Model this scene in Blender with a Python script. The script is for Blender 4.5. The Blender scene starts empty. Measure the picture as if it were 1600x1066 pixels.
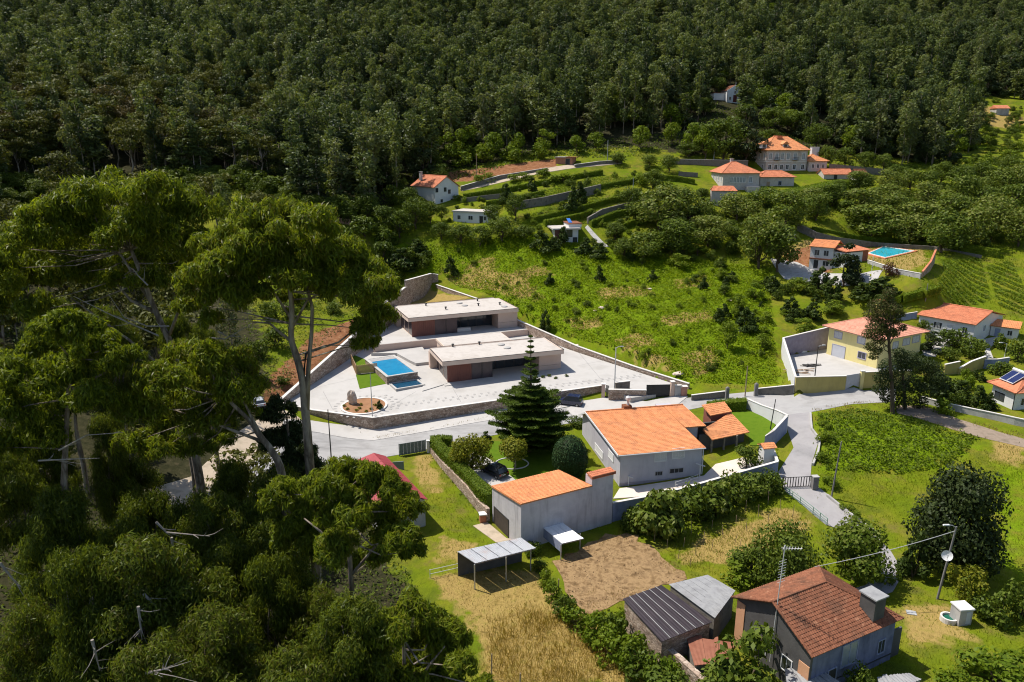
import bpy, bmesh, math, random
import numpy as np
from mathutils import Vector, Matrix
from mathutils.geometry import delaunay_2d_cdt

random.seed(7)
RNG = np.random.default_rng(11)
SC = bpy.context.scene
COL = SC.collection

# ------------------------------------------------------------------ camera
F_PX, CX, CY, PITCH, CAM_H = 1150.0, 800.0, 533.0, math.radians(15.3), 50.0
cam_data = bpy.data.cameras.new('camera')
cam_data.sensor_width = 36.0
cam_data.lens = 36.0 * F_PX / 1600.0
cam_data.clip_start = 0.5
cam_data.clip_end = 6000
cam = bpy.data.objects.new('camera', cam_data)
COL.objects.link(cam)
cam.location = (0, 0, CAM_H)
cam.rotation_euler = (math.pi / 2 - PITCH, 0, 0)
SC.camera = cam

# ------------------------------------------------------------------ light
SUN_EL = math.radians(59)
SUN_DIR = Vector((-0.90, 0.43, 0)).normalized() * math.cos(SUN_EL) + Vector((0, 0, math.sin(SUN_EL)))
world = bpy.data.worlds.new('World')
SC.world = world
world.use_nodes = True
wn = world.node_tree
bg = wn.nodes['Background']
sky_n = wn.nodes.new('ShaderNodeTexSky')
sky_n.sky_type = 'NISHITA'
sky_n.sun_disc = False
sky_n.sun_elevation = SUN_EL
sky_n.sun_rotation = math.atan2(SUN_DIR.x, SUN_DIR.y)
wn.links.new(sky_n.outputs[0], bg.inputs[0])
bg.inputs[1].default_value = 0.105
sun_d = bpy.data.lights.new('sun', 'SUN')
sun_d.energy = 4.5
sun_d.angle = math.radians(0.5)
sun_d.color = (1.0, 0.945, 0.86)
sun = bpy.data.objects.new('sun', sun_d)
COL.objects.link(sun)
sun.rotation_euler = SUN_DIR.to_track_quat('Z', 'Y').to_euler()
sun.location = (-60, 20, 120)
SC.view_settings.view_transform = 'Standard'
SC.view_settings.look = 'None'
SC.view_settings.gamma = 1.0
SC.view_settings.exposure = 0.5
SC.view_settings.use_curve_mapping = False
SC.cycles.max_bounces = 6
SC.cycles.diffuse_bounces = 3
SC.cycles.glossy_bounces = 2
SC.cycles.transmission_bounces = 3
SC.cycles.transparent_max_bounces = 4
SC.cycles.use_adaptive_sampling = True
SC.cycles.adaptive_threshold = 0.02
SC.cycles.pixel_filter_type = 'BLACKMAN_HARRIS'
SC.cycles.filter_width = 1.1

# ------------------------------------------------------------------ view geometry used to read places off the photograph
CT, ST = math.cos(PITCH), math.sin(PITCH)

def ray(px, py):
    u = (px - CX) / F_PX
    v = (py - CY) / F_PX
    return np.array([u, CT - v * ST, -ST - v * CT])

def at_depth(px, py, Y):
    d = ray(px, py)
    t = Y / d[1]
    return np.array([d[0] * t, Y, CAM_H + d[2] * t])

def at_z(px, py, z):
    d = ray(px, py)
    t = (z - CAM_H) / d[2]
    return np.array([d[0] * t, d[1] * t, z])

def project(p):
    x, y, z = p[0], p[1], p[2] - CAM_H
    dep = y * CT - z * ST
    return CX + F_PX * x / dep, CY - F_PX * (y * ST + z * CT) / dep

def z_for_row(xy, py):
    """height above the place xy that stands at picture row py"""
    d = ray(CX, py)
    return CAM_H + xy[1] * d[2] / d[1]

# ------------------------------------------------------------------ terrain
CZ = [  # px, py, z
 (700,1066,-.4),(1100,1066,0),(1600,1066,.8),(900,900,0),(1200,900,0),(1500,900,.5),(800,800,.2),(1000,760,.6),
 (1250,760,1.8),(1600,750,3.4),(1240,640,4.9),(1400,640,5.3),(1590,690,5.4),(700,690,1.1),(500,710,.9),(600,690,1.0),
 (760,665,1.5),(583,677,.8),(940,622,2.6),(1060,622,3.2),(1180,612,4.4),(1240,612,4.8),(1130,590,4.9),(1200,540,8.4),
 (1200,480,12.4),(1200,420,17.4),(1300,418,18.3),(1300,560,6.4),(1000,600,4.0),(1000,560,7.2),(1000,500,11.1),(1000,460,14.2),
 (1000,420,17.5),(800,400,20),(700,380,22),(900,378,22.6),(1420,680,5.1),(1550,700,4.8),(1500,800,1.2),(1600,900,.65),
 (1500,950,.5),(1350,700,4.3),(1320,800,.9),(1390,880,.2),(820,500,8.6),(720,450,11.6),(664,453,10.6),(640,474,10.2),(690,470,10.6),
 (620,440,12.5),(560,500,10),(500,540,7.6),(440,600,5.0),(385,670,4.0),(250,775,4.0),(1480,520,9.5),(1590,560,7.6),
 (1590,662,5.4),(1450,470,13.8),(700,598,2.8),(870,578,3.6),(640,555,4.2),(900,540,6.0),(500,640,2.6),(620,740,.7),
]
CYD = [  # px, py, forward distance
 (850,330,217),(1000,310,228),(690,320,236),(740,350,219),(885,258,262),(1170,268,262),(1262,266,264),(1090,297,243),
 (1100,340,218),(1390,393,200),(1250,330,225),(420,285,240),(540,350,212),(380,480,170),(0,300,215),(300,250,262),
 (800,215,300),(800,120,400),(800,20,560),(0,115,380),(0,15,540),(400,100,400),(400,20,550),(1137,160,330),(1400,210,330),
 (1550,195,350),(1600,110,480),(1600,10,680),(1200,80,430),(1200,10,600),(1550,262,275),(1550,340,226),(1550,400,197),
 (1550,470,168),(1450,310,240),(950,270,256),(1000,240,275),(600,240,290),
]
CW = [  # world points outside the picture, so that the land goes on there
 (-45,45,7),(-75,80,11),(-60,110,8),(-30,60,3),(-110,120,17),(-130,60,18),(0,20,-2),(60,20,1),(110,60,3),(130,110,7),(160,160,16),
 (-160,200,45),(-60,0,6),(60,-40,2),(0,-60,-3),(-260,0,40),(260,0,10),(-260,260,75),(260,260,40),(-420,420,120),(420,420,85),
 (-600,700,240),(0,760,215),(600,760,215),(0,1000,320),(-800,1000,330),(800,1000,300),(-500,100,90),(500,100,40),(0,-150,-6),
]
_cp = []
for px, py, z in CZ: _cp.append(at_z(px, py, z))
for px, py, Y in CYD: _cp.append(at_depth(px, py, Y))
for p in CW: _cp.append(np.array(p, float))
_cp = np.array(_cp)

def _tps(r2):
    return 0.5 * r2 * np.log(np.maximum(r2, 1e-9))
_S = 100.0
_P = _cp[:, :2] / _S
_K = _tps(((_P[:, None] - _P[None]) ** 2).sum(-1)) + np.eye(len(_P)) * 0.004
_Q = np.c_[np.ones(len(_P)), _P]
_A = np.block([[_K, _Q], [_Q.T, np.zeros((3, 3))]])
_W = np.linalg.solve(_A, np.r_[_cp[:, 2], 0, 0, 0])

def _hraw(x, y):
    q = np.c_[np.ravel(x), np.ravel(y)] / _S
    out = np.empty(len(q))
    for i in range(0, len(q), 20000):
        b = q[i:i + 20000]
        k = _tps(((b[:, None] - _P[None]) ** 2).sum(-1))
        out[i:i + 20000] = k @ _W[:len(_P)] + np.c_[np.ones(len(b)), b] @ _W[len(_P):]
    return out.reshape(np.shape(x))

def _grow(start, stop, step, k):
    out, s = [], step
    v = start
    while (v < stop) if step > 0 else (v > stop):
        s *= k
        v += s
        out.append(v)
    return out
GX = np.array(sorted(_grow(-105, -1000, -1.5, 1.07) + list(np.arange(-105, 135.1, 1.5)) + _grow(135, 1000, 1.5, 1.07)))
GY = np.array(sorted(_grow(39, -160, -1.5, 1.09) + list(np.arange(39, 272, 1.5)) + _grow(271.5, 1050, 1.5, 1.045)))
_gx, _gy = np.meshgrid(GX, GY)
GZ = _hraw(_gx, _gy)

def in_poly(x, y, poly):
    x, y = np.asarray(x, float), np.asarray(y, float)
    ins = np.zeros(x.shape, bool)
    n = len(poly)
    for i in range(n):
        x0, y0 = poly[i][0], poly[i][1]
        x1, y1 = poly[(i + 1) % n][0], poly[(i + 1) % n][1]
        c = ((y0 > y) != (y1 > y)) & (x < (x1 - x0) * (y - y0) / ((y1 - y0) or 1e-9) + x0)
        ins ^= c
    return ins

def dist_poly(x, y, poly, closed=True):
    x, y = np.asarray(x, float), np.asarray(y, float)
    best = np.full(x.shape, 1e9)
    n = len(poly)
    for i in range(n if closed else n - 1):
        ax, ay = poly[i][0], poly[i][1]
        bx, by = poly[(i + 1) % n][0], poly[(i + 1) % n][1]
        dx, dy = bx - ax, by - ay
        t = np.clip(((x - ax) * dx + (y - ay) * dy) / (dx * dx + dy * dy + 1e-9), 0, 1)
        best = np.minimum(best, np.hypot(x - ax - t * dx, y - ay - t * dy))
    return best

def H(x, y):
    """height of the ground sheet at x, y (scalars or arrays)"""
    xs, ys = np.asarray(x, float), np.asarray(y, float)
    i = np.clip(np.searchsorted(GX, xs) - 1, 0, len(GX) - 2)
    j = np.clip(np.searchsorted(GY, ys) - 1, 0, len(GY) - 2)
    tx = np.clip((xs - GX[i]) / (GX[i + 1] - GX[i]), 0, 1)
    ty = np.clip((ys - GY[j]) / (GY[j + 1] - GY[j]), 0, 1)
    z = (GZ[j, i] * (1 - tx) + GZ[j, i + 1] * tx) * (1 - ty) + (GZ[j + 1, i] * (1 - tx) + GZ[j + 1, i + 1] * tx) * ty
    return float(z) if np.ndim(x) == 0 else z

def G(px, py, near=30.0):
    """where the line of sight through a place in the photograph meets the ground"""
    d = ray(px, py)
    t = np.arange(near, 900, 0.5) / d[1]
    zz = H(d[0] * t, d[1] * t) - (CAM_H + d[2] * t)
    k = np.argmax(zz >= 0)
    if zz[k] < 0: k = len(t) - 1
    if k == 0: k = 1
    a, b = zz[k - 1], zz[k]
    tt = t[k - 1] + (t[k] - t[k - 1]) * (-a / (b - a) if b != a else 0)
    x, y = d[0] * tt, d[1] * tt
    return np.array([x, y, H(x, y)])

def yard_z(y):
    return 3.6 + 0.055 * (y - 130)

def GYARD(px, py):
    d = ray(px, py)
    # z = 50 + d2*t = 3.6+.055*(d1*t-130)
    t = (CAM_H - 3.6 + 0.055 * 130) / (0.055 * d[1] - d[2])
    return np.array([d[0] * t, d[1] * t, CAM_H + d[2] * t])

YARD_PX = [(440,634),(490,641),(583,653),(760,628),(940,604),(985,622),(1046,614),(1072,606),(900,550)]
YARD = [tuple(GYARD(*p)[:2]) for p in YARD_PX] + [(-7.2,181.0),(-26.8,181.0)]
YARD_PLANE_POLY = YARD
_m = in_poly(_gx, _gy, YARD) | (dist_poly(_gx, _gy, YARD) < 1.75)
GZ = np.where(_m, np.minimum(GZ, 3.6 + 0.055 * (_gy - 130) - 0.35), GZ)
# the pool terrace on the slope is level
_pz = float(at_depth(1392, 396, 199.0)[2])
_pp = [at_z(*q, _pz)[:2] for q in ((1345,412),(1352,390),(1381,382),(1455,387),(1450,412),(1437,432),(1400,424))]
_pd = np.where(in_poly(_gx, _gy, _pp), 0, dist_poly(_gx, _gy, _pp))
_pk = np.clip(1 - _pd/11, 0, 1); _pk = _pk*_pk*(3-2*_pk)
GZ = GZ*(1-_pk) + (_pz-.05)*_pk
# the yard of the yellow house is level too
YELLOW_Z = 6.5
YELLOW = [tuple(at_z(*q, YELLOW_Z)[:2]) for q in ((1222,557),(1291,545.5),(1330,547),(1400,552),(1425,575),(1392,598),(1342,597),(1322,600),(1243,603))]
_yd = np.where(in_poly(_gx, _gy, YELLOW), 0, dist_poly(_gx, _gy, YELLOW))
GZ = np.where(_yd < .6, YELLOW_Z - .15, GZ)
_mf = np.clip((_gy - 275) / 60, 0, 1)
GZ = GZ + _mf * (np.sin(_gx * .11 + 1.3 * np.sin(_gy * .05)) * np.sin(_gy * .09 + 2) * 1.6)

# ------------------------------------------------------------------ mesh helpers
class MB:
    def __init__(s):
        s.v, s.f, s.m = [], [], []
    def add(s, vs, fs, mi=0):
        o = len(s.v)
        s.v.extend([tuple(map(float, q)) for q in vs])
        for f in fs:
            s.f.append([o + i for i in f]); s.m.append(mi)
    def quad(s, a, b, c, d, mi=0): s.add([a, b, c, d], [(0, 1, 2, 3)], mi)
    def tri(s, a, b, c, mi=0): s.add([a, b, c], [(0, 1, 2)], mi)
    def hexa(s, p, mi=0):
        """p: four bottom then four top points, counter-clockwise"""
        s.add(p, [(3,2,1,0),(4,5,6,7),(0,1,5,4),(1,2,6,5),(2,3,7,6),(3,0,4,7)], mi)
    def box(s, fr, a0, a1, b0, b1, c0, c1, mi=0):
        s.hexa([fr(a0,b0,c0),fr(a1,b0,c0),fr(a1,b1,c0),fr(a0,b1,c0),fr(a0,b0,c1),fr(a1,b0,c1),fr(a1,b1,c1),fr(a0,b1,c1)], mi)
    def prism(s, poly, z0, z1, mi=0):
        """poly: xy list; z0, z1: numbers or lists"""
        n = len(poly)
        a = sum(poly[i][0]*poly[(i+1)%n][1]-poly[(i+1)%n][0]*poly[i][1] for i in range(n))
        idx = list(range(n)) if a > 0 else list(range(n))[::-1]
        P = [poly[i] for i in idx]
        za = [z0[i] for i in idx] if hasattr(z0, '__len__') else [z0]*n
        zb = [z1[i] for i in idx] if hasattr(z1, '__len__') else [z1]*n
        vs = [(p[0],p[1],z) for p, z in zip(P, za)] + [(p[0],p[1],z) for p, z in zip(P, zb)]
        fs = [tuple(range(n))[::-1], tuple(range(n, 2*n))] + [(i,(i+1)%n,n+(i+1)%n,n+i) for i in range(n)]
        s.add(vs, fs, mi)
    def tube(s, path, r, n=6, mi=0, cap=True):
        path = [Vector(map(float, p)) for p in path]
        rs = r if hasattr(r, '__len__') else [r]*len(path)
        vs, fs = [], []
        for i, p in enumerate(path):
            t = (path[min(i+1,len(path)-1)] - path[max(i-1,0)])
            if t.length < 1e-9: t = Vector((0,0,1))
            t.normalize()
            ref = Vector((0,0,1)) if abs(t.z) < .95 else Vector((1,0,0))
            e1 = t.cross(ref).normalized(); e2 = t.cross(e1)
            for k in range(n):
                a = 2*math.pi*k/n
                vs.append(p + (e1*math.cos(a) + e2*math.sin(a))*rs[i])
        for i in range(len(path)-1):
            for k in range(n):
                fs.append((i*n+k, (i+1)*n+k, (i+1)*n+(k+1)%n, i*n+(k+1)%n))
        if cap:
            fs.append(tuple(range(n))); fs.append(tuple(range((len(path)-1)*n, len(path)*n))[::-1])
        s.add(vs, fs, mi)
    def lathe(s, c, prof, n=16, mi=0):
        vs = [(c[0]+r*math.cos(2*math.pi*k/n), c[1]+r*math.sin(2*math.pi*k/n), c[2]+z) for r, z in prof for k in range(n)]
        fs = [(i*n+k, i*n+(k+1)%n, (i+1)*n+(k+1)%n, (i+1)*n+k) for i in range(len(prof)-1) for k in range(n)]
        fs += [tuple(range(n))[::-1], tuple(range((len(prof)-1)*n, len(prof)*n))]
        s.add(vs, fs, mi)
    def build(s, name, mat, parent=None, smooth=False, origin=None, group=None, kind=None):
        me = bpy.data.meshes.new(name)
        base = Vector((0,0,0))
        q = parent
        while q is not None:
            base = base + q.location; q = q.parent
        vs = np.array(s.v) if s.v else np.zeros((0,3))
        if parent is None and origin is None and len(vs):
            origin = ((vs[:,0].min()+vs[:,0].max())/2, (vs[:,1].min()+vs[:,1].max())/2, vs[:,2].min())
        if parent is None:
            loc = Vector(origin) if origin is not None else Vector((0,0,0))
            vs = vs - np.array(loc)
        else:
            loc = Vector((0,0,0)); vs = vs - np.array(base)
        me.from_pydata(vs.tolist(), [], s.f)
        mats = mat if isinstance(mat, (list, tuple)) else [mat]
        for m_ in mats: me.materials.append(m_)
        if len(mats) > 1: me.polygons.foreach_set('material_index', s.m)
        if smooth: me.polygons.foreach_set('use_smooth', [True]*len(me.polygons))
        me.update()
        o = bpy.data.objects.new(name, me)
        COL.objects.link(o)
        o.location = loc
        if parent is not None: o.parent = parent
        if kind: o['kind'] = kind
        return o

def mesh_np(name, verts, quads, mats, smooth=False, mi=None, loc=(0,0,0)):
    """a mesh from numpy arrays; quads: (n,4) or (n,3)"""
    me = bpy.data.meshes.new(name)
    verts = np.asarray(verts, np.float32); quads = np.asarray(quads, np.int32)
    k = quads.shape[1]
    me.vertices.add(len(verts)); me.vertices.foreach_set('co', verts.ravel())
    me.loops.add(quads.size); me.loops.foreach_set('vertex_index', quads.ravel())
    me.polygons.add(len(quads)); me.polygons.foreach_set('loop_start', np.arange(0, quads.size, k, dtype=np.int32))
    for m_ in (mats if isinstance(mats, (list, tuple)) else [mats]): me.materials.append(m_)
    if mi is not None: me.polygons.foreach_set('material_index', np.asarray(mi, np.int32))
    if smooth: me.polygons.foreach_set('use_smooth', np.ones(len(quads), bool))
    me.update(calc_edges=True)
    return me

def tag(o, label=None, cat=None, group=None, kind=None):
    if label: o['label'] = label
    if cat: o['category'] = cat
    if group: o['group'] = group
    if kind: o['kind'] = kind
    return o

def empty(name, loc, label, cat, group=None):
    o = bpy.data.objects.new(name, None)
    COL.objects.link(o)
    o.location = tuple(map(float, loc)); o.empty_display_size = 0.3
    return tag(o, label, cat, group)

class Frame:
    """a building's own axes: a along its front, b away from the viewer, c up"""
    def __init__(s, o, u):
        s.o = np.array(o, float)
        u = np.array([u[0], u[1]], float); u /= np.hypot(*u)
        s.u = np.array([u[0], u[1], 0]); s.v = np.array([-u[1], u[0], 0])
    def __call__(s, a, b, c):
        return s.o + s.u*a + s.v*b + np.array([0,0,c])
    def inv(s, p):
        d = np.array([p[0]-s.o[0], p[1]-s.o[1], 0])
        return float(d @ s.u), float(d @ s.v)

def frame_px(A, B, g=G):
    a, b = g(*A), g(*B)
    f = Frame(a, b - a)
    f.L = float(np.hypot(b[0]-a[0], b[1]-a[1]))
    return f

def on_line(fr, b, c, px):
    """the a coordinate on the front line at depth b, height c that stands at picture column px"""
    k = (px - CX) / F_PX
    # x = k*dep ; dep = y*CT-(z-50)*ST
    p = fr(0, b, c)
    X0, Y0, Z0 = p
    dep0 = Y0*CT - (Z0-CAM_H)*ST
    return float((k*dep0 - X0) / (fr.u[0] - k*fr.u[1]*CT))

def on_side(fr, a, c, px):
    k = (px - CX) / F_PX
    X0, Y0, Z0 = fr(a, 0, c)
    dep0 = Y0*CT - (Z0-CAM_H)*ST
    return float((k*dep0 - X0) / (fr.v[0] - k*fr.v[1]*CT))

# ------------------------------------------------------------------ materials
MATS = {}
def _ramp(nt, fac, cols):
    r = nt.nodes.new('ShaderNodeValToRGB')
    el = r.color_ramp.elements
    while len(el) > 1: el.remove(el[-1])
    el[0].position = cols[0][0]; el[0].color = (*cols[0][1], 1)
    for p, c in cols[1:]:
        e = el.new(p); e.color = (*c, 1)
    nt.links.new(fac, r.inputs[0])
    return r.outputs[0]

def _noise(nt, vec, scale, detail=5, rough=.55, dist=0):
    n = nt.nodes.new('ShaderNodeTexNoise')
    n.inputs['Scale'].default_value = scale; n.inputs['Detail'].default_value = detail
    n.inputs['Roughness'].default_value = rough; n.inputs['Distortion'].default_value = dist
    if vec is not None: nt.links.new(vec, n.inputs['Vector'])
    return n.outputs['Fac']

def _mapv(nt, sc=(1,1,1), src='Object', rot=(0,0,0)):
    t = nt.nodes.new('ShaderNodeTexCoord'); m = nt.nodes.new('ShaderNodeMapping')
    m.inputs['Scale'].default_value = sc; m.inputs['Rotation'].default_value = rot
    nt.links.new(t.outputs[src], m.inputs[0])
    return m.outputs[0]

def _mix(nt, f, a, b, mode='MIX'):
    m = nt.nodes.new('ShaderNodeMix'); m.data_type = 'RGBA'; m.blend_type = mode
    for s, val in ((0, f), (6, a), (7, b)):
        if hasattr(val, 'is_output') or isinstance(val, bpy.types.NodeSocket): nt.links.new(val, m.inputs[s])
        elif s == 0: m.inputs[0].default_value = val
        else: m.inputs[s].default_value = (*val, 1)
    return m.outputs[2]

def _math(nt, op, a, b=None, clamp=False):
    m = nt.nodes.new('ShaderNodeMath'); m.operation = op; m.use_clamp = clamp
    for i, val in enumerate((a, b)):
        if val is None: continue
        if isinstance(val, bpy.types.NodeSocket): nt.links.new(val, m.inputs[i])
        else: m.inputs[i].default_value = val
    return m.outputs[0]

def mat(name, cols, scale=2.0, rough=.8, bump=0, bscale=8, spec=.3, metal=0, stretch=(1,1,1), detail=6, stain=None, coat=0, cell=None):
    """cols: list of colours spread over a noise; stain: (colour, scale xyz, amount) for wear with a shape of its own"""
    m = bpy.data.materials.new(name); m.use_nodes = True
    nt = m.node_tree; b = nt.nodes['Principled BSDF']
    v = _mapv(nt, stretch)
    if len(cols) == 1: cols = [cols[0], tuple(c*.88 for c in cols[0])]
    n = _noise(nt, v, scale, detail)
    k = len(cols)
    col = _ramp(nt, n, [(.3 + .4*i/(k-1), c) for i, c in enumerate(cols)])
    if stain:
        n2 = _noise(nt, _mapv(nt, stain[1]), 1.0, 7, .65)
        f = _ramp(nt, n2, [(.5, (0,0,0)), (.72, (stain[2],)*3)])
        col = _mix(nt, f, col, stain[0])
    if cell:
        w = nt.nodes.new('ShaderNodeTexVoronoi'); w.inputs['Scale'].default_value = cell; nt.links.new(v, w.inputs['Vector'])
        sp = nt.nodes.new('ShaderNodeSeparateColor'); nt.links.new(w.outputs['Color'], sp.inputs[0])
        col = _mix(nt, 1.0, col, _ramp(nt, sp.outputs[0], [(0,(.80,.78,.78)),(.3,(.93,.93,.93)),(.8,(1.02,1.02,1.02)),(1,(1.07,1.09,1.12))]), 'MULTIPLY')
    nt.links.new(col, b.inputs['Base Color'])
    b.inputs['Roughness'].default_value = rough
    b.inputs['Specular IOR Level'].default_value = spec
    b.inputs['Metallic'].default_value = metal
    b.inputs['Coat Weight'].default_value = coat
    if bump:
        bn = nt.nodes.new('ShaderNodeBump'); bn.inputs['Strength'].default_value = bump; bn.inputs['Distance'].default_value = .05
        nt.links.new(_noise(nt, v, bscale, 4), bn.inputs['Height'])
        nt.links.new(bn.outputs[0], b.inputs['Normal'])
    MATS[name] = m
    return m

def leaf_mat(name, cols, transl=.35, rough=.55, objvar=.25):
    m = bpy.data.materials.new(name); m.use_nodes = True
    nt = m.node_tree; b = nt.nodes['Principled BSDF']; out = nt.nodes['Material Output']
    g = nt.nodes.new('ShaderNodeNewGeometry')
    oi = nt.nodes.new('ShaderNodeObjectInfo')
    k = len(cols)
    f = _math(nt, 'ADD', _math(nt, 'MULTIPLY', g.outputs['Random Per Island'], 1-objvar), _math(nt, 'MULTIPLY', oi.outputs['Random'], objvar))
    col = _ramp(nt, f, [((i+.5)/k, c) for i, c in enumerate(cols)])
    nt.links.new(col, b.inputs['Base Color'])
    b.inputs['Roughness'].default_value = rough
    b.inputs['Specular IOR Level'].default_value = .12
    tr = nt.nodes.new('ShaderNodeBsdfTranslucent')
    nt.links.new(_mix(nt, 1.0, col, (1.15, 1.1, .5), 'MULTIPLY'), tr.inputs[0])
    mx = nt.nodes.new('ShaderNodeMixShader'); mx.inputs[0].default_value = transl
    nt.links.new(b.outputs[0], mx.inputs[1]); nt.links.new(tr.outputs[0], mx.inputs[2])
    nt.links.new(mx.outputs[0], out.inputs[0])
    MATS[name] = m
    return m

M_asphalt = mat('asphalt', [(.27,.26,.25),(.34,.33,.32),(.305,.295,.285)], .35, .9, .25, 6, .2, stain=((.18,.175,.17),(.06,.35,.35),.8))
M_asphalt2 = mat('asphalt_lane', [(.27,.255,.255),(.34,.325,.32)], .5, .9, .25, 6, .2, stain=((.17,.165,.165),(.25,.25,.25),.8))
M_paving = mat('pale_paving', [(.375,.355,.33),(.44,.42,.395),(.41,.39,.365)], .25, .85, .1, 4, .2, stain=((.35,.335,.315),(.12,.12,.12),.8))
M_sand = mat('sandy_track', [(.36,.29,.22),(.44,.36,.27),(.30,.25,.18)], .5, .95, .3, 5, .1)
M_track = mat('shaded_earth_track', [(.20,.155,.115),(.27,.21,.16),(.16,.13,.09)], .6, .95, .4, 5, .1)  # earth colour darkened to carry the shadow lying along the track
M_concrete = mat('concrete', [(.32,.31,.295),(.41,.395,.375),(.36,.35,.335)], .6, .9, .2, 6, .2, stain=((.22,.21,.20),(.7,.7,.35),.7))
M_white = mat('white_paint', [(.58,.575,.57),(.64,.635,.625)], .7, .7, .05, 8, .3, stain=((.55,.53,.5),(1.2,1.2,.25),.4))
M_greywall = mat('grey_render', [(.40,.385,.42),(.46,.445,.475)], .5, .85, .1, 8, .2, stain=((.30,.29,.31),(1.0,1.0,.2),.5))
M_barnwall = mat('stained_render', [(.44,.42,.45),(.51,.49,.51),(.40,.38,.405)], .45, .9, .15, 6, .2, stain=((.24,.225,.235),(1.2,1.2,.14),.6))
M_beige = mat('beige_render', [(.54,.40,.32),(.59,.45,.37)], .5, .85, .06, 10, .2)
M_fascia = mat('pale_fascia', [(.60,.47,.385),(.64,.51,.42)], .5, .8, .04, 10, .2)
M_gravelroof = mat('roof_membrane', [(.41,.37,.33),(.48,.44,.40),(.445,.405,.365)], .8, .9, .15, 12, .2, stain=((.34,.30,.26),(.3,.3,.3),.6))
M_darktrim = mat('dark_metal_trim', [(.03,.03,.032),(.05,.05,.052)], 3, .5, 0, 8, .4)
M_clad = mat('red_brown_cladding', [(.15,.055,.042),(.19,.075,.055),(.12,.045,.037)], 1.2, .6, .1, 20, .3, stretch=(1,1,.2))
M_glass = mat('dark_glass', [(.03,.036,.042),(.045,.05,.06)], .5, .08, 0, 8, .5)
M_glassv = mat('brown_glass', [(.06,.045,.05),(.085,.066,.07)], .5, .25, 0, 8, .3)
M_glassl = mat('grey_glass', [(.20,.23,.25),(.26,.29,.31)], .6, .12, 0, 8, .5)
M_stone = mat('stone_wall', [(.30,.22,.165),(.50,.40,.32),(.38,.28,.215),(.56,.47,.39)], 2.2, .92, .8, 4, .15, stain=((.20,.125,.085),(.4,.4,.9),.8))
def stone_mat(name, cols, cell=2.2, joint=(.16,.12,.09), bump=.9):
    m = bpy.data.materials.new(name); m.use_nodes = True
    nt = m.node_tree; b = nt.nodes['Principled BSDF']
    v = _mapv(nt, (1,1,1.6))
    w = nt.nodes.new('ShaderNodeTexVoronoi'); w.feature = 'F1'; w.inputs['Scale'].default_value = cell; nt.links.new(v, w.inputs['Vector'])
    e = nt.nodes.new('ShaderNodeTexVoronoi'); e.feature = 'DISTANCE_TO_EDGE'; e.inputs['Scale'].default_value = cell; nt.links.new(v, e.inputs['Vector'])
    sp = nt.nodes.new('ShaderNodeSeparateColor'); nt.links.new(w.outputs['Color'], sp.inputs[0])
    k = len(cols); col = _ramp(nt, sp.outputs[0], [((i+.5)/k, c) for i, c in enumerate(cols)])
    col = _mix(nt, _ramp(nt, e.outputs['Distance'], [(.02,(.8,)*3),(.09,(0,0,0))]), col, joint)
    st = _ramp(nt, _noise(nt, _mapv(nt, (.35,.35,.9)), 1.0, 7, .65), [(.48,(0,0,0)),(.7,(.75,)*3)])
    col = _mix(nt, st, col, tuple(c*.45 for c in cols[0]))
    nt.links.new(col, b.inputs['Base Color']); b.inputs['Roughness'].default_value = .93; b.inputs['Specular IOR Level'].default_value = .12
    bn = nt.nodes.new('ShaderNodeBump'); bn.inputs['Strength'].default_value = bump; bn.inputs['Distance'].default_value = .06
    nt.links.new(e.outputs['Distance'], bn.inputs['Height']); nt.links.new(bn.outputs[0], b.inputs['Normal'])
    MATS[name] = m
    return m
M_stone = stone_mat('coursed_stone', [(.30,.215,.16),(.44,.34,.27),(.36,.27,.21),(.52,.42,.34)])
M_stonedark = mat('old_stone_wall', [(.105,.095,.08),(.19,.17,.145),(.145,.13,.11)], 1.2, .95, .7, 3, .1, stain=((.12,.11,.09),(.4,.4,.4),.8))
M_cap = mat('stone_coping', [(.55,.52,.48),(.62,.59,.55)], 1.5, .85, .1, 8, .2)
M_orange = mat('orange_tile', [(.56,.215,.085),(.63,.26,.11),(.595,.235,.095)], .7, .8, .1, 9, .2, stain=((.40,.165,.085),(.5,.5,.5),.75), cell=2.6)
M_orange2 = mat('terracotta_tile', [(.50,.17,.085),(.57,.215,.11)], .6, .8, .1, 9, .2, stain=((.34,.13,.075),(.5,.5,.5),.75), cell=2.6)
M_pinktile = mat('salmon_tile', [(.58,.26,.175),(.64,.31,.21)], .6, .8, .1, 9, .2, cell=2.6)
M_oldtile = mat('weathered_tile', [(.13,.052,.030),(.25,.102,.056),(.19,.075,.042),(.33,.16,.092)], 1.6, .9, .3, 6, .15, stain=((.07,.045,.032),(.5,.5,.5),.85), cell=3.2)
M_yellow = mat('yellow_render', [(.70,.60,.26),(.74,.64,.30)], .4, .85, .05, 8, .2, stain=((.6,.5,.24),(1,1,.3),.4))
M_olive = mat('ochre_render', [(.40,.33,.115),(.46,.38,.14)], .5, .9, .1, 6, .2, stain=((.28,.24,.10),(1,1,.3),.6))
M_redmetal = mat('red_sheet_roof', [(.29,.042,.05),(.35,.06,.066)], .6, .6, 0, 8, .3)
M_zinc = mat('zinc_sheet', [(.27,.28,.30),(.35,.36,.38),(.31,.32,.34)], .8, .55, .05, 5, .3, metal=.1, stain=((.30,.19,.15),(.5,.5,.5),.6))
M_whitesheet = mat('white_sheet_roof', [(.70,.70,.69),(.76,.76,.75)], .8, .6, 0, 5, .3)
M_fibre = mat('fibre_cement', [(.21,.21,.215),(.29,.29,.29),(.24,.24,.25)], .8, .95, .2, 9, .1, stain=((.18,.17,.16),(.4,.4,.4),.7))
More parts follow.
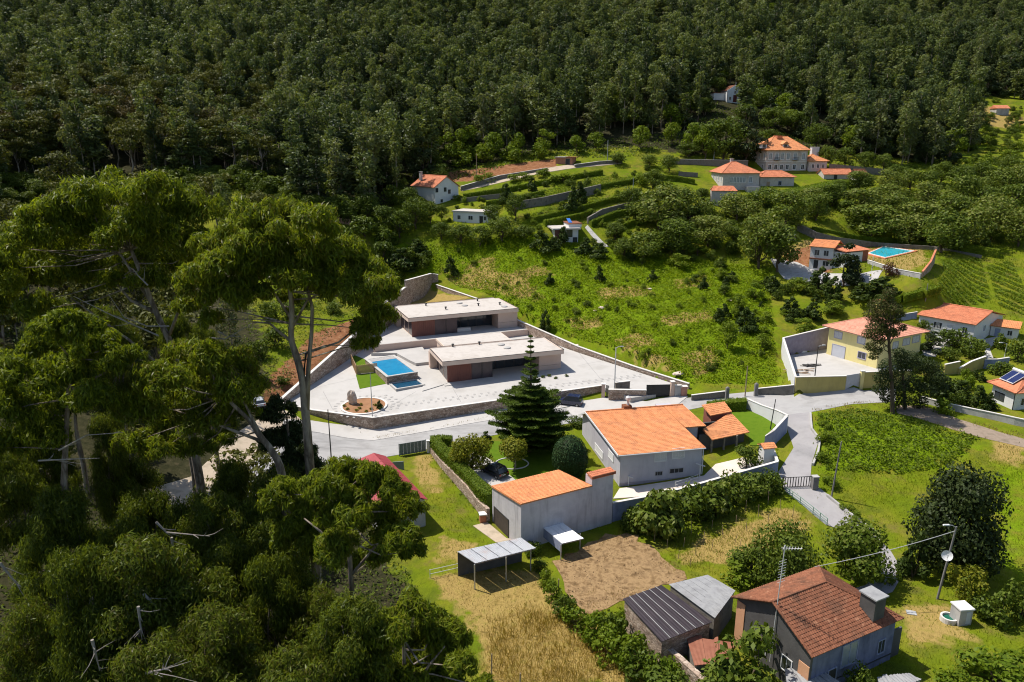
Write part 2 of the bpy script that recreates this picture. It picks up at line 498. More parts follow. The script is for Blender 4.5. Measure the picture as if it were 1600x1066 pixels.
M_blacksheet = mat('dark_brown_sheet', [(.026,.019,.023),(.042,.031,.035)], 1, .6, .05, 9, .3)
M_rust = mat('rusty_sheet', [(.22,.085,.055),(.29,.125,.08)], 1, .9, .1, 9, .1)
M_wood = mat('weathered_wood', [(.28,.20,.14),(.36,.27,.19)], 3, .9, .2, 12, .1, stretch=(3,3,.4))
M_bamboo = mat('bamboo_screen', [(.40,.25,.13),(.50,.34,.19)], 4, .85, .2, 12, .1, stretch=(6,6,.4))
M_metal = mat('galvanised_metal', [(.35,.36,.37),(.45,.46,.47)], 3, .5, 0, 8, .4, metal=.6)
M_pole = mat('concrete_pole', [(.16,.15,.145),(.22,.21,.20)], 1, .9, .1, 9, .1)
M_palepole = mat('pale_steel_pole', [(.55,.55,.54),(.60,.60,.59)], 1, .6, 0, 9, .3)
M_black = mat('black_metal', [(.018,.018,.02),(.03,.03,.032)], 2, .5, 0, 9, .4)
M_gategrey = mat('grey_green_gate', [(.13,.16,.165),(.17,.20,.205)], 1, .6, 0, 9, .3)
M_gatepale = mat('pale_grey_gate', [(.45,.46,.50),(.50,.51,.55)], 1, .6, 0, 9, .3)
M_blue_shade = mat('bluish_render_and_shade', [(.20,.225,.33),(.26,.285,.39),(.17,.195,.29)], .5, .85, .1, 7, .2, stain=((.16,.17,.22),(1,1,.25),.6))  # the blue also carries the skylit shade of the garden walls
M_peach = mat('peach_render', [(.55,.29,.16),(.60,.33,.19)], .7, .85, .1, 7, .2)
M_dark_shade = mat('dark_render_and_shade', [(.075,.072,.07),(.11,.105,.10)], 1, .9, .2, 7, .1)  # near-black also carries the shade of veranda and chimney front
M_granite = mat('granite_wall', [(.38,.34,.31),(.48,.44,.40),(.42,.37,.34)], 1.1, .92, .3, 4, .1, stain=((.28,.24,.22),(.4,.4,.4),.6))
M_pool = mat('pool_water', [(.010,.17,.34),(.02,.23,.42),(.014,.20,.37)], .5, .06, .35, 3.5, .5)
M_pool2 = mat('turquoise_pool_water', [(.03,.42,.56),(.045,.52,.65)], .5, .08, .3, 3, .5)
M_deepwater = mat('dark_blue_water', [(.008,.05,.10),(.012,.07,.13)], .3, .05, .05, 2, .5)
M_carblue = mat('dark_blue_car_paint', [(.012,.018,.06)], 1, .25, 0, 9, .5, coat=1)
M_carblack = mat('black_car_paint', [(.008,.008,.010)], 1, .25, 0, 9, .5, coat=1)
M_carwhite = mat('silver_car_paint', [(.45,.48,.52)], 1, .3, 0, 9, .5, coat=1)
M_tyre = mat('tyre_rubber', [(.015,.015,.015)], 2, .9)
M_redlight = mat('tail_light_red', [(.4,.02,.02)], 2, .3)
M_plate = mat('pale_plate', [(.6,.6,.6)], 2, .5)
M_cable = mat('grey_cable', [(.42,.42,.42)], 2, .6)
M_greenpaint = mat('green_paint', [(.05,.17,.10),(.07,.21,.13)], 2, .6)
M_solar = mat('solar_cell_blue', [(.012,.018,.07),(.02,.03,.10)], 2, .12, 0, 9, .5)
M_bark = mat('bark', [(.07,.05,.035),(.12,.09,.065)], 2.5, .95, .6, 6, .1, stretch=(1,1,.3))
M_eucbark = mat('eucalyptus_bark', [(.15,.115,.085),(.30,.25,.20),(.10,.075,.055),(.42,.37,.31)], 1.1, .9, .4, 5, .1, stretch=(1,1,.25))
M_deadwood = mat('dead_branch', [(.22,.19,.16),(.32,.285,.245)], 2, .9, .2, 8, .1)
M_boulder = mat('boulder_stone', [(.42,.32,.24),(.58,.48,.40),(.50,.40,.31)], .8, .95, .8, 2.5, .1)
M_soil = mat('brown_soil', [(.24,.125,.065),(.32,.17,.09)], .9, .95, .6, 3, .1)
M_blue = mat('blue_tarpaulin', [(.04,.16,.5)], 2, .5)

# ground sheet: grass with painted-in zones (dry grass, bare earth, forest floor, lush fern ground)
def ground_mat():
    m = bpy.data.materials.new('grassy_ground'); m.use_nodes = True
    nt = m.node_tree; b = nt.nodes['Principled BSDF']
    v = _mapv(nt)
    n1 = _noise(nt, v, .12, 6); n2 = _noise(nt, v, .9, 6, .65); n3 = _noise(nt, v, 5, 4, .6)
    grass = _ramp(nt, n1, [(.3,(.105,.155,.006)),(.48,(.145,.18,.008)),(.6,(.195,.19,.018)),(.72,(.095,.15,.006))])
    grass = _mix(nt, _ramp(nt, n2, [(.35,(0,0,0)),(.7,(.6,)*3)]), grass, (.085,.110,.008))
    grass = _mix(nt, _ramp(nt, _noise(nt, v, .33, 7, .68), [(.52,(0,0,0)),(.68,(.7,)*3)]), grass, (.15,.115,.035))
    grass = _mix(nt, _ramp(nt, _noise(nt, v, .21, 6, .6, .6), [(.5,(0,0,0)),(.66,(.55,)*3)]), grass, (.06,.082,.012))
    lush = _ramp(nt, n2, [(.3,(.085,.145,.004)),(.55,(.135,.20,.006)),(.7,(.18,.235,.012))])
    dry = _ramp(nt, n2, [(.3,(.20,.145,.04)),(.5,(.32,.225,.075)),(.7,(.25,.20,.05))])
    dirt = _ramp(nt, n2, [(.3,(.15,.062,.028)),(.5,(.23,.105,.05)),(.7,(.30,.16,.085))])
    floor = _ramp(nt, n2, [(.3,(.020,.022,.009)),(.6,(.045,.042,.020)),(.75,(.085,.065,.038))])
    col = grass
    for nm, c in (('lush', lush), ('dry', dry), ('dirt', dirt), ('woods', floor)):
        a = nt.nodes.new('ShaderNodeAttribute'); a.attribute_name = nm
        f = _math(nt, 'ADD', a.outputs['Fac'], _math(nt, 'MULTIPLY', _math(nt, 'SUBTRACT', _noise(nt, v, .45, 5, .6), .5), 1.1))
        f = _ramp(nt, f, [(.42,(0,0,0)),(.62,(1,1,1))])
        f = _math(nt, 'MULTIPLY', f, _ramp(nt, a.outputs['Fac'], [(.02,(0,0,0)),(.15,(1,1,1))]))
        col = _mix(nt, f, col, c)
    nt.links.new(col, b.inputs['Base Color'])
    b.inputs['Roughness'].default_value = .95; b.inputs['Specular IOR Level'].default_value = .04
    bn = nt.nodes.new('ShaderNodeBump'); bn.inputs['Strength'].default_value = .9; bn.inputs['Distance'].default_value = .25
    nt.links.new(_math(nt, 'ADD', n2, _math(nt, 'MULTIPLY', n3, .6)), bn.inputs['Height'])
    nt.links.new(bn.outputs[0], b.inputs['Normal'])
    return m
M_ground = ground_mat()

# ------------------------------------------------------------------ the ground sheet
def soft(polys_px, width=2.5, g=G):
    out = np.zeros(_gx.shape)
    for poly in polys_px:
        P = [g(*p)[:2] for p in poly]
        d = dist_poly(_gx, _gy, P)
        sgn = np.where(in_poly(_gx, _gy, P), d, -d)
        out = np.maximum(out, np.clip(.5 + .5*sgn/width, 0, 1))
    return out
DRY_PX = [[(672,905),(765,885),(838,893),(905,960),(960,1000),(1075,1066),(760,1075),(735,975)],
          [(655,712),(672,712),(690,770),(672,775),(640,735)], [(690,835),(745,850),(735,878),(680,880)],
          [(636,468),(668,447),(745,476),(690,478),(632,480)],
          [(690,428),(760,418),(830,440),(850,470),(800,465),(740,450)],[(930,452),(1010,446),(1020,462),(940,470)],[(800,425),(850,415),(865,428),(815,438)],[(880,500),(930,495),(950,510),(895,515)],[(1490,168),(1560,160),(1605,185),(1595,202),(1500,187)],[(1050,440),(1100,430),(1110,445),(1060,452)],[(960,530),(1010,520),(1030,540),(980,545)],[(1060,555),(1110,540),(1130,575),(1090,590)],[(720,410),(770,400),(780,412),(730,420)],
          [(1030,495),(1110,485),(1120,500),(1040,510)],[(985,560),(1040,558),(1060,582),(1000,575)],
          [(1400,950),(1480,940),(1520,1000),(1420,1010)],
          [(1205,395),(1262,375),(1290,385),(1250,412)],[(1560,680),(1600,690),(1600,730),(1550,720)],
          [(1080,845),(1230,790),(1275,815),(1240,850),(1130,880),(1060,880)],[(1352,386),(1440,385),(1450,410),(1420,424),(1350,405)]]
DIRT_PX = [[(395,640),(425,585),(455,560),(490,520),(560,498),(600,482),(555,522),(480,590),(430,640)],[(412,300),(430,275),(445,285),(460,325),(420,330)],
           [(700,268),(760,262),(870,248),(870,262),(760,280),(700,285)],[(1300,375),(1220,400),(1250,425),(1300,425)]]
LUSH_PX = [[(600,380),(860,370),(960,395),(1200,420),(1215,600),(1080,600),(900,530),(780,480),(690,425),(620,430)],
           [(1275,645),(1420,660),(1530,690),(1480,730),(1400,740),(1290,735)],[(1560,720),(1600,740),(1600,900),(1560,880)],
           ]
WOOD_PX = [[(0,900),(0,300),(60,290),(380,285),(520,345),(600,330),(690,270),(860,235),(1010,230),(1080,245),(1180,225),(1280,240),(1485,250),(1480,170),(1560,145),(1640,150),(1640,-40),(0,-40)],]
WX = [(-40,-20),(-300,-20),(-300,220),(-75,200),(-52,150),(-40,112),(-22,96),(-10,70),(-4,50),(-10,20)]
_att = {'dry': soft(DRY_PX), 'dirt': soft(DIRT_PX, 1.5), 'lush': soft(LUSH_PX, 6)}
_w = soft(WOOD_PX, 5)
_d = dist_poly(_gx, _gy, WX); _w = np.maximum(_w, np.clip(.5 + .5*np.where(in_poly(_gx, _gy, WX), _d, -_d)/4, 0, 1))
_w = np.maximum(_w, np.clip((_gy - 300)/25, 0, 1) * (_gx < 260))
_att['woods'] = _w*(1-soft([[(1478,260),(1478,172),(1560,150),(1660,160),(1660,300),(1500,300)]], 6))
nx, ny = len(GX), len(GY)
_vid = np.arange(nx*ny).reshape(ny, nx)
_q = np.stack([_vid[:-1,:-1].ravel(), _vid[:-1,1:].ravel(), _vid[1:,1:].ravel(), _vid[1:,:-1].ravel()], 1)
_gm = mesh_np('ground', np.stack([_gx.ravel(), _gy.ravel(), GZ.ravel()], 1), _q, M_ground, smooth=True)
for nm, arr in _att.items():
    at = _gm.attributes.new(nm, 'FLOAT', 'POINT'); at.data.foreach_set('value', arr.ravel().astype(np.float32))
ground = bpy.data.objects.new('ground', _gm); COL.objects.link(ground)
tag(ground, 'grassy valley floor rising into a wooded hillside', kind='structure')

def sheet(name, poly, material, dz=.06, step=2.0, hf=None, label=None, px=True, g=G, skirt=.25, kind='structure', parent=None, rag=0):
    """a sheet laid on the ground inside an outline, its rim turned down into the soil"""
    P = [tuple(g(*p)[:2]) if px else tuple(p[:2]) for p in poly]
    n = len(P)
    area = sum(P[i][0]*P[(i+1)%n][1]-P[(i+1)%n][0]*P[i][1] for i in range(n))
    if area < 0: P = P[::-1]
    ring = []
    for i in range(n):
        a, b = np.array(P[i]), np.array(P[(i+1) % n])
        k = max(1, int(np.hypot(*(b-a))/step))
        for j in range(k): ring.append(tuple(a + (b-a)*j/k + RNG.normal(size=2)*rag))
    xs, ys = [p[0] for p in ring], [p[1] for p in ring]
    gx, gy = np.meshgrid(np.arange(min(xs), max(xs), step), np.arange(min(ys), max(ys), step))
    ok = in_poly(gx, gy, ring) & (dist_poly(gx, gy, ring) > step*.35)
    pts = ring + list(zip(gx[ok], gy[ok]))
    m = len(ring)
    vs, _, fs, *_r = delaunay_2d_cdt([Vector(p) for p in pts], [(i,(i+1) % m) for i in range(m)], [list(range(m))], 1, 1e-4)
    V = np.array([(p.x, p.y) for p in vs])
    Z = (hf(V[:,0], V[:,1]) if hf else H(V[:,0], V[:,1])) + dz
    mb = MB()
    mb.add(np.c_[V, Z], fs)
    if skirt:
        R = np.array(ring); rz = (hf(R[:,0], R[:,1]) if hf else H(R[:,0], R[:,1])) + dz
        top = [(R[i,0],R[i,1],rz[i]) for i in range(m)]; bot = [(R[i,0],R[i,1],rz[i]-skirt) for i in range(m)]
        mb.add(top + bot, [(m+i, m+(i+1)%m, (i+1)%m, i) for i in range(m)])
    o = mb.build(name, material, parent, origin=(0,0,0) if parent is None else None)
    if label: o['label'] = label
    if parent is None: o['kind'] = kind
    return o
# ------------------------------------------------------------------ roads, paths, yards
ROAD_PX = [(300,800),(365,745),(430,668),(485,667),(583,687),(700,668),(760,658),(900,634),(1000,628),(1075,622),(1180,612),(1238,615),(1300,612),(1400,606),
           (1400,628),(1330,632),(1290,640),(1268,644),(1222,650),(1165,622),(1080,640),(1000,650),(900,660),(762,682),(640,708),(500,728),(420,760),(330,830)]
road = sheet('road', ROAD_PX, M_asphalt, .05, label='pale grey asphalt village road')
lane = sheet('lane', [(1222,650),(1268,644),(1266,660),(1279,690),(1268,725),(1266,752),(1296,775),(1335,812),(1365,832),(1392,862),(1412,895),(1395,925),(1340,945),(1318,925),
                      (1352,915),(1378,890),(1360,860),(1320,830),(1290,820),(1226,766),(1216,738),(1240,700)], M_asphalt2, .055, label='narrow grey lane curving downhill past a gate')
track = sheet('track', [(1398,634),(1440,634),(1500,656),(1560,675),(1625,694),(1625,706),(1545,687),(1490,672),(1435,654),(1402,646)], M_track, .05, label='pinkish earth track along a pale garden wall')
path = sheet('path', [(365,680),(440,640),(470,655),(440,680),(380,740),(330,790),(200,800),(170,780),(300,745)], M_sand, .07, label='sandy track below the eucalyptus trees')
side = sheet('pavement', [(440,655),(488,658),(583,668),(700,650),(760,642),(900,622),(905,632),(768,657),(583,689),(500,677),(445,668)], M_paving, .10, 2, label='narrow pale pavement under the stone wall')

YH = lambda x, y: 3.6 + 0.055*(y - 130)
yard = sheet('villa_yard', YARD, M_paving, 0.0, 3, hf=YH, label='pale paved yard around the modern villa', px=False, skirt=1.2)
drive = sheet('driveway', [(885,640),(905,628),(945,622),(1010,628),(1050,620),(1075,620),(1060,632),(960,645),(900,655)], M_paving, .12, 2, label='white paved driveway in front of the villa gates')

M_joint = mat('paving_joint', [(.26,.25,.24),(.31,.30,.29)], 1, .9)
for (p, q) in (((489,607),(560,590)),((583,650),(650,612)),((905,571),(960,560)),((880,600),(1000,588)),((945,600),(905,552)),((720,628),(706,604)),((840,613),(828,590)),((520,640),(505,612))):
    a, b = GYARD(*p), GYARD(*q); mb = MB(); d = (b-a)[:2]; d /= np.hypot(*d); n = np.array([-d[1], d[0]])*.05
    zz = lambda w: yard_z(w[1])+.006
    mb.quad((a[0]-n[0],a[1]-n[1],zz(a)),(b[0]-n[0],b[1]-n[1],zz(b)),(b[0]+n[0],b[1]+n[1],zz(b)),(a[0]+n[0],a[1]+n[1],zz(a)))
    mb.build('expansion_joint', M_joint, yard)
# ------------------------------------------------------------------ building helpers
def wall_hit(fr, px, py, b=0.0):
    """(a, c) where a line of sight meets the upright plane at depth b"""
    d = ray(px, py); o = np.array([0, 0, CAM_H])
    t = ((fr(0, b, 0) - o) @ fr.v) / (d @ fr.v)
    p = o + d*t
    return fr.inv(p)[0], float(p[2] - fr.o[2])

def side_hit(fr, px, py, a=0.0):
    d = ray(px, py); o = np.array([0, 0, CAM_H])
    t = ((fr(a, 0, 0) - o) @ fr.u) / (d @ fr.u)
    p = o + d*t
    return fr.inv(p)[1], float(p[2] - fr.o[2])

def flat_hit(fr, px, py, c):
    p = at_z(px, py, fr.o[2] + c)
    return fr.inv(p)

def W_front(fr, b=0.0): return lambda s, c, o: fr(s, b - o, c)
def W_left(fr, a=0.0): return lambda s, c, o: fr(a - o, s, c)
def W_right(fr, a): return lambda s, c, o: fr(a + o, s, c)
def W_back(fr, b): return lambda s, c, o: fr(s, b + o, c)

def wbox(mb, W, s0, s1, c0, c1, o0, o1, mi=0):
    mb.hexa([W(s0,c0,o0),W(s1,c0,o0),W(s1,c0,o1),W(s0,c0,o1),W(s0,c1,o0),W(s1,c1,o0),W(s1,c1,o1),W(s0,c1,o1)], mi)

def window(parent, W, s0, s1, c0, c1, fm=None, pm=None, bar=1, t=.08, name='window', shutter=None):
    """a framed opening standing a little proud of its wall, with its pane as a part of it"""
    fm = fm or M_white; pm = pm or M_glass
    mb = MB()
    wbox(mb, W, s0-t, s0, c0-t, c1+t, -.02, .07); wbox(mb, W, s1, s1+t, c0-t, c1+t, -.02, .07)
    wbox(mb, W, s0, s1, c0-t, c0, -.02, .09); wbox(mb, W, s0, s1, c1, c1+t, -.02, .07)
    for k in range(bar):
        s = s0 + (s1-s0)*(k+1)/(bar+1)
        wbox(mb, W, s-.03, s+.03, c0, c1, -.02, .055)
    w = mb.build(name, fm, parent)
    p = MB(); wbox(p, W, s0, s1, c0, c1, -.02, .025)
    p.build('pane', pm, w)
    if shutter:
        q = MB(); n = max(4, int((c1-c0)/.12)); h = (c1-c0)/n
        for i in range(n): wbox(q, W, s0+.02, s1-.02, c0+i*h+.012, c0+(i+1)*h-.012, .03, .05)
        q.build('shutter', shutter, w)
    return w

def door(parent, W, s0, s1, c0, c1, dm, fm=None, name='door'):
    mb = MB(); wbox(mb, W, s0, s1, c0, c1, -.02, .04)
    d = mb.build(name, dm, parent)
    f = MB(); t = .1
    wbox(f, W, s0-t, s0, c0, c1+t, -.02, .08); wbox(f, W, s1, s1+t, c0, c1+t, -.02, .08); wbox(f, W, s0, s1, c1, c1+t, -.02, .08)
    f.build('frame', fm or M_white, d)
    return d

def roof_plane(mb, a, b, c, d, roll=.3, course=.42, amp=.045, lip=.03, thick=.12, seg=4, mi=0):
    """tiled slope: eave a->b, top edge d->c (d above a, c above b); rolls run up the slope and courses step across it"""
    a, b, c, d = [Vector(map(float, p)) for p in (a, b, c, d)]
    U = (b-a); L = U.length; U.normalize()
    N = U.cross((c+d)/2 - a).normalized()
    Wd = N.cross(U)
    if N.z < 0: N = -N
    uv = lambda p: ((p-a).dot(U), (p-a).dot(Wd))
    (ud, wd), (uc, wc) = uv(d), uv(c)
    n = max(2, int(round(L/roll)))*seg
    us = [L*i/n for i in range(n+1)]
    def smax(u):
        if ud > 1e-6 and u < ud: return wd*u/ud
        if uc < L-1e-6 and u > uc: return wc*(L-u)/(L-uc)
        if abs(uc-ud) < 1e-6: return wd
        t = min(max((u-ud)/(uc-ud), 0), 1); return wd+(wc-wd)*t
    lo = min(0, ud); 
    top = max(wd, wc); m = max(1, int(round(top/course)))
    ss = []
    for j in range(m):
        ss.append((top*j/m, lip)); ss.append((top*(j+1)/m - 1e-3, 0))
    vs = []
    for s, l in ss:
        for i, u in enumerate(us):
            sm = smax(u); k = min(s, sm)
            hgt = amp*(0.5+0.5*math.cos(2*math.pi*i/seg)) + l
            # slanted ends (when the top edge overhangs the eave ends)
            uu = u
            if ud < -1e-6: uu = u + (ud*(k/max(wd,1e-6)))*(1-u/L)
            if uc > L+1e-6: uu = uu + ((uc-L)*(k/max(wc,1e-6)))*(u/L)
            vs.append(a + U*uu + Wd*k + N*hgt)
    w = n+1
    fs = []
    for j in range(len(ss)-1):
        for i in range(n):
            p = (j*w+i, j*w+i+1, (j+1)*w+i+1, (j+1)*w+i)
            if (vs[p[0]]-vs[p[3]]).length + (vs[p[1]]-vs[p[2]]).length < 2e-3: continue
            fs.append(p)
    mb.add(vs, fs, mi)
    # soffit board under the tiles
    q = [a, b, c, d]
    mb.hexa([p - N*thick for p in q] + [p - N*.004 for p in q], mi)

def ridge_tiles(mb, p, q, r=.14, mi=0, step=.42):
    p, q = Vector(map(float, p)), Vector(map(float, q))
    n = max(1, int((q-p).length/step))
    for i in range(n):
        a, b = p.lerp(q, i/n), p.lerp(q, (i+1)/n)
        mb.tube([a + Vector((0,0,.03)), b + Vector((0,0,.05))], [r, r*.85], 7, mi)

def gable_roof(fr, parent, a0, a1, b0, b1, ce, br, cr, over=.4, mat_=None, roll=.3, course=.42, sides=.25, cb=None, amp=.045):
    """ridge along a at depth br, height cr; eaves at b0 / b1"""
    cb = ce if cb is None else cb
    kf = (cr-ce)/(br-b0); kb = (cr-cb)/(b1-br)
    mb = MB()
    A, B = a0-sides, a1+sides
    f0, z0 = b0-over, ce-kf*over
    f1, z1 = b1+over, cb-kb*over
    roof_plane(mb, fr(A,f0,z0), fr(B,f0,z0), fr(B,br,cr), fr(A,br,cr), roll, course, amp)
    roof_plane(mb, fr(B,f1,z1), fr(A,f1,z1), fr(A,br,cr), fr(B,br,cr), roll, course, amp)
    ridge_tiles(mb, fr(A,br,cr+.05), fr(B,br,cr+.05))
    return mb.build('roof', mat_ or M_orange, parent)

def hip_roof(fr, parent, a0, a1, b0, b1, ce, r0, r1, cr, over=.5, mat_=None, roll=.32, course=.45, amp=.045):
    """r0, r1: (a, b) of the two ridge ends"""
    mb = MB(); o = over
    P = [fr(a0-o,b0-o,ce), fr(a1+o,b0-o,ce), fr(a1+o,b1+o,ce), fr(a0-o,b1+o,ce)]
    R0, R1 = fr(r0[0], r0[1], cr), fr(r1[0], r1[1], cr)
    roof_plane(mb, P[0], P[1], R1, R0, roll, course, amp)
    roof_plane(mb, P[1], P[2], R1, R1, roll, course, amp)
    roof_plane(mb, P[2], P[3], R0, R1, roll, course, amp)
    roof_plane(mb, P[3], P[0], R0, R0, roll, course, amp)
    for p, q in ((P[0],R0),(P[1],R1),(P[2],R1),(P[3],R0)): ridge_tiles(mb, p, q, .13)
    if np.hypot(*(R1-R0)[:2]) > .3: ridge_tiles(mb, R0, R1, .14)
    return mb.build('roof', mat_ or M_orange, parent)

def gable_walls(fr, parent, a0, a1, b0, b1, ce, br, cr, m, c0=-1.5, cb=None, name='wall'):
    cb = ce if cb is None else cb
    mb = MB(); t = .05
    kf = (cr-ce)/(br-b0)
    prof = [(b0,c0),(b1,c0),(b1,cb-.05),(br,cr-.16),(b0,ce-.05)]
    vs = [fr(a0,b,c) for b, c in prof] + [fr(a1,b,c) for b, c in prof]
    n = 5
    mb.add(vs, [(0,1,2,3,4)[::1], (9,8,7,6,5)] + [(i, n+i, n+(i+1)%n, (i+1)%n) for i in range(n)])
    return mb.build(name, m, parent)

def box_walls(fr, parent, a0, a1, b0, b1, c1, m, c0=-1.5, name='wall'):
    mb = MB(); mb.box(fr, a0, a1, b0, b1, c0, c1)
    return mb.build(name, m, parent)

def fascia_board(fr, parent, a0, a1, b0, b1, ce, over, m, t=.12, h=.22, name='fascia'):
    mb = MB(); o = over
    for (x0,x1,y0,y1) in ((a0-o,a1+o,b0-o-t,b0-o),(a0-o,a1+o,b1+o,b1+o+t),(a0-o-t,a0-o,b0-o-t,b1+o+t),(a1+o,a1+o+t,b0-o-t,b1+o+t)):
        mb.box(fr, x0,x1,y0,y1, ce-h, ce)
    return mb.build(name, m, parent)

def chimney(fr, parent, a, b, c0, c1, w=.8, d=.8, m=None, cap=None, name='chimney'):
    mb = MB(); mb.box(fr, a-w/2, a+w/2, b-d/2, b+d/2, c0, c1)
    o = mb.build(name, m or M_white, parent)
    q = MB(); q.box(fr, a-w/2-.1, a+w/2+.1, b-d/2-.1, b+d/2+.1, c1+.003, c1+.12)
    q.build('chimney_cap', cap or M_concrete, o)
    return o

def wall(name, pts, tops, label, m=None, t=.35, cap=None, cat='wall', base_drop=.8, group=None, capm=None, inner_base=None, cap_h=.1, root=None):
    """a free-standing wall along xy points; tops: height above sea of its crest at each point"""
    P = [np.array(p[:2], float) for p in pts]
    n = len(P)
    offs = []
    for i in range(n):
        d = P[min(i+1,n-1)] - P[max(i-1,0)]; d /= np.hypot(*d) + 1e-9
        offs.append(np.array([-d[1], d[0]]))
    bases = [min(H(*(P[i]+offs[i]*.6)), H(*(P[i]-offs[i]*.6)), H(*P[i])) - base_drop for i in range(n)]
    mid = np.mean(P, 0)
    r = root or empty(name, (mid[0], mid[1], min(bases)), label, cat, group)
    mb = MB(); cp = MB()
    def run(mb, w, lo, hi):
        L = [(*(P[i]+offs[i]*w/2), lo[i]) for i in range(n)]; R = [(*(P[i]-offs[i]*w/2), lo[i]) for i in range(n)]
        LT = [(*(P[i]+offs[i]*w/2), hi[i]) for i in range(n)]; RT = [(*(P[i]-offs[i]*w/2), hi[i]) for i in range(n)]
        vs = L + R + LT + RT
        fs = []
        for i in range(n-1):
            fs += [(n+i, n+i+1, 3*n+i+1, 3*n+i), (i+1, i, 2*n+i, 2*n+i+1), (2*n+i, 3*n+i, 3*n+i+1, 2*n+i+1), (i, i+1, n+i+1, n+i)]
        fs += [(0, n, 3*n, 2*n), (n-1, 2*n-1+0 if False else n-1+2*n, 4*n-1, 2*n-1)]
        mb.add(vs, fs)
    run(mb, t, bases, tops)
    mb.build('wall_body' if capm else 'wall_body', m or M_stone, r)
    if capm:
        run(cp, t+.12, [z+.003 for z in tops], [z+cap_h for z in tops]); cp.build('coping', capm, r)
    return r

def densify(pts, tops, step=3):
    P, T = [], []
    for i in range(len(pts)-1):
        a, b = np.array(pts[i][:2]), np.array(pts[i+1][:2])
        k = max(1, int(np.hypot(*(b-a))/step))
        for j in range(k): P.append(a+(b-a)*j/k); T.append(tops[i]+(tops[i+1]-tops[i])*j/k)
    P.append(np.array(pts[-1][:2])); T.append(tops[-1])
    return P, T

def wall_px(name, pts, label, m=None, t=.35, capm=None, cat='wall', g=G, group=None, drop=.8, cap_h=.1):
    """pts: (px, py at the foot, py at the crest)"""
    P = [g(a, b) for a, b, c in pts]
    T = [z_for_row(p, c) - (cap_h if capm else 0) for p, (a, b, c) in zip(P, pts)]
    P, T = densify(P, T)
    return wall(name, P, T, label, m, t, cat=cat, group=group, capm=capm, base_drop=drop, cap_h=cap_h)

def pole(name, px, pyb, pyt, label, m=None, r=.12, arm=None, cat='pole', g=G, group=None, lamp=True, lean=0):
    b = g(px, pyb); top = z_for_row(b, pyt)
    e = empty(name, b, label, cat, group)
    mb = MB(); mb.tube([b - (0,0,.5), (b[0]+lean, b[1], top)], [r, r*.65], 8)
    mb.build('shaft', m or M_pole, e)
    if arm:
        a = MB(); a.tube([(b[0]+lean,b[1],top-.15),(b[0]+lean+arm*.5,b[1],top+.15),(b[0]+lean+arm,b[1],top+.2)], .05, 6)
        ar = a.build('arm', M_metal, e)
        if lamp:
            l = MB(); x = b[0]+lean+arm; s = 1 if arm > 0 else -1
            l.hexa([(x-.08*s,b[1]-.13,top+.13),(x+.6*s,b[1]-.1,top+.17),(x+.6*s,b[1]+.1,top+.17),(x-.08*s,b[1]+.13,top+.13),
                    (x-.08*s,b[1]-.1,top+.27),(x+.5*s,b[1]-.07,top+.27),(x+.5*s,b[1]+.07,top+.27),(x-.08*s,b[1]+.1,top+.27)])
            l.build('lamp_head', M_palepole, e)
    return e, np.array([b[0]+lean, b[1], top])

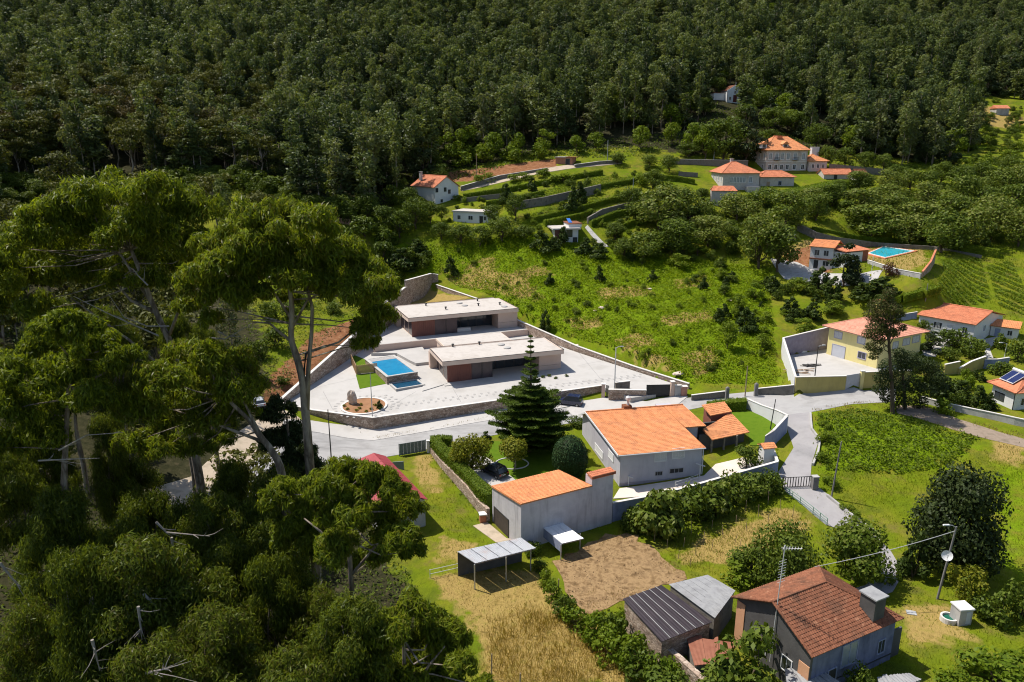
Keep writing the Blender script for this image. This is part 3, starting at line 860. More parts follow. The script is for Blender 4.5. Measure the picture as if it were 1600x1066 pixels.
# ------------------------------------------------------------------ the modern villa: two long flat-roofed houses
def villa(A, B, z0, roofpx, label, vents, lights, blockpx, cladpx, glasspx, sidepx, retpx, bench=False):
    a = at_z(*A, z0); b = at_z(*B, z0)
    fr = Frame(a, b-a); fr.L = float(np.hypot(*(b-a)[:2]))
    lf, lb, rb, rf = roofpx
    ct = wall_hit(fr, *rf)[1]
    aF, bF = flat_hit(fr, *lf, ct)
    _, bB = flat_hit(fr, *lb, ct)
    bF = min(bF, -.25)
    aR = fr.L
    r = empty('villa', fr(fr.L/2, 4, 0), label, 'house')
    th = .85
    ab = wall_hit(fr, *blockpx)[0]
    ac = wall_hit(fr, *cladpx)[0]
    ag = wall_hit(fr, *glasspx)[0]
    # roof slab: fascia ring, membrane sunk inside it, dark edge trim
    mb = MB()
    for (x0,x1,y0,y1) in ((aF,aR+.004,bF,bF+.3),(aF,aR,bB-.3,bB),(aF,aF+.3,bF+.3,bB-.3),(aR-.3,aR,bF+.3,bB-.3)): mb.box(fr, x0,x1,y0,y1, ct-th, ct)
    mb.box(fr, aF+.3, aR-.3, bF+.3, bB-.3, ct-th, ct-.5)
    roof = mb.build('roof', M_fascia, r)
    mb = MB(); mb.box(fr, aF+.32, aR-.32, bF+.32, bB-.32, ct-.45, ct-.08); mb.build('roof_membrane', M_gravelroof, roof)
    mb = MB(); e = .05
    for (x0,x1,y0,y1) in ((aF-e,aR+e,bF-e,bF+.12),(aF-e,aR+e,bB-.12,bB+e),(aF-e,aF+.12,bF+.12,bB-.12),(aR-.12,aR+e,bF+.12,bB-.12)): mb.box(fr, x0,x1,y0,y1, ct+.003, ct+.07)
    mb.build('edge_trim', M_darktrim, roof)
    # solid end block and back
    mb = MB(); mb.box(fr, ab, aR-.003, 0, bB-.05, -1, ct-th-.003)
    mb.box(fr, aF+.05, ab-.003, bB-.4, bB-.05, -1, ct-th-.003)
    wl = mb.build('wall', M_beige, r)
    # groove across the end block
    mb = MB(); mb.box(fr, ab+.02, aR+.012, -.012, .02, 1.35, 1.39); mb.build('joint', M_darktrim, wl)
    # core volume behind the cladding
    mb = MB(); mb.box(fr, .2, ac-.003, .15, bB-.403, -1, ct-th-.003); mb.build('core_wall', M_beige, r)
    # cladding boards
    n = max(6, int(ag/.45)); w = ag/n
    cm = None
    for i in range(n):
        if cm is None:
            mb = MB(); mb.box(fr, .012, w-.012, 0, .13, .05, ct-th-.02)
            o = mb.build('cladding_board', M_clad, r); cm = o
        else:
            o = cm.copy(); COL.objects.link(o); o.parent = r
            d = fr(i*w,0,0) - fr(0,0,0); o.location = Vector(d)
    # glazing between cladding and porch
    W = W_front(fr, .12)
    k = max(2, int((ac-ag)/2.2))
    for i in range(k):
        s0 = ag + (ac-ag)*i/k + .08; s1 = ag + (ac-ag)*(i+1)/k - .08
        window(r, W, s0, s1, .1, ct-th-.15, M_darktrim, M_glassv, 0, .06)
    # deep porch: back glass
    W = W_front(fr, 4.2)
    mb = MB(); mb.box(fr, ac, ab-.003, 4.25, bB-.403, -1, ct-th-.003); mb.build('core_wall', M_clad, r)
    k = max(2, int((ab-ac)/2.0))
    for i in range(k):
        s0 = ac + (ab-ac)*i/k + .08; s1 = ac + (ab-ac)*(i+1)/k - .08
        window(r, W, s0, s1, .1, ct-th-.2, M_darktrim, M_glass, 0, .06)
    mb = MB(); mb.box(fr, aF+.3, ab, bF-.3, 4.2, -.6, .04); mb.build('porch_floor', M_paving, r)
    # glazed left side, then a beige return wall flush with the roof edge
    b1 = side_hit(fr, *sidepx, 0.2)[0]
    W = W_left(fr, .2)
    k = 3
    for i in range(k):
        s0 = .25 + (b1-.25)*i/k + .1; s1 = .25 + (b1-.25)*(i+1)/k - .1
        window(r, W, s0, s1, .1, ct-th-.15, M_fascia, M_glassv, 0, .12)
    mb = MB(); mb.box(fr, aF+.05, .19, b1, bB-.403, -1, ct-th-.003); mb.build('return_wall', M_beige, r)
    for (px, py) in vents:
        aa, bb = flat_hit(fr, px, py+1, ct)
        mb = MB(); c = fr(aa, bb, ct-.08)
        mb.lathe(c, [(.16,0),(.16,.45),(.3,.47),(.3,.62),(.1,.7)], 10)
        mb.build('roof_vent', M_black, roof)
    for (px, py) in lights:
        aa, bb = flat_hit(fr, px, py, ct)
        c = fr(aa, bb, ct-.079)
        mb = MB(); mb.lathe(c, [(.75,0),(.75,.14),(.6,.22),(.2,.27)], 16); mb.build('dome_light', M_concrete, roof, smooth=True)
    if bench:
        a0, c0 = wall_hit(fr, *bench[0]); a1, _ = wall_hit(fr, *bench[1])
        mb = MB(); mb.box(fr, a0, a1, .6, 1.6, .05, .75); mb.build('porch_counter', M_cap, r)
    fr.ct = ct; fr.aF = aF; fr.bB = bB; fr.bF = bF
    return r, fr

TZ = 7.0
_A = GYARD(699.2, 598.2)
v1, VF = villa((699.2,598.2), (876.3,578.5), float(_A[2]), [(691,566),(658.5,545),(837,526),(876.3,544)],
      'front villa house with flat white roof and beige walls beside the long pool',
      [(707.6,540.5),(749,537)], [(783,538.5),(792.5,543.5)], (842.5,580), (770,590), (737,592), (681,580), None)
v2, VR = villa((644,527.3), (808.5,510.5), TZ, [(637.5,497.7),(616.5,478),(776.7,466),(808.8,481)],
      'rear villa house with flat white roof on the upper terrace behind the pool house',
      [(665.5,476.5),(696.5,482),(747.5,476.5),(781,475),(746,469)], [(718,473.5),(726,477.5),(788,479)], (778.5,514), (715,519), (680,523), (627,514), None,
      bench=[(710,519),(737,516)])

# linking pavilion between them
def pavilion():
    fr = VF; ct = fr.ct + .05
    p = [flat_hit(fr, *q, ct) for q in ((692.5,539),(682,531),(779.5,519.5),(799,528.7))]
    a0, a1 = (p[0][0]+p[1][0])/2, (p[2][0]+p[3][0])/2
    b0, b1 = fr.bB + .12, max(p[1][1], p[2][1])
    b1 = min(b1, fr.bB + 12)
    r = empty('link_pavilion', fr((a0+a1)/2, (b0+b1)/2, 0), 'low white roofed pavilion wedged between the two villa houses', 'building')
    mb = MB(); mb.box(fr, a0+.2, a1-.2, b0, b1-.2, -1, ct-.5); mb.build('wall', M_beige, r)
    mb = MB(); mb.box(fr, a0, a1, b0, b1, ct-.49, ct); rf = mb.build('roof', M_fascia, r)
    mb = MB(); mb.box(fr, a0+.15, a1-.15, b0+.15, b1-.15, ct+.003, ct+.03); mb.build('roof_membrane', M_gravelroof, rf)
pavilion()

# upper terrace with its pinkish retaining wall
def terrace():
    f = VR
    x0 = -f.L*.0
    P = []
    pl = at_z(598, 549, TZ); 
    bl = f.inv(at_z(600, 537, TZ))[1]
    bfront = -3.4
    a_l = f.inv(at_z(585, 541, TZ))[0]; a_r = f.inv(at_z(800, 515, TZ))[0] + 3.5
    poly = [f(a_l, bfront, 0), f(a_r, bfront, 0), f(a_r+.5, f.bB+1, 0), f(a_l+3, f.bB+1, 0)]
    mb = MB(); mb.prism([p[:2] for p in poly], 3.5, TZ-.02)
    r = mb.build('terrace', M_beige, None, kind='structure'); r['label'] = 'raised terrace with pinkish retaining wall under the rear villa house'
    mb = MB(); poly = [f(a_l+.1, bfront+.1, 0), f(a_r-.1, bfront+.1, 0), f(a_r+.4, f.bB+.9, 0), f(a_l+3.1, f.bB+.9, 0)]
    mb.prism([p[:2] for p in poly], TZ-.015, TZ+.03); mb.build('terrace_floor', M_paving, r)
    return f
terrace()

# ------------------------------------------------------------------ pool, deck, lawn, screen
yz = lambda p: yard_z(p[1])
def pool():
    # raised shell: rim height above the yard read at the front corner
    A = GYARD(604.7, 601); B = GYARD(653, 592)
    fr = Frame(A, B-A); L = float(np.hypot(*(B-A)[:2]))
    c = wall_hit(fr, 604.7, 588.5)[1]
    D = flat_hit(fr, 577, 560, c)[1]
    r = empty('swimming_pool', fr(L/2, D/2, 0), 'raised rectangular blue swimming pool with stone clad front wall', 'pool')
    mb = MB()
    for x0,x1,y0,y1 in ((0,L,0,.35),(0,L,D-.35,D),(0,.35,.35,D-.35),(L-.35,L,.35,D-.35)): mb.box(fr, x0,x1,y0,y1,-1,c-.12)
    mb.box(fr, .35, L-.35, .35, D-.35, -1, c-1.2)
    mb.build('basin', M_stone, r)
    mb = MB()
    for x0,x1,y0,y1 in ((-.08,L+.08,-.08,.45),(-.08,L+.08,D-.5,D+.08),(-.08,.5,.45,D-.5),(L-.5,L+.08,.45,D-.5)): mb.box(fr, x0,x1,y0,y1,c-.118,c)
    mb.build('coping', M_paving, r)
    mb = MB(); mb.box(fr, .36, L-.36, .36, D-.36, c-1.1, c-.14); mb.build('water', M_pool, r)
    n = 4
    for i in range(n):   # steps at the far end
        mb = MB(); mb.box(fr, .5, L-.5, D-.5-.45*(i+1), D-.5-.45*i-.02, c-.6, c-.05-.022*i); mb.build('step', M_concrete, r)
    # catch basin below the front wall
    P = [GYARD(*p) for p in ((617,609),(614,602),(655,592.5),(659,600.5))]
    q = empty('plunge_pool', fr(L/2, -2, 0), 'small dark blue plunge basin with white rim below the raised pool', 'pool')
    a1 = fr.inv(GYARD(661,600))[0]; b0 = fr.inv(GYARD(618,612))[1]
    mb = MB()
    for x0,x1,y0,y1 in ((.3,a1,b0,b0+.4),(.3,a1,-.5,-.1),(.3,.7,b0+.4,-.5),(a1-.4,a1,b0+.4,-.5)): mb.box(fr, x0,x1,y0,y1,-.6,.28)
    mb.build('rim', M_paving, q)
    mb = MB(); mb.box(fr, .71, a1-.41, b0+.41, -.51, -.5, .14); mb.build('water', M_deepwater, q)
    return fr, L, D, c
PF, PL_, PD, PC = pool()
deck1 = sheet('pool_deck', [(655,578),(699,600),(660,612),(661,600),(653,590)], M_paving, .14, 2, hf=YH, g=GYARD, label='white paved deck between the pool and the front villa house')
deck2 = sheet('sun_deck', [(580,556),(660,546),(676,569),(650,572),(638,566),(620,556)], M_paving, .6, 2, hf=YH, g=GYARD, skirt=1.0, label='white sun deck behind the pool')
lawn1 = sheet('lawn', [(556,586),(592,582),(603,600),(562,608)], bpy.data.materials['grassy_ground'], .05, 1.0, hf=YH, g=GYARD, label='small bright green lawn in front of the bamboo screen')
M_lawn = mat('clipped_lawn', [(.065,.125,.005),(.09,.15,.008),(.075,.135,.006)], .8, .95, .5, 14, .1)
lawn1.data.materials.clear(); lawn1.data.materials.append(M_lawn)
lawn2 = sheet('lawn', [(546,556),(551,554),(590,570),(590,581),(557,584)], M_lawn, .05, 1.0, hf=YH, g=GYARD, label='narrow green lawn strip behind the bamboo screen')

def bamboo():
    pts = [GYARD(549,567), GYARD(557,585.5), GYARD(590,581)]
    hgt = z_for_row(pts[1], 571.5) - yard_z(pts[1][1])
    r = empty('bamboo_screen', pts[1], 'brown bamboo screen fence round the lawn beside the pool', 'fence')
    base = None
    for i in range(2):
        a, b = pts[i], pts[i+1]
        L = np.hypot(*(b-a)[:2]); n = int(L/.16)
        fr = Frame(a, b-a)
        mb = MB(); mb.box(fr, 0, L, .06, .10, hgt*.25, hgt*.30); mb.box(fr, 0, L, .06, .10, hgt*.8, hgt*.85); mb.build('rail', M_wood, r)
        for k in range(n):
            p = a + (b-a)*(k+.5)/n; z = yard_z(p[1])
            if base is None:
                mb = MB(); mb.tube([(p[0],p[1],z), (p[0],p[1],z+hgt)], .07, 6); base = mb.build('slat', M_bamboo, r); p0 = np.array([p[0],p[1],z])
            else:
                o = base.copy(); COL.objects.link(o); o.parent = r
                o.location = Vector(np.array([p[0],p[1],z+random.uniform(-.06,.05)]) - p0)
bamboo()

# ------------------------------------------------------------------ garden island with boulder
def island():
    c = GYARD(569, 635)
    e1 = GYARD(603,630) - c; e1[2] = 0
    ax = np.hypot(*e1[:2]); by = np.hypot(*(GYARD(569,622.8)-c)[:2])
    u = np.array([1,.22]); u /= np.hypot(*u); v = np.array([-u[1],u[0]])
    ell = lambda k, s: c[:2] + u*math.cos(k)*ax*s + v*math.sin(k)*by*s
    sheet('flower_bed', [ell(2*math.pi*i/24, .96) for i in range(24)], M_soil, .12, 1.2, hf=YH, px=False, label='oval bed of brown bark mulch with a boulder in the villa yard')
    r = empty('kerb_ring', (c[0],c[1],yard_z(c[1])), 'pale oval kerb round the mulch bed in the villa yard', 'kerb')
    mb = MB()
    for i in range(24):
        p, q = [2*math.pi*j/24 for j in (i, i+1)]
        a, b, d, e = ell(p,.96), ell(q,.96), ell(q,1.06), ell(p,1.06)
        z = lambda t: yard_z(t[1])
        mb.hexa([(*a,z(a)),(*b,z(b)),(*d,z(d)),(*e,z(e)),(*a,z(a)+.2),(*b,z(b)+.2),(*d,z(d)+.2),(*e,z(e)+.2)])
    mb.build('kerb_body', M_cap, r)
    # dark pavers: a ring of slabs round the bed and a double line across the yard
    M_pav = mat('dark_paver', [(.30,.288,.272),(.355,.342,.325)], 1, .9, .2, 6)
    base = None
    def slab(x, y, ang, w=.42, d=.6):
        nonlocal base
        if base is None:
            mb = MB(); mb.hexa([(x-w/2,y-d/2,yard_z(y)-.05),(x+w/2,y-d/2,yard_z(y)-.05),(x+w/2,y+d/2,yard_z(y)-.05),(x-w/2,y+d/2,yard_z(y)-.05),
                                (x-w/2,y-d/2,yard_z(y)+.03),(x+w/2,y-d/2,yard_z(y)+.03),(x+w/2,y+d/2,yard_z(y)+.03),(x-w/2,y+d/2,yard_z(y)+.03)])
            me = mb.build('paver', M_pav, None, origin=(x,y,yard_z(y))); me.parent = yard; base = me; o = me
        else:
            o = base.copy(); COL.objects.link(o); o.parent = yard
        o.location = (x, y, yard_z(y)); o.rotation_euler = (0.055*math.cos(ang), 0.055*math.sin(ang)*0, ang)
    for i in range(26):
        a = 2*math.pi*i/26
        for s in (1.30,):
            p = ell(a, s); slab(p[0], p[1], math.atan2(*( (ell(a,s+.1)-p)[::-1])) - math.pi/2)
    for i in range(0, 26):
        a = 2*math.pi*(i+.5)/26
        p = ell(a, 1.56)
        if (a < .9 or a > 5.4) and not (-2.4 < (a - 2*math.pi if a > math.pi else a) < -.5): slab(p[0], p[1], math.atan2(*((ell(a,1.6)-p)[::-1])) - math.pi/2)
    l0, l1 = GYARD(613,634), GYARD(1000,587)
    n = 36; d = (l1-l0)/n
    nv = np.array([-d[1], d[0]]); nv /= np.hypot(*nv)
    for i in range(n+1):
        p = l0 + d*i
        for s in (.55, -.55):
            q = p[:2] + nv*s + d[:2]*(.25 if s > 0 else -.25)
            if in_poly(q[0], q[1], YARD): slab(q[0], q[1], math.atan2(d[1], d[0]))
    # boulder: uneven upright stone
    bpos = GYARD(550.5, 632)
    top = z_for_row(bpos, 606.5) - yard_z(bpos[1])
    bm = bmesh.new(); bmesh.ops.create_icosphere(bm, subdivisions=4, radius=1)
    from mathutils import noise as mnoise
    for vv in bm.verts:
        n_ = mnoise.noise(vv.co*1.4 + Vector((3,1,2)))*.35 + mnoise.noise(vv.co*3.2)*.16
        vv.co *= 1 + n_
        vv.co = Vector((vv.co.x*.72*(1-.18*vv.co.z), vv.co.y*.62, (vv.co.z*.5+.42)*top))
        if vv.co.z < .5: vv.co.x *= 1.15
    me = bpy.data.meshes.new('boulder'); bm.to_mesh(me); bm.free(); me.materials.append(M_boulder)
    o = bpy.data.objects.new('boulder', me); COL.objects.link(o); o.location = (bpos[0], bpos[1], yard_z(bpos[1])+.05)
    tag(o, 'tall upright pale boulder standing in the oval mulch bed', 'boulder')
    return c, ell
ISL_C, ISL_ELL = island()

# ------------------------------------------------------------------ villa boundary walls, gates
def on_seg(P, Q, px, z):
    lo, hi = 0., 1.
    P, Q = np.array(P), np.array(Q)
    f = lambda t: project((*(P+(Q-P)*t), z))[0] - px
    s = f(0) < 0
    for _ in range(40):
        m = (lo+hi)/2
        if (f(m) < 0) == s: lo = m
        else: hi = m
    return P + (Q-P)*lo

C_L = np.array(YARD[0]); C_F1 = np.array(YARD[2]) ; C_G = np.array(YARD[4])
APEX = np.array((-22.0, 197.5)); C_R = np.array(YARD[7]) + np.array((.6,.2))
def vwall(name, label, P, rows, m=None, t=.45, zs=None):
    tops = zs or [z_for_row(p, r) for p, r in zip(P, rows)]
    P2, T2 = densify(P, [z - .1 for z in tops])
    return wall(name, P2, T2, label, m or M_stone, t, capm=M_cap, base_drop=.9, cap_h=.1)
fw = [np.array(YARD[1])+(0,-.3), C_F1+(0,-.3), np.array(YARD[3])+(.05,-.3), C_G+(.1,-.3)]
vwall('stone_wall', 'long stained stone retaining wall between the villa yard and the village road', [C_L+(-.2,-.2)] + fw, [627.5, 640, 652, 627, 601.5])
lw = [C_L+(-.3,0), on_seg(C_L, APEX, 560, 9), on_seg(C_L, APEX, 604, 12), on_seg(C_L, APEX, 632, 14), APEX+(-.6,0)]
vwall('stone_wall', 'sloping stone wall along the left edge of the villa yard beside reddish earth', lw, [625, 516, 471, 449, 437], t=.5)
# tall bastion at the far point of the plot
aw = [on_seg(C_L, APEX, 634, 14), APEX, APEX+(1.9,.1)]
vwall('stone_wall', 'tall pale stone corner wall at the far point of the villa plot', [aw[0], aw[1]+(0,.6), aw[2]+(0,.5)], [438, 427, 429], t=.55)
Rp = np.array(YARD[8]) + np.array((.35,.25))
rw = [C_R, on_seg(C_R, Rp, 990, 6), Rp, on_seg(Rp, APEX, 811, 9), on_seg(Rp, APEX, 745, 12), APEX+(1.5,-1.2)]
vwall('stone_wall', 'long pale stone wall between the villa yard and the fern field', rw, [599, 571.5, 540.5, 500.5, 466, 444.5], t=.4)

def gate_front():
    g0 = G(945, 622); 
    line = [G(940,621), G(951,624), G(1010,625), G(1047,621), G(1054,620), G(1074,618)]
    zt = lambda p, r: z_for_row(p, r)
    def block(name, label, cat, p, q, row, m, t=.5, capm=None):
        fr = Frame(p, q-p); L = float(np.hypot(*(q-p)[:2])); c = zt(p, row) - p[2]
        e = empty(name, p, label, cat); mb = MB(); mb.box(fr, 0, L, 0, t, -.8, c); mb.build('body', m, e)
        if capm:
            mb = MB(); mb.box(fr, -.08, L+.08, -.08, t+.08, c+.003, c+.1); mb.build('coping', capm, e)
        return e, fr, L, c
    block('gate_pillar', 'square pale gate pillar at the end of the stone road wall', 'pillar', G(939.5,622), G(945,622), 601, M_beige, .8, M_cap)
    e = empty('garden_gate', G(945.5,622), 'dark narrow pedestrian gate beside the square pale pillar', 'gate')
    p, q = G(945.5,622), G(950.5,623); fr = Frame(p, q-p); L = float(np.hypot(*(q-p)[:2]))
    c = zt(p, 602.5)-p[2]; n = 5
    mb = MB(); mb.box(fr, 0, L, .2, .26, .05, .15); mb.box(fr, 0, L, .2, .26, c-.1, c); mb.build('frame', M_black, e)
    for i in range(n):
        mb = MB(); mb.box(fr, L*i/n+.02, L*(i+1)/n-.02, .21, .25, .152, c-.102); mb.build('slat', M_black, e)
    block('gate_wall', 'pale stone panel wall with coping between the two villa gates', 'wall', G(951,626.5), G(1009,624.5), 609.5, M_stone, .45, M_cap)
    block('gate_wall', 'second shorter stone wall standing behind the gate panel wall', 'wall', GYARD(962,611), GYARD(984,608), 598.5, M_stonedark, .4, M_cap)
    p, q = G(1009.5,624), G(1047.5,620.5); fr = Frame(p, q-p); L = float(np.hypot(*(q-p)[:2])); c = zt(p, 602.5)-p[2]
    e = empty('sliding_gate', fr(L/2,0,0), 'wide black sliding driveway gate of the villa', 'gate')
    mb = MB(); mb.box(fr, .03, L-.03, .3, .38, .04, .14); mb.box(fr, .03, L-.03, .3, .38, c-.1, c); mb.build('frame', M_black, e)
    n = 14
    for i in range(n):
        mb = MB(); mb.box(fr, .05, L-.05, .31, .37, .15+(c-.26)*i/n+.01, .15+(c-.26)*(i+1)/n-.01); mb.build('slat', M_black, e)
    block('gate_pillar', 'square pale gate pillar right of the black sliding gate', 'pillar', G(1048,620.5), G(1053.5,620), 597.5, M_beige, .8, M_cap)
    block('gate_wall', 'grey panel wall between gate pillar and reddish kiosk', 'wall', G(1054,620.5), G(1064,619.5), 603, M_concrete, .4, M_cap)
    block('meter_kiosk', 'small reddish brick kiosk with a pale cap at the end of the villa wall', 'kiosk', G(1064,620), G(1073.5,619), 605, mat('reddish_brick', [(.42,.2,.14),(.5,.27,.2)], 2, .9), .9, M_cap)
gate_front()
# ------------------------------------------------------------------ grey house with orange roof
def grey_house():
    fr = frame_px((967.5,760.5), (1095,741))
    L = fr.L
    ce = wall_hit(fr, 967.5, 709)[1]
    br, cr = side_hit(fr, 916, 643, -.3)
    print('grey house ridge', br, cr, side_hit(fr, 893, 650, 0))
    br = min(max(br, 9.5), 15.5); D = br + 3.2
    r = empty('house', fr(L/2, 6, 0), 'grey rendered house with large orange tiled roof and white shutters beside the lane', 'house')
    cb = cr - 1.7
    # right bay set back
    bay_a = L + 1.1; bay_b = flat_hit(fr, 1082, 670, ce)[1]
    gable_walls(fr, r, 0, L, 0, D, ce, br, cr, M_greywall, -1.5, cb)
    mb = MB(); mb.box(fr, L+.003, bay_a+1.6, bay_b+.6, D-.3, -1.5, ce+.1); mb.build('bay_wall', M_greywall, r)
    k = (cr-ce)/br
    mb = MB()
    o = .55
    roof_plane(mb, fr(-.5,-o,ce-k*o), fr(L+.2,-o,ce-k*o), fr(L+.2,br,cr), fr(-.5,br,cr), .3, .42, .05, .035)
    aR = flat_hit(fr, 1105, 667, ce+k*bay_b)[0]
    roof_plane(mb, fr(L+.203,bay_b,ce+k*bay_b), fr(aR,bay_b,ce+k*bay_b), fr(aR,br,cr), fr(L+.203,br,cr), .3, .42, .05, .035)
    roof_plane(mb, fr(aR,D+.4,cb-.1), fr(-.5,D+.4,cb-.1), fr(-.5,br,cr), fr(aR,br,cr), .3, .42, .05, .035)
    ridge_tiles(mb, fr(-.5,br,cr+.05), fr(aR,br,cr+.05), .15)
    roof = mb.build('roof', M_orange, r)
    # pale barge board along the left rake and eave
    mb = MB()
    def bar(p, q, w=.1, h=.28):
        p, q = np.array(p), np.array(q)
        off = fr.u*w
        mb.hexa([p-off,p,q,q-off,p-off+(0,0,h),p+(0,0,h),q+(0,0,h),q-off+(0,0,h)])
    bar(fr(-.52,-o,ce-k*o-.22), fr(-.52,br,cr-.22)); bar(fr(-.52,br,cr-.22), fr(-.52,D+.5,cb-.32))
    mb.build('barge_board', M_white, roof)
    W = W_left(fr, 0)
    for (x0,y0,x1,y1,sh) in ((900,678,910,692,0),(930,695,942,715,1),(951,706,958.5,718,1)):
        b1, c1 = side_hit(fr, x0, y0, 0); b0, c0 = side_hit(fr, x1, y1, 0)
        c0, c1 = min(c0,c1), max(c0,c1)
        mid = (c0+c1)/2; hh = max(.5, (c1-c0)/2*.72)
        window(r, W, min(b0,b1), max(b0,b1), mid-hh, mid+hh, M_white, M_glass, 1, .12, shutter=M_white if sh else None)
    W = W_front(fr, 0)
    for (x0,y0,x1,y1) in ((1024,706,1040,721),(1051.5,701,1068,716)):
        a0, c1 = wall_hit(fr, x0, y0); a1, c0 = wall_hit(fr, x1, y1)
        window(r, W, a0, a1, c0+.15, c1-.1, M_white, M_glass, 1, .12, shutter=M_white)
    for (x0,y0,x1,y1) in ((1024,738.5,1034.5,741.5),(1047,734,1067,737)):
        a0, c1 = wall_hit(fr, x0, y0); a1, c0 = wall_hit(fr, x1, y1)
        window(r, W, a0, a1, min(c0,c1)-.05, max(c0,c1)+.1, M_concrete, M_black, 2, .06, name='vent_window')
    mb = MB(); mb.tube([fr(-.5,-o-.08,ce-k*o-.06), fr(L+.2,-o-.08,ce-k*o-.06)], .08, 7); mb.build('gutter', M_white, r)
    # plinth, downpipe
    mb = MB(); wbox(mb, W, -.02, L+.02, -1, .55, -.02, .05); mb.build('plinth', mat('plinth_render', [(.30,.27,.30),(.34,.31,.34)], 1, .9), r)
    mb = MB(); mb.tube([fr(L+.12,-.06,0), fr(L+.12,-.06,ce-.2)], .07, 8); mb.build('downpipe', M_white, r)
    # chimney with metal cowl on the ridge
    ca, cbb = flat_hit(fr, 976.5, 626, cr+1.0)
    mb = MB(); mb.box(fr, ca-.7, ca+.7, br-.1, br+1.1, cr-1.2, cr+.55); ch = mb.build('chimney', M_oldtile, r)
    mb = MB(); c = fr(ca+.2, br+.5, cr+.553); mb.lathe(c, [(.22,0),(.2,.9),(.45,1.0),(.42,1.35),(.1,1.6)], 10); mb.build('cowl', M_palepole, ch)
    # annex: veranda roof on posts, with a second small roof above it
    pts = [(1113,687.5),(1171,675.5),(1139,647),(1099,670)]
    c_lo, c_hi = ce-1.3, ce-.15
    P = [at_z(*pts[0], fr.o[2]+c_lo), at_z(*pts[1], fr.o[2]+c_lo), at_z(*pts[2], fr.o[2]+c_hi), at_z(*pts[3], fr.o[2]+c_hi)]
    ab = [fr.inv(p) for p in P]
    a0 = ab[0][0]; a1 = ab[1][0]; b0 = min(ab[0][1], ab[1][1]); b1 = (ab[2][1]+ab[3][1])/2
    mb = MB(); roof_plane(mb, P[0], P[1], P[2], P[3], .3, .42, .05, .035); mb.build('veranda_roof', M_orange, r)
    fl = .35
    mb = MB(); mb.box(fr, bay_a+1.61, a1-.5, b0+1.0, b1+1, -1, fl); mb.build('veranda_floor', M_paving, r)
    mb = MB(); mb.box(fr, bay_a+1.61, a1-.7, b1+.4, b1+.7, fl, c_hi-.3); mb.box(fr, bay_a+1.62, a1-.75, b0+1.9, b0+2.1, fl, c_lo+.15); mb.build('veranda_wall', M_dark_shade, r)  # dark colour stands in for the shade inside the veranda
    mb = MB(); mb.box(fr, a0+.2, a0+4.2, b0+.5, b0+.75, -1, fl+.75); mb.build('parapet', M_beige, r)
    for s in (.3, 2.4, 4.6):
        mb = MB(); mb.box(fr, a0+s, a0+s+.28, b0+.8, b0+1.08, fl, c_lo-.02); mb.build('post', M_stonedark, r)
    pts = [(1110.6,649.5),(1143.5,643.3),(1131.7,627.6),(1096.5,633)]
    z1, z2 = fr.o[2]+ce+.5, fr.o[2]+ce+1.3
    P = [at_z(*pts[0], z1), at_z(*pts[1], z1), at_z(*pts[2], z2), at_z(*pts[3], z2)]
    mb = MB(); roof_plane(mb, *P, .3, .42, .05, .035); mb.build('upper_roof', M_orange, r)
    q = [fr.inv(p) for p in P]
    mb = MB(); mb.box(fr, q[0][0]+.5, q[1][0]-.6, q[0][1]+.7, q[2][1]-.2, -1, ce+.45); mb.build('upper_wall', mat('red_brown_render', [(.20,.07,.05),(.25,.09,.06)], 1, .9), r)
    return fr, ce
HF, H_CE = grey_house()

# ------------------------------------------------------------------ barn with orange monopitch roof
def barn():
    fr = frame_px((814,860), (955.5,817.5))
    L = fr.L
    cf = wall_hit(fr, 814, 787)[1]
    D, cbk = side_hit(fr, 769, 760, 0)
    cbk = min(cbk, cf+.8)
    D = side_hit(fr, 769, 760, 0)[0]
    r = empty('barn', fr(L/2, D/2, 0), 'windowless stained grey barn with flat orange tiled roof next to two sheet roofed shelters', 'barn')
    ap, _ = wall_hit(fr, 925, 757)
    mb = MB()
    vs = [fr(0,0,-1),fr(ap+.02,0,-1),fr(ap+.02,D,-1),fr(0,D,-1),fr(0,0,cf-.05),fr(ap+.02,0,cf-.05),fr(ap+.02,D,cbk-.05),fr(0,D,cbk-.05)]
    mb.hexa(vs); wl = mb.build('wall', M_barnwall, r)
    cp = wall_hit(fr, 940, 742)[1]
    mb = MB(); mb.box(fr, ap, L+.01, -.012, 1.5, -1, cp-.15); pa = mb.build('parapet_wall', M_barnwall, r)
    mb = MB(); roof_plane(mb, fr(ap-.1,-.25,cp-.14), fr(L+.25,-.25,cp-.14), fr(L+.25,1.2,cp+.16), fr(ap-.1,1.2,cp+.16), .3, .4, .07, .03); 
    ridge_tiles(mb, fr(ap-.15,-.1,cp), fr(L+.25,-.1,cp), .15); mb.build('parapet_tiles', M_orange2, pa)
    mb = MB(); roof_plane(mb, fr(-.15,-.12,cf-.02), fr(ap-.004,-.12,cf-.02), fr(ap-.004,D+.15,cbk+.02), fr(-.15,D+.15,cbk+.02), .28, .42, .05, .03); mb.build('roof', M_orange, r)
    # sliding door and small window in the left wall
    W = W_left(fr, 0)
    b0, c0 = side_hit(fr, 787, 838, 0); b1, _ = side_hit(fr, 772.5, 806, 0)
    ct = side_hit(fr, 772.5, 806, 0)[1]
    print('barn', D, cf, cbk, b0, b1, ct)
    door(r, W, D*.42, D*.92, 0, 2.6, mat('dark_brown_door', [(.05,.04,.035),(.07,.055,.045)], 2, .7), M_darktrim)
    return fr
BF = barn()
barn_strip = sheet('pavement', [(739,822),(761,816),(792,842),(812,842),(800,852),(775,848)], M_sand, .06, 1.5, label='sandy paved strip in front of the barn door')

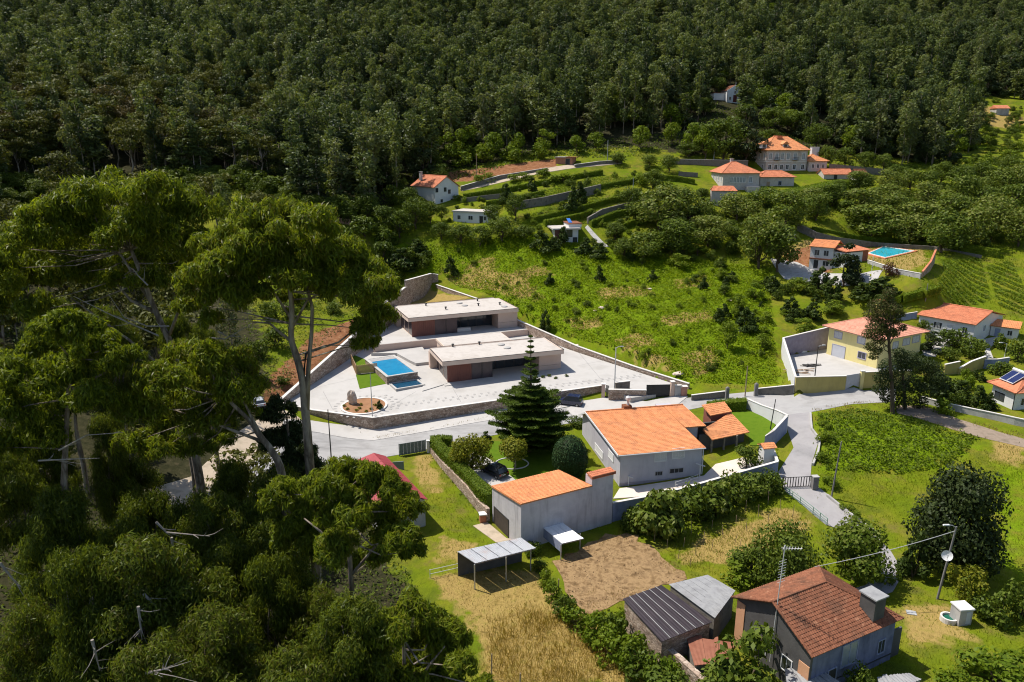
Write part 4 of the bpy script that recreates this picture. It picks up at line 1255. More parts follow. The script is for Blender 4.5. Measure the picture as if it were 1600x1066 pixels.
def shelter(label, roof, post_rows, hgt, m, drop=0, wallm=None, nsheets=4, closed=False):
    P = [G(*q) for q in post_rows]
    zt = hgt
    Q = [at_z(*q, zt + d) for q, d in zip(roof, (drop, drop, 0, 0))]   # near-left, near-right, far-right, far-left
    c = sum(Q)/4
    r = empty('shelter', (c[0], c[1], H(c[0], c[1])), label, 'shed')
    Qv = [Vector(q) for q in Q]
    for i in range(nsheets):
        s0, s1 = i/nsheets+.003, (i+1)/nsheets-.003
        a, b = Qv[0].lerp(Qv[1], s0), Qv[0].lerp(Qv[1], s1)
        d, e = Qv[3].lerp(Qv[2], s0), Qv[3].lerp(Qv[2], s1)
        mb = MB(); roof_plane(mb, a, b, e, d, .2, 9, .035, .0, .03)
        mb.build('roof_sheet', m, r)
    for p in P:
        mb = MB(); z0 = H(p[0], p[1]); mb.box(Frame((p[0],p[1],z0),(1,.3)), -.06,.06,-.06,.06,-.3,zt - z0 + drop - .06); mb.build('post', M_metal, r)
    # beams
    mb = MB()
    for a, b in ((0,1),(3,2)):
        mb.tube([Qv[a].lerp(Qv[b],.02)-Vector((0,0,.1)), Qv[a].lerp(Qv[b],.98)-Vector((0,0,.1))], .05, 4)
        mb.build('beam', M_wood, r); mb = MB()
    return r, Qv
s1, Q1 = shelter('low open shelter with pale grey zinc sheet roof and rust streaks left of the barn', [(742,880.6),(837.5,856.5),(814.6,840),(714,862)],
        [(742,921),(790.7,909),(829,892),(720,898)], z_for_row(G(742,921), 881.5), M_zinc, 0, nsheets=5)
def shelter_shade_panel(r, Q, t0, name='shade_panel'):
    mb = MB(); a, b = Q[3].lerp(Q[0], .04), Q[2].lerp(Q[1], .04)
    n = (b-a).normalized()
    za, zb = H(a.x,a.y)-.2, H(b.x,b.y)-.2
    d = Vector((-n.y, n.x, 0))*.06
    mb.hexa([(a.x,a.y,za),(b.x,b.y,zb),(b.x+d.x,b.y+d.y,zb),(a.x+d.x,a.y+d.y,za),(a.x,a.y,a.z-.12),(b.x,b.y,b.z-.12),(b.x+d.x,b.y+d.y,b.z-.12),(a.x+d.x,a.y+d.y,a.z-.12)])
    mb.build(name, M_dark_shade, r)  # added dark sheet standing in for the shade beneath the roof
shelter_shade_panel(s1, Q1, 0)
s2, Q2 = shelter('small shelter with bright white sheet roof against the barn wall', [(878,849.5),(912,841.5),(878.5,816),(843.5,820.6)],
        [(876,876),(906,858),(849,848)], z_for_row(G(876,876), 850.5), M_whitesheet, 0, nsheets=3)
def shelter_side():
    mb = MB(); a, b = Q2[3].lerp(Q2[0], .05), Q2[3].lerp(Q2[0], .98)
    za = a.z - 1.3
    d = Vector((.05,.02,0))
    mb.hexa([(a.x,a.y,za),(b.x,b.y,za),(b.x+d.x,b.y+d.y,za),(a.x+d.x,a.y+d.y,za),(a.x,a.y,a.z-.1),(b.x,b.y,b.z-.1),(b.x+d.x,b.y+d.y,b.z-.1),(a.x+d.x,a.y+d.y,a.z-.1)])
    mb.build('side_sheet', M_blue_shade, s2)
shelter_side()

def brick_kiosk():
    fr = frame_px((750.5,818), (760,817)); L = fr.L
    c = wall_hit(fr, 752, 806)[1]
    r = empty('meter_box', fr(L/2,.4,0), 'small brick box with white slab top left of the barn door', 'kiosk')
    mb = MB(); mb.box(fr, 0, L, 0, .8, -.4, c); mb.build('body', mat('red_brick', [(.36,.13,.07),(.44,.18,.10)], 3, .9), r)
    mb = MB(); mb.box(fr, -.1, L+.1, -.1, .9, c+.003, c+.15); mb.build('slab', M_white, r)
brick_kiosk()

# ------------------------------------------------------------------ red sheet-roofed shed
def red_shed():
    z = 1.0
    e1, e2 = at_z(603,713,z+3.2), at_z(669,781,z+3.2)      # right eave, far and near
    fr = Frame(e2, (e2-e1)[[1,0]]*np.array([-1,1]) if False else (e1-e2)[[1,0]]*np.array([1,-1]))
    fr.o[2] = H(e2[0], e2[1])
    Ls = float(np.hypot(*(e1-e2)[:2]))
    # a runs to the right of the length; eave at a=0, shed extends to a=-w
    w = 7.0; ce = e2[2]-fr.o[2]; cr = ce+.95; ar = -1.9
    r = empty('shed', fr(-w/2, Ls/2, 0), 'long low shed with red sheet metal roof beside the eucalyptus trees', 'shed')
    mb = MB(); mb.box(fr, -w+.3, -.35, .3, Ls-.2, -1, ce-.1); mb.build('wall', M_concrete, r)
    mb = MB(); mb.add([fr(-w+.3,.3,ce-.1),fr(-.35,.3,ce-.1),fr(ar,.3,cr-.12),fr(-w+.3,.36,ce-.1),fr(-.35,.36,ce-.1),fr(ar,.36,cr-.12)],[(0,1,2),(5,4,3),(0,3,4,1),(1,4,5,2),(2,5,3,0)]); mb.build('gable', M_concrete, r)
    n = 14
    for i in range(n):
        y0, y1 = Ls*i/n+.004, Ls*(i+1)/n-.004
        mb = MB(); roof_plane(mb, fr(0,y0,ce), fr(0,y1,ce), fr(ar,y1,cr), fr(ar,y0,cr), .33, 9, .03, 0, .03); mb.build('roof_sheet', M_redmetal, r)
        mb = MB(); roof_plane(mb, fr(-w,y1,ce-.1), fr(-w,y0,ce-.1), fr(ar,y0,cr), fr(ar,y1,cr), .33, 9, .03, 0, .03); mb.build('roof_sheet', M_redmetal, r)
red_shed()

# ------------------------------------------------------------------ gates, walls round the grey house
def panel_gate(name, p0, p1, row, label, m, nslat=6, vertical=True, t=.08, cat='gate'):
    a, b = G(*p0), G(*p1)
    fr = Frame(a, b-a); L = float(np.hypot(*(b-a)[:2])); c = z_for_row(a, row) - a[2]; dz = b[2]-a[2]
    r = empty(name, fr(L/2,0,0), label, cat)
    mb = MB(); sk = lambda s: dz*s/L
    for x in (0, L-.12):
        mb = MB(); mb.box(fr, x, x+.12, -.06, .06, -.3+sk(x), c+sk(x)+.05); mb.build('post', m, r)
    for zz in (.12, c-.1):
        mb = MB(); mb.hexa([fr(.12,-.03,zz),fr(L-.12,-.03,zz+dz),fr(L-.12,.03,zz+dz),fr(.12,.03,zz),fr(.12,-.03,zz+.08),fr(L-.12,-.03,zz+.08+dz),fr(L-.12,.03,zz+.08+dz),fr(.12,.03,zz+.08)]); mb.build('rail', m, r)
    for i in range(nslat):
        x0 = .14 + (L-.28)*i/nslat; x1 = .14 + (L-.28)*(i+1)/nslat
        g = .02 if vertical else (x1-x0)*.7
        mb = MB(); mb.hexa([fr(x0+g/2,-.02,.2+sk(x0)),fr(x1-g/2,-.02,.2+sk(x1)),fr(x1-g/2,.02,.2+sk(x1)),fr(x0+g/2,.02,.2+sk(x0)),
                            fr(x0+g/2,-.02,c-.1+sk(x0)),fr(x1-g/2,-.02,c-.1+sk(x1)),fr(x1-g/2,.02,c-.1+sk(x1)),fr(x0+g/2,.02,c-.1+sk(x0))])
        mb.build('slat' if not vertical or nslat > 8 else 'panel', m, r)
    return r
panel_gate('field_gate', (623.5,713), (666,706), 694, 'grey green sheet metal field gate beside the road', M_gategrey, 7)
wall_px('gate_post_wall', [(614,731,722),(631,734,721)], 'short dark grey panel wall next to the red shed', M_gategrey, .15)
def white_post():
    p = G(669.5, 707); r = empty('gate_pillar', p, 'thin white gate pillar at the end of the clipped hedge', 'pillar')
    mb = MB(); mb.box(Frame(p,(1,0)), -.22,.22,-.22,.22,-.3, z_for_row(p,689)-p[2]); mb.build('body', M_white, r)
    mb = MB(); c = z_for_row(p,689)-p[2]; mb.box(Frame(p,(1,0)), -.28,.28,-.28,.28, c+.003, c+.1); mb.build('coping', M_cap, r)
white_post()
wall_px('garden_wall', [(674,707,698),(688,727,717),(708,750,736),(730,776,758),(750,801,783),(763,815,795)], 'rough pale stone garden wall under the clipped hedge', M_stone, .5)
wall_px('garden_wall', [(955.8,815,785),(1010,800,775),(1071,780,761),(1140,762,741),(1213,742,720.5)], 'long wall in blue grey shade below the grey house terrace', M_blue_shade, .3, M_cap)
wall_px('garden_wall', [(1213,740,720.5),(1208,712,704),(1202,702,697)], 'short white garden wall rising to the orange capped pillar', M_white, .3, M_cap)
wall_px('garden_wall', [(1194,697,681),(1206,698,672),(1227,677,649)], 'wall in blue grey shade along the lane edge of the lawn', M_blue_shade, .28, M_cap)
wall_px('garden_wall', [(1228,677,648.5),(1213,664,641),(1190,650,633),(1167,638,623)], 'pale wall at the top of the lawn beside the road junction', M_white, .28, M_cap)
wall_px('garden_wall', [(720,690,683),(746,700,693),(757,702,693)], 'low white garden wall behind the leafy garden trees', M_concrete, .3, M_cap)
def shrine():
    p = G(1196, 722); fr = Frame(p, HF.u[:2]); c = z_for_row(p, 697)-p[2]
    r = empty('chimney_grill', p, 'white masonry garden oven with orange tiled cap at the wall corner', 'oven')
    mb = MB(); mb.box(fr, -.85,.85,-.8,.8,-.4,c); mb.build('body', M_white, r)
    mb = MB(); roof_plane(mb, fr(-1.1,-1.0,c+.02), fr(1.1,-1.0,c+.02), fr(1.1,0,c+.5), fr(-1.1,0,c+.5), .25, .4, .05)
    roof_plane(mb, fr(1.1,1.0,c+.02), fr(-1.1,1.0,c+.02), fr(-1.1,0,c+.5), fr(1.1,0,c+.5), .25, .4, .05); mb.build('roof', M_orange, r)
shrine()
terr = sheet('terrace_paving', [(958,780),(968,764),(1100,744),(1118,726),(1160,716),(1185,722),(1205,716),(1206,722),(1070,763),(1010,776)], mat('warm_paving', [(.55,.47,.40),(.62,.54,.47)], .5, .9, .1, 5), .1, 1.5, label='warm pale paved terrace below the grey house')
lawn3 = sheet('lawn', [(1135,646),(1160,638),(1190,651),(1212,664),(1203,680),(1190,697),(1172,697),(1168,674)], M_lawn, .12, 1.5, label='bright clipped lawn to the right of the orange roofed house')
lawn4 = sheet('lawn', [(700,700),(760,690),(860,690),(900,700),(905,745),(770,760),(806,752),(770,715),(740,712)], M_lawn, .05, 1.5, label='shaded garden lawn under the tiered conifer')
drive2 = sheet('driveway', [(706,712),(742,706),(768,720),(812,756),(780,768),(742,742)], M_paving, .1, 1.5, label='pale garden driveway with the black car on it')
def oval_kerb():
    c = G(800, 725)
    r = empty('tree_kerb', c, 'thin white oval kerb around the clipped umbrella tree', 'kerb')
    mb = MB(); P = [(c[0]+2.6*math.cos(2*math.pi*i/20), c[1]+1.9*math.sin(2*math.pi*i/20)) for i in range(21)]
    mb.tube([(x,y,H(x,y)+.1) for x,y in P], .1, 5); mb.build('kerb_body', M_white, r)
oval_kerb()
def tpost(px, yb, yt, label):
    p = G(px, yb); t = z_for_row(p, yt); r = empty('clothes_post', p, label, 'post')
    mb = MB(); mb.box(Frame(p,(1,0)), -.07,.07,-.07,.07,-.2,t-p[2]); mb.build('shaft', M_palepole, r)
    mb = MB(); f = Frame((p[0],p[1],t),(.75,-.66)); mb.box(f, -.75,.75,-.09,.09,.003,.1); mb.build('crossbar', M_palepole, r)
tpost(981.5, 759, 745, 'white T shaped washing line post near the house corner')
tpost(1093, 746, 727, 'white T shaped washing line post near the terrace steps')
def railing(pts, label, m=M_metal, hgt=1.0, step=1.6, nrail=2, name='railing', g=G, px=True):
    P = [g(*q) if px else np.array([q[0],q[1],H(q[0],q[1])]) for q in pts]
    r = empty(name, P[0], label, 'fence')
    for i in range(len(P)-1):
        a, b = P[i], P[i+1]; n = max(1, int(np.hypot(*(b-a)[:2])/step))
        for k in range(n + (1 if i == len(P)-2 else 0)):
            q = a + (b-a)*k/n; z = H(q[0],q[1])
            mb = MB(); mb.tube([(q[0],q[1],z-.2),(q[0],q[1],z+hgt)], .045, 5); mb.build('post', m, r)
        for j in range(nrail):
            h = hgt*(j+1)/nrail - .04
            mb = MB(); mb.tube([tuple(a+(b-a)*t+np.array([0,0,h+H(*(a+(b-a)*t)[:2])-(a+(b-a)*t)[2]])) for t in np.linspace(0,1,4)], .035, 5); mb.build('rail', m, r)
    return r
railing([(1055,762),(1090,750)], 'thin white railing along the terrace steps', M_palepole, .9, 2)
railing([(672,903),(716,893)], 'pale tubular railing between the shelter and the eucalyptus trees', M_palepole, 1.1, 2.2)
railing([(1226,771),(1250,788),(1270,804),(1292,822)], 'green painted post and rail fence along the lower lane', M_greenpaint, 1.1, 1.3, 3)
panel_gate('lane_gate', (1222,763), (1267,761), 746, 'black barred gate across the narrow lane', M_black, 10, False)
def lane_pillar():
    p = G(1272, 764); c = z_for_row(p, 745)-p[2]; r = empty('gate_pillar', p, 'dark weathered concrete gate pillar at the lane gate', 'pillar')
    mb = MB(); mb.box(Frame(p,(1,.1)), -.4,.4,-.35,.35,-.4,c); mb.build('body', M_pole, r)
    mb = MB(); mb.box(Frame(p,(1,.1)), -.46,.46,-.41,.41,c+.003,c+.12); mb.build('coping', M_concrete, r)
lane_pillar()
wall_px('kerb_wall', [(1266,647,644),(1268,672,668.5),(1281,690,686),(1278,708,704),(1270,728,724)], 'low broken pale kerb along the right edge of the lane', M_concrete, .3, drop=.4)
wall_px('kerb_wall', [(1292,776,772),(1318,797,793),(1345,818,814),(1368,834,830)], 'low concrete edge along the lower lane', M_concrete, .3, drop=.4)
wall_px('field_wall', [(1080,626,617),(1130,622,611),(1137,622,611)], 'low dark field wall right of the villa gate', M_stonedark, .3, M_cap)
wall_px('field_wall', [(1181,617,607),(1210,617,604),(1239,617,601)], 'low dark wall between the road and the yellow house compound', M_stonedark, .3, M_cap)
for px, yb, yt, lb in ((1135.5,624,606,'dark stone field gate post near the pale utility pole'),(1180.5,619,600,'dark stone field gate post beside the low dark wall')):
    p = G(px, yb); c = z_for_row(p, yt)-p[2]; r = empty('gate_post', p, lb, 'post')
    mb = MB(); mb.box(Frame(p,(1,.1)), -.3,.3,-.25,.25,-.4,c); mb.lathe((p[0],p[1],p[2]+c), [(.3,0),(.2,.15),(.02,.25)], 8); mb.build('body', M_pole, r)

# ------------------------------------------------------------------ poles
pole('utility_pole', 518, 722, 640, 'dark slender pole at the road bend by the stone wall', M_black, .11)
pole('flag_pole', 582, 652, 584, 'bare slim pole in the villa yard beside the mulch bed', M_metal, .09, g=GYARD)
pole('street_lamp', 960, 609, 543, 'pale street lamp pole behind the villa gate wall', M_palepole, .13, arm=.9, g=GYARD)
pole('utility_pole', 1164, 620, 572, 'pale wooden pole at the edge of the fern field', M_wood, .13)
pole('utility_pole', 1203, 672, 624, 'dark leaning pole at the corner of the lawn', M_black, .10, lean=.45)
_, PT1 = pole('utility_pole', 1298.5, 779, 690, 'tall thin concrete pole beside the lower lane', M_pole, .13, lean=.45)
_, PT2 = pole('utility_pole', 1464, 936, 823, 'leaning concrete pole with a satellite dish near the big dark tree', M_pole, .14, arm=-.9, lean=.75)
pole('utility_pole', 1273, 590, 541, 'dark pole standing in the yellow house yard with a lamp arm', M_black, .11, arm=.8)
pole('street_lamp', 1569, 561, 537, 'white lamp post among the garden bushes of the right hand houses', M_palepole, .1, arm=-1.0)
pole('utility_pole', 988, 320, 278, 'slim grey pole on the vineyard terrace', M_metal, .12)
pole('utility_pole', 745, 284, 240, 'wooden pole on the earth slope behind the white house', M_wood, .14)
pole('utility_pole', 949, 251, 219, 'pale utility pole beside the brick shed road', M_metal, .14)
pole('utility_pole', 1115, 252, 214, 'grey pole in front of the big chestnut near the manor', M_metal, .14)
pole('utility_pole', 1446, 470, 443, 'short dark pole at the hedge end above the white house', M_pole, .12)
pole('utility_pole', 1362, 424, 400, 'slim pale pole at the swimming pool lawn', M_palepole, .08)
def dish():
    p = np.array(at_z(1468, 867, z_for_row(G(1464,936), 867))); p = PT2 + (PT2 - G(1464,936)) * -.38
    r = empty('satellite_dish', p, 'white satellite dish fixed to the leaning pole', 'dish')
    mb = MB(); n = 14
    ax = Vector((-.3,-.85,.45)).normalized(); e1 = ax.cross(Vector((0,0,1))).normalized(); e2 = ax.cross(e1)
    c = Vector(p) + Vector((-.35,-.2,0))
    prof = [(0,0),(.25,.03),(.45,.1),(.58,.18)]
    vs = [c + ax*h + (e1*math.cos(2*math.pi*k/n)+e2*math.sin(2*math.pi*k/n))*q for q, h in prof for k in range(n)]
    fs = [(i*n+k,i*n+(k+1)%n,(i+1)*n+(k+1)%n,(i+1)*n+k) for i in range(3) for k in range(n)]
    mb.add(vs + [v_-ax*.02 for v_ in vs], fs + [tuple(len(vs)+i for i in f[::-1]) for f in fs]); mb.build('reflector', M_white, r)
    mb = MB(); mb.tube([c+e2*.5, c+ax*.55], .025, 5); mb.tube([c+ax*.5, c+ax*.62], .06, 6); mb.tube([Vector(p)+Vector((-.05,-.02,0)), c], .04, 5); mb.build('feed_arm', M_metal, r)
dish()
def cable(a, b, sag, label, r=.03):
    a, b = np.array(a), np.array(b)
    o = empty('overhead_cable', a, label, 'cable')
    mb = MB(); mb.tube([a+(b-a)*t - np.array([0,0,sag*4*t*(1-t)]) for t in np.linspace(0,1,25)], r, 5); mb.build('wire', M_cable, o)

# ------------------------------------------------------------------ old house at the bottom right and its sheds
def old_house():
    z = 5.2
    fl, frr, bl = at_z(1270,1028,z), at_z(1412,968,z), at_z(1132,938,z)
    br_ = at_z(1269,888,z)
    u = (frr-fl) + (br_-bl)
    fr = Frame((fl[0],fl[1],.3), u)
    L = float(np.mean([np.hypot(*(frr-fl)[:2]), np.hypot(*(br_-bl)[:2])])); D = float(np.mean([fr.inv(bl)[1], fr.inv(br_)[1]]))
    ce = z - .3; cr = z_for_row(fr(.2,D/2,0), 940) - .3
    r = empty('old_house', fr(L/2,D/2,0), 'old house with weathered brown tiled roof, big chimney and bluish shaded wall', 'house')
    hipa = L - 5.2
    o = .35
    mb = MB()
    P = [fr(0,0,ce), fr(L,0,ce), fr(L,D,ce), fr(0,D,ce)]; R0, R1 = fr(0,D/2,cr), fr(hipa,D/2,cr)
    roof_plane(mb, P[0], P[1], R1, R0, .27, .36, .075, .04)
    roof_plane(mb, P[2], P[3], R0, R1, .27, .36, .075, .04)
    roof_plane(mb, P[1], P[2], R1, R1, .27, .36, .075, .04)
    for p, q in ((P[1],R1),(P[2],R1),(R0,R1),(P[0],R0),(P[3],R0)): ridge_tiles(mb, p, q, .13)
    mb.build('roof', M_oldtile, r)
    i = .45
    kk = (cr-ce)/(D/2)
    prof = [(i,-1),(D-i,-1),(D-i,ce+kk*i-.2),(D/2,cr-.2),(i,ce+kk*i-.2)]
    mb = MB(); a0, a1 = .35, .65
    vs = [fr(a0,b,c) for b,c in prof]+[fr(a1,b,c) for b,c in prof]
    mb.add(vs, [(0,1,2,3,4)[::-1] if False else (0,4,3,2,1),(5,6,7,8,9)]+[(j,(j+1)%5,5+(j+1)%5,5+j) for j in range(5)]); mb.build('gable_wall', M_dark_shade, r)
    mb = MB(); mb.box(fr, .653, L-i, i, D-i, -1, ce+.1); mb.build('wall', mat('dark_blue_shade_render', [(.10,.115,.19),(.15,.165,.25),(.085,.10,.165)], .5, .85, .1, 7, .2, stain=((.05,.055,.085),(1,1,.25),.7)), r)  # blue shade on the front wall is put into its colour
    mb = MB(); mb.box(fr, -.0+.28, .349, i, i+1.2, -1, 3.4); mb.box(fr, .28,.349, D-i-1.1, D-i, -1, ce-.1); mb.build('render_patch', M_peach, r)
    W = W_front(fr, i)
    a0, c1 = wall_hit(fr, 1318, 1010, i); a1, c0 = wall_hit(fr, 1336, 1033, i)
    window(r, W, a0, a1, max(c0,1.6), max(c1, 2.9), M_blue_shade, M_glassl, 1, .1)
    a0, _ = wall_hit(fr, 1372, 1010, i); 
    for s in (a0, a0+2.0):
        if s+.9 < L-i: window(r, W, s, s+.9, 1.5, 2.9, M_blue_shade, M_glass, 1, .1)
    door(r, W, 3.0, 4.0, 0, 2.1, M_darktrim, M_blue_shade)
    mb = MB(); wbox(mb, W, .7, L-i, .75, .85, .0, .06); mb.build('band', M_darktrim, r)
    WL = W_left(fr, .35)
    window(r, WL, D*.55, D*.55+1.1, 1.2, 2.6, M_white, M_glass, 1, .1); window(r, WL, D*.24, D*.24+1.1, 1.2, 2.6, M_white, M_glass, 1, .1)
    # chimney: broad block near the front eave
    ca = wall_hit(fr, 1362, 980, 1.2)[0]
    base = ce + kk*1.0
    ctop = wall_hit(fr, 1362, 934, 1.2)[1]
    mb = MB(); mb.box(fr, ca-.75, ca+.75, .65, 2.3, base-.8, ctop); ch = mb.build('chimney', M_dark_shade, r)
    mb = MB(); mb.box(fr, ca-.9, ca+.9, .5, 2.45, ctop+.003, ctop+.14); mb.build('chimney_cap', M_fibre, ch)
    # dark board wall at its right end
    mb = MB(); mb.box(fr, L-i+.01, L+1.0, .6, .8, -1, 3.2); mb.build('side_boards', M_dark_shade, r)
    # antenna
    b = fr(.15, D*.47, 0); base = fr.o[2] + 1.0
    top = z_for_row(b, 852)
    an = empty('antenna_mast', (b[0],b[1],base), 'tall rusty aerial mast with comb aerials on the old house gable', 'antenna')
    mb = MB(); mb.tube([(b[0],b[1],base),(b[0]+.25,b[1],top)], .045, 6); mb.build('mast', M_palepole, an)
    for zz, ln, ne, an_ in ((top-.3,1.5,7,0.3),(top-2.1,.0,0,0)):
        if ln:
            mb = MB(); d = np.array([math.cos(-.5), math.sin(-.5), .25]); c = np.array([b[0]+.25,b[1],zz])
            mb.tube([c-d*.3, c+d*ln], .025, 4)
            for k in range(ne):
                q = c + d*(ln*k/(ne-1)-.1); e = np.array([-d[1],d[0],0])*(.45-.03*k); mb.tube([q-e,q+e], .018, 4)
            mb.build('yagi_aerial', M_palepole, an)
    mb = MB()
    for k in range(9):
        zz = top-1.6-.28*k; q = np.array([b[0]+.22,b[1],zz]); e = np.array([.42,.2,0]); mb.tube([q-e,q+e], .02, 4)
    mb.build('comb_aerial', M_palepole, an)
    ridge = fr(hipa, D/2, cr+.15)
    cable(fr(L*.93, D-.2, ce+.3), PT2 - np.array([0,0,.5]), .3, 'pale overhead cable from the old house roof to the leaning pole', .035)
    return fr, L, D
OF, OL, OD = old_house()

def flat_shed(name, label, px4, z, m, wallm, drop=(0,0,0,0), nsheets=5, seam=None, base=None, relief=.03, pitch=.3, overh=.25, along=True):
    """lean-to with a sheet roof; px4: near-left, near-right, far-right, far-left corners of the roof"""
    Q = [Vector(at_z(*q, z+d)) for q, d in zip(px4, drop)]
    c = sum(Q, Vector())/4
    r = empty(name, (c.x, c.y, H(c.x, c.y)), label, 'shed')
    for i in range(nsheets):
        s0, s1 = i/nsheets+.004, (i+1)/nsheets-.004
        mb = MB(); roof_plane(mb, Q[0].lerp(Q[1],s0), Q[0].lerp(Q[1],s1), Q[3].lerp(Q[2],s1), Q[3].lerp(Q[2],s0), pitch, 9, relief, 0, .05)
        mb.build('roof_panel', m, r)
        if seam and i:
            mb = MB(); mb.tube([Q[0].lerp(Q[1],i/nsheets)+Vector((0,0,.07)), Q[3].lerp(Q[2],i/nsheets)+Vector((0,0,.07))], .05, 4); mb.build('roof_seam', seam, r)
    P = [(c + (q-c)*.95) for q in Q]
    mb = MB()
    mb.hexa([(p.x,p.y,-.8) for p in P] + [(p.x,p.y,p.z-.09) for p in P]); mb.build('wall', wallm, r)
    return r
flat_shed('lean_to', 'dark brown sheet roofed lean-to with pale seams beside the dry plot', [(1034,1003),(1113,972),(1034,914),(973,936)], 3.2, M_blacksheet, M_stone, nsheets=6, seam=M_fibre, drop=(-.3,-.3,.3,.3))
flat_shed('outbuilding', 'outbuilding with grey fibre cement roof behind the old house', [(1116,967),(1140,958),(1148,922),(1046,913)][:0] or [(1117,966),(1149,923),(1106,898),(1045,913)], 3.4, M_fibre, M_stonedark, nsheets=6)
flat_shed('lean_to', 'low rust red sheet roof in front of the old house', [(1085,1040),(1142,1034),(1148,1004),(1072,994)], 1.9, M_rust, M_stonedark, nsheets=3)
flat_shed('lean_to', 'grey corrugated lean-to roof at the foot of the old house', [(1232,1085),(1312,1066),(1266,1034),(1226,1046)], 2.3, M_fibre, M_concrete, nsheets=5, relief=.07)
flat_shed('lean_to', 'small grey corrugated roof at the corner below the bluish shaded wall', [(1380,1085),(1440,1062),(1420,1052),(1370,1058)], 1.6, M_fibre, M_concrete, nsheets=3, relief=.07)
wall_px('stone_wall', [(979,978,962),(1000,998,980),(1030,1022,1002),(1060,1048,1026),(1100,1085,1062)], 'crumbling pale field stone wall beside the dark brown lean-to', M_stone, .6)

# ------------------------------------------------------------------ well, concrete box, plates
def well():
    c = G(1482, 970); r = empty('well', c, 'round white concrete well ring with green water', 'well')
    mb = MB(); n = 20; prof = [(.85,-.2),(.85,.55),(.66,.55),(.66,.2)]
    vs = [(c[0]+q*math.cos(2*math.pi*k/n), c[1]+q*math.sin(2*math.pi*k/n), c[2]+z) for q,z in prof for k in range(n)]
    mb.add(vs, [(i*n+k,i*n+(k+1)%n,(i+1)*n+(k+1)%n,(i+1)*n+k) for i in range(3) for k in range(n)]); mb.build('ring', M_cap, r)
    mb = MB(); mb.lathe((c[0],c[1],c[2]+.2), [(.658,0),(.658,.12)], 20); mb.build('water', mat('green_water', [(.01,.09,.06),(.02,.12,.08)], 2, .2), r)
    p = G(1497, 979); fr = Frame(p, (1,.12)); 
    r = empty('concrete_box', p, 'pale concrete pump box beside the round well', 'box')
    h = z_for_row(p, 953)-p[2]
    mb = MB(); mb.box(fr, 0,1.45,0,1.4,-.3,h-.15); mb.build('body', M_concrete, r)
    mb = MB(); mb.box(fr, -.1,1.55,-.1,1.5,h-.147,h); mb.build('lid', M_white, r)
    mb = MB(); mb.box(fr, .75,1.25,-.03,.0,.25,h-.4); mb.build('hatch', M_gatepale, r)
    p = G(1424, 958); r = empty('drain_cover', p, 'small pale metal drain cover lying in the grass', 'cover')
    fr = Frame(p, (1,-.3)); mb = MB(); mb.box(fr, -.5,.5,-.4,.4,-.05,.06); mb.build('plate', M_metal, r)
    mb = MB()
    for i in range(5): mb.box(fr, -.45,.45,-.35+.15*i,-.27+.15*i,.063,.1)
    mb.build('grate', M_palepole, r)['kind'] = 'stuff'
well()

# ------------------------------------------------------------------ cars
def car(px, py, heading, paint, label, L=4.2, w=1.75, h=1.5, g=G, suv=True):
    c = g(px, py)
    u = (math.cos(heading), math.sin(heading))
    fr = Frame(c, u)
    r = empty('parked_car', c, label, 'car')
    # body: side profile swept across the width, narrowed at the glasshouse
    prof = [(-L/2,.35),(-L/2,.95),(-L/2+.15,1.02),(L/2-1.1,1.0),(L/2-.15,.82),(L/2,.6),(L/2,.35)]
    def sweep(P, w0, w1, zsplit):
        n = len(P)
        vs = [fr(a, -(w0 if z <= zsplit else w1)/2, z) for a, z in P] + [fr(a, (w0 if z <= zsplit else w1)/2, z) for a, z in P]
        return vs, [tuple(range(n)), tuple(range(n,2*n))[::-1]] + [(i,n+i,n+(i+1)%n,(i+1)%n) for i in range(n)]
    mb = MB(); mb.add(*sweep(prof, w, w-.06, .7)); body = mb.build('body', paint, r)
    cab = [(-L/2+.12,1.0),(-L/2+.45,h-.06),(-L/2+.7,h),(.2,h),(.45,h-.06),(L/2-1.15,.98)]
    mb = MB(); mb.add(*sweep(cab, w-.08, w-.42, 1.05)); mb.build('windows', M_glass, r)
    mb = MB(); mb.hexa([fr(-L/2+.52,-(w-.5)/2,h-.03),fr(.35,-(w-.5)/2,h-.03),fr(.35,(w-.5)/2,h-.03),fr(-L/2+.52,(w-.5)/2,h-.03),
                        fr(-L/2+.62,-(w-.56)/2,h+.035),fr(.25,-(w-.56)/2,h+.035),fr(.25,(w-.56)/2,h+.035),fr(-L/2+.62,(w-.56)/2,h+.035)]); mb.build('roof', paint, r)
    for a in (-L/2+.75, L/2-.8):
        for s in (-1, 1):
            mb = MB(); p0 = Vector(fr(a, s*(w/2-.2), .32)); p1 = Vector(fr(a, s*(w/2+.02), .32)); mb.tube([p0,p1], .33, 14); wh = mb.build('wheel', M_tyre, r)
            mb = MB(); mb.tube([p1, p1+(p1-p0).normalized()*.015], .2, 10); mb.build('rim', M_metal, wh)
    for s in (-1, 1):
        mb = MB(); mb.box(fr, -L/2-.02, -L/2+.02, s*(w/2-.2)-.12, s*(w/2-.2)+.12, .72, .94); mb.build('tail_light', M_redlight, r)
        mb = MB(); mb.box(fr, L/2-.12, L/2+.015, s*(w/2-.25)-.15, s*(w/2-.25)+.15, .6, .74); mb.build('headlight', M_plate, r)
        mb = MB(); mb.box(fr, .55, .7, s*(w/2+.1)-.09, s*(w/2+.1)+.09, 1.0, 1.13); mb.build('wing_mirror', paint, r)
    mb = MB(); mb.box(fr, -L/2-.03, -L/2-.003, -.26, .26, .62, .74); mb.build('number_plate', M_plate, r)
    mb = MB(); mb.box(fr, -L/2-.05, -L/2-.002, -w/2+.1, w/2-.1, .36, .55); mb.build('bumper', M_black, r)
    return r
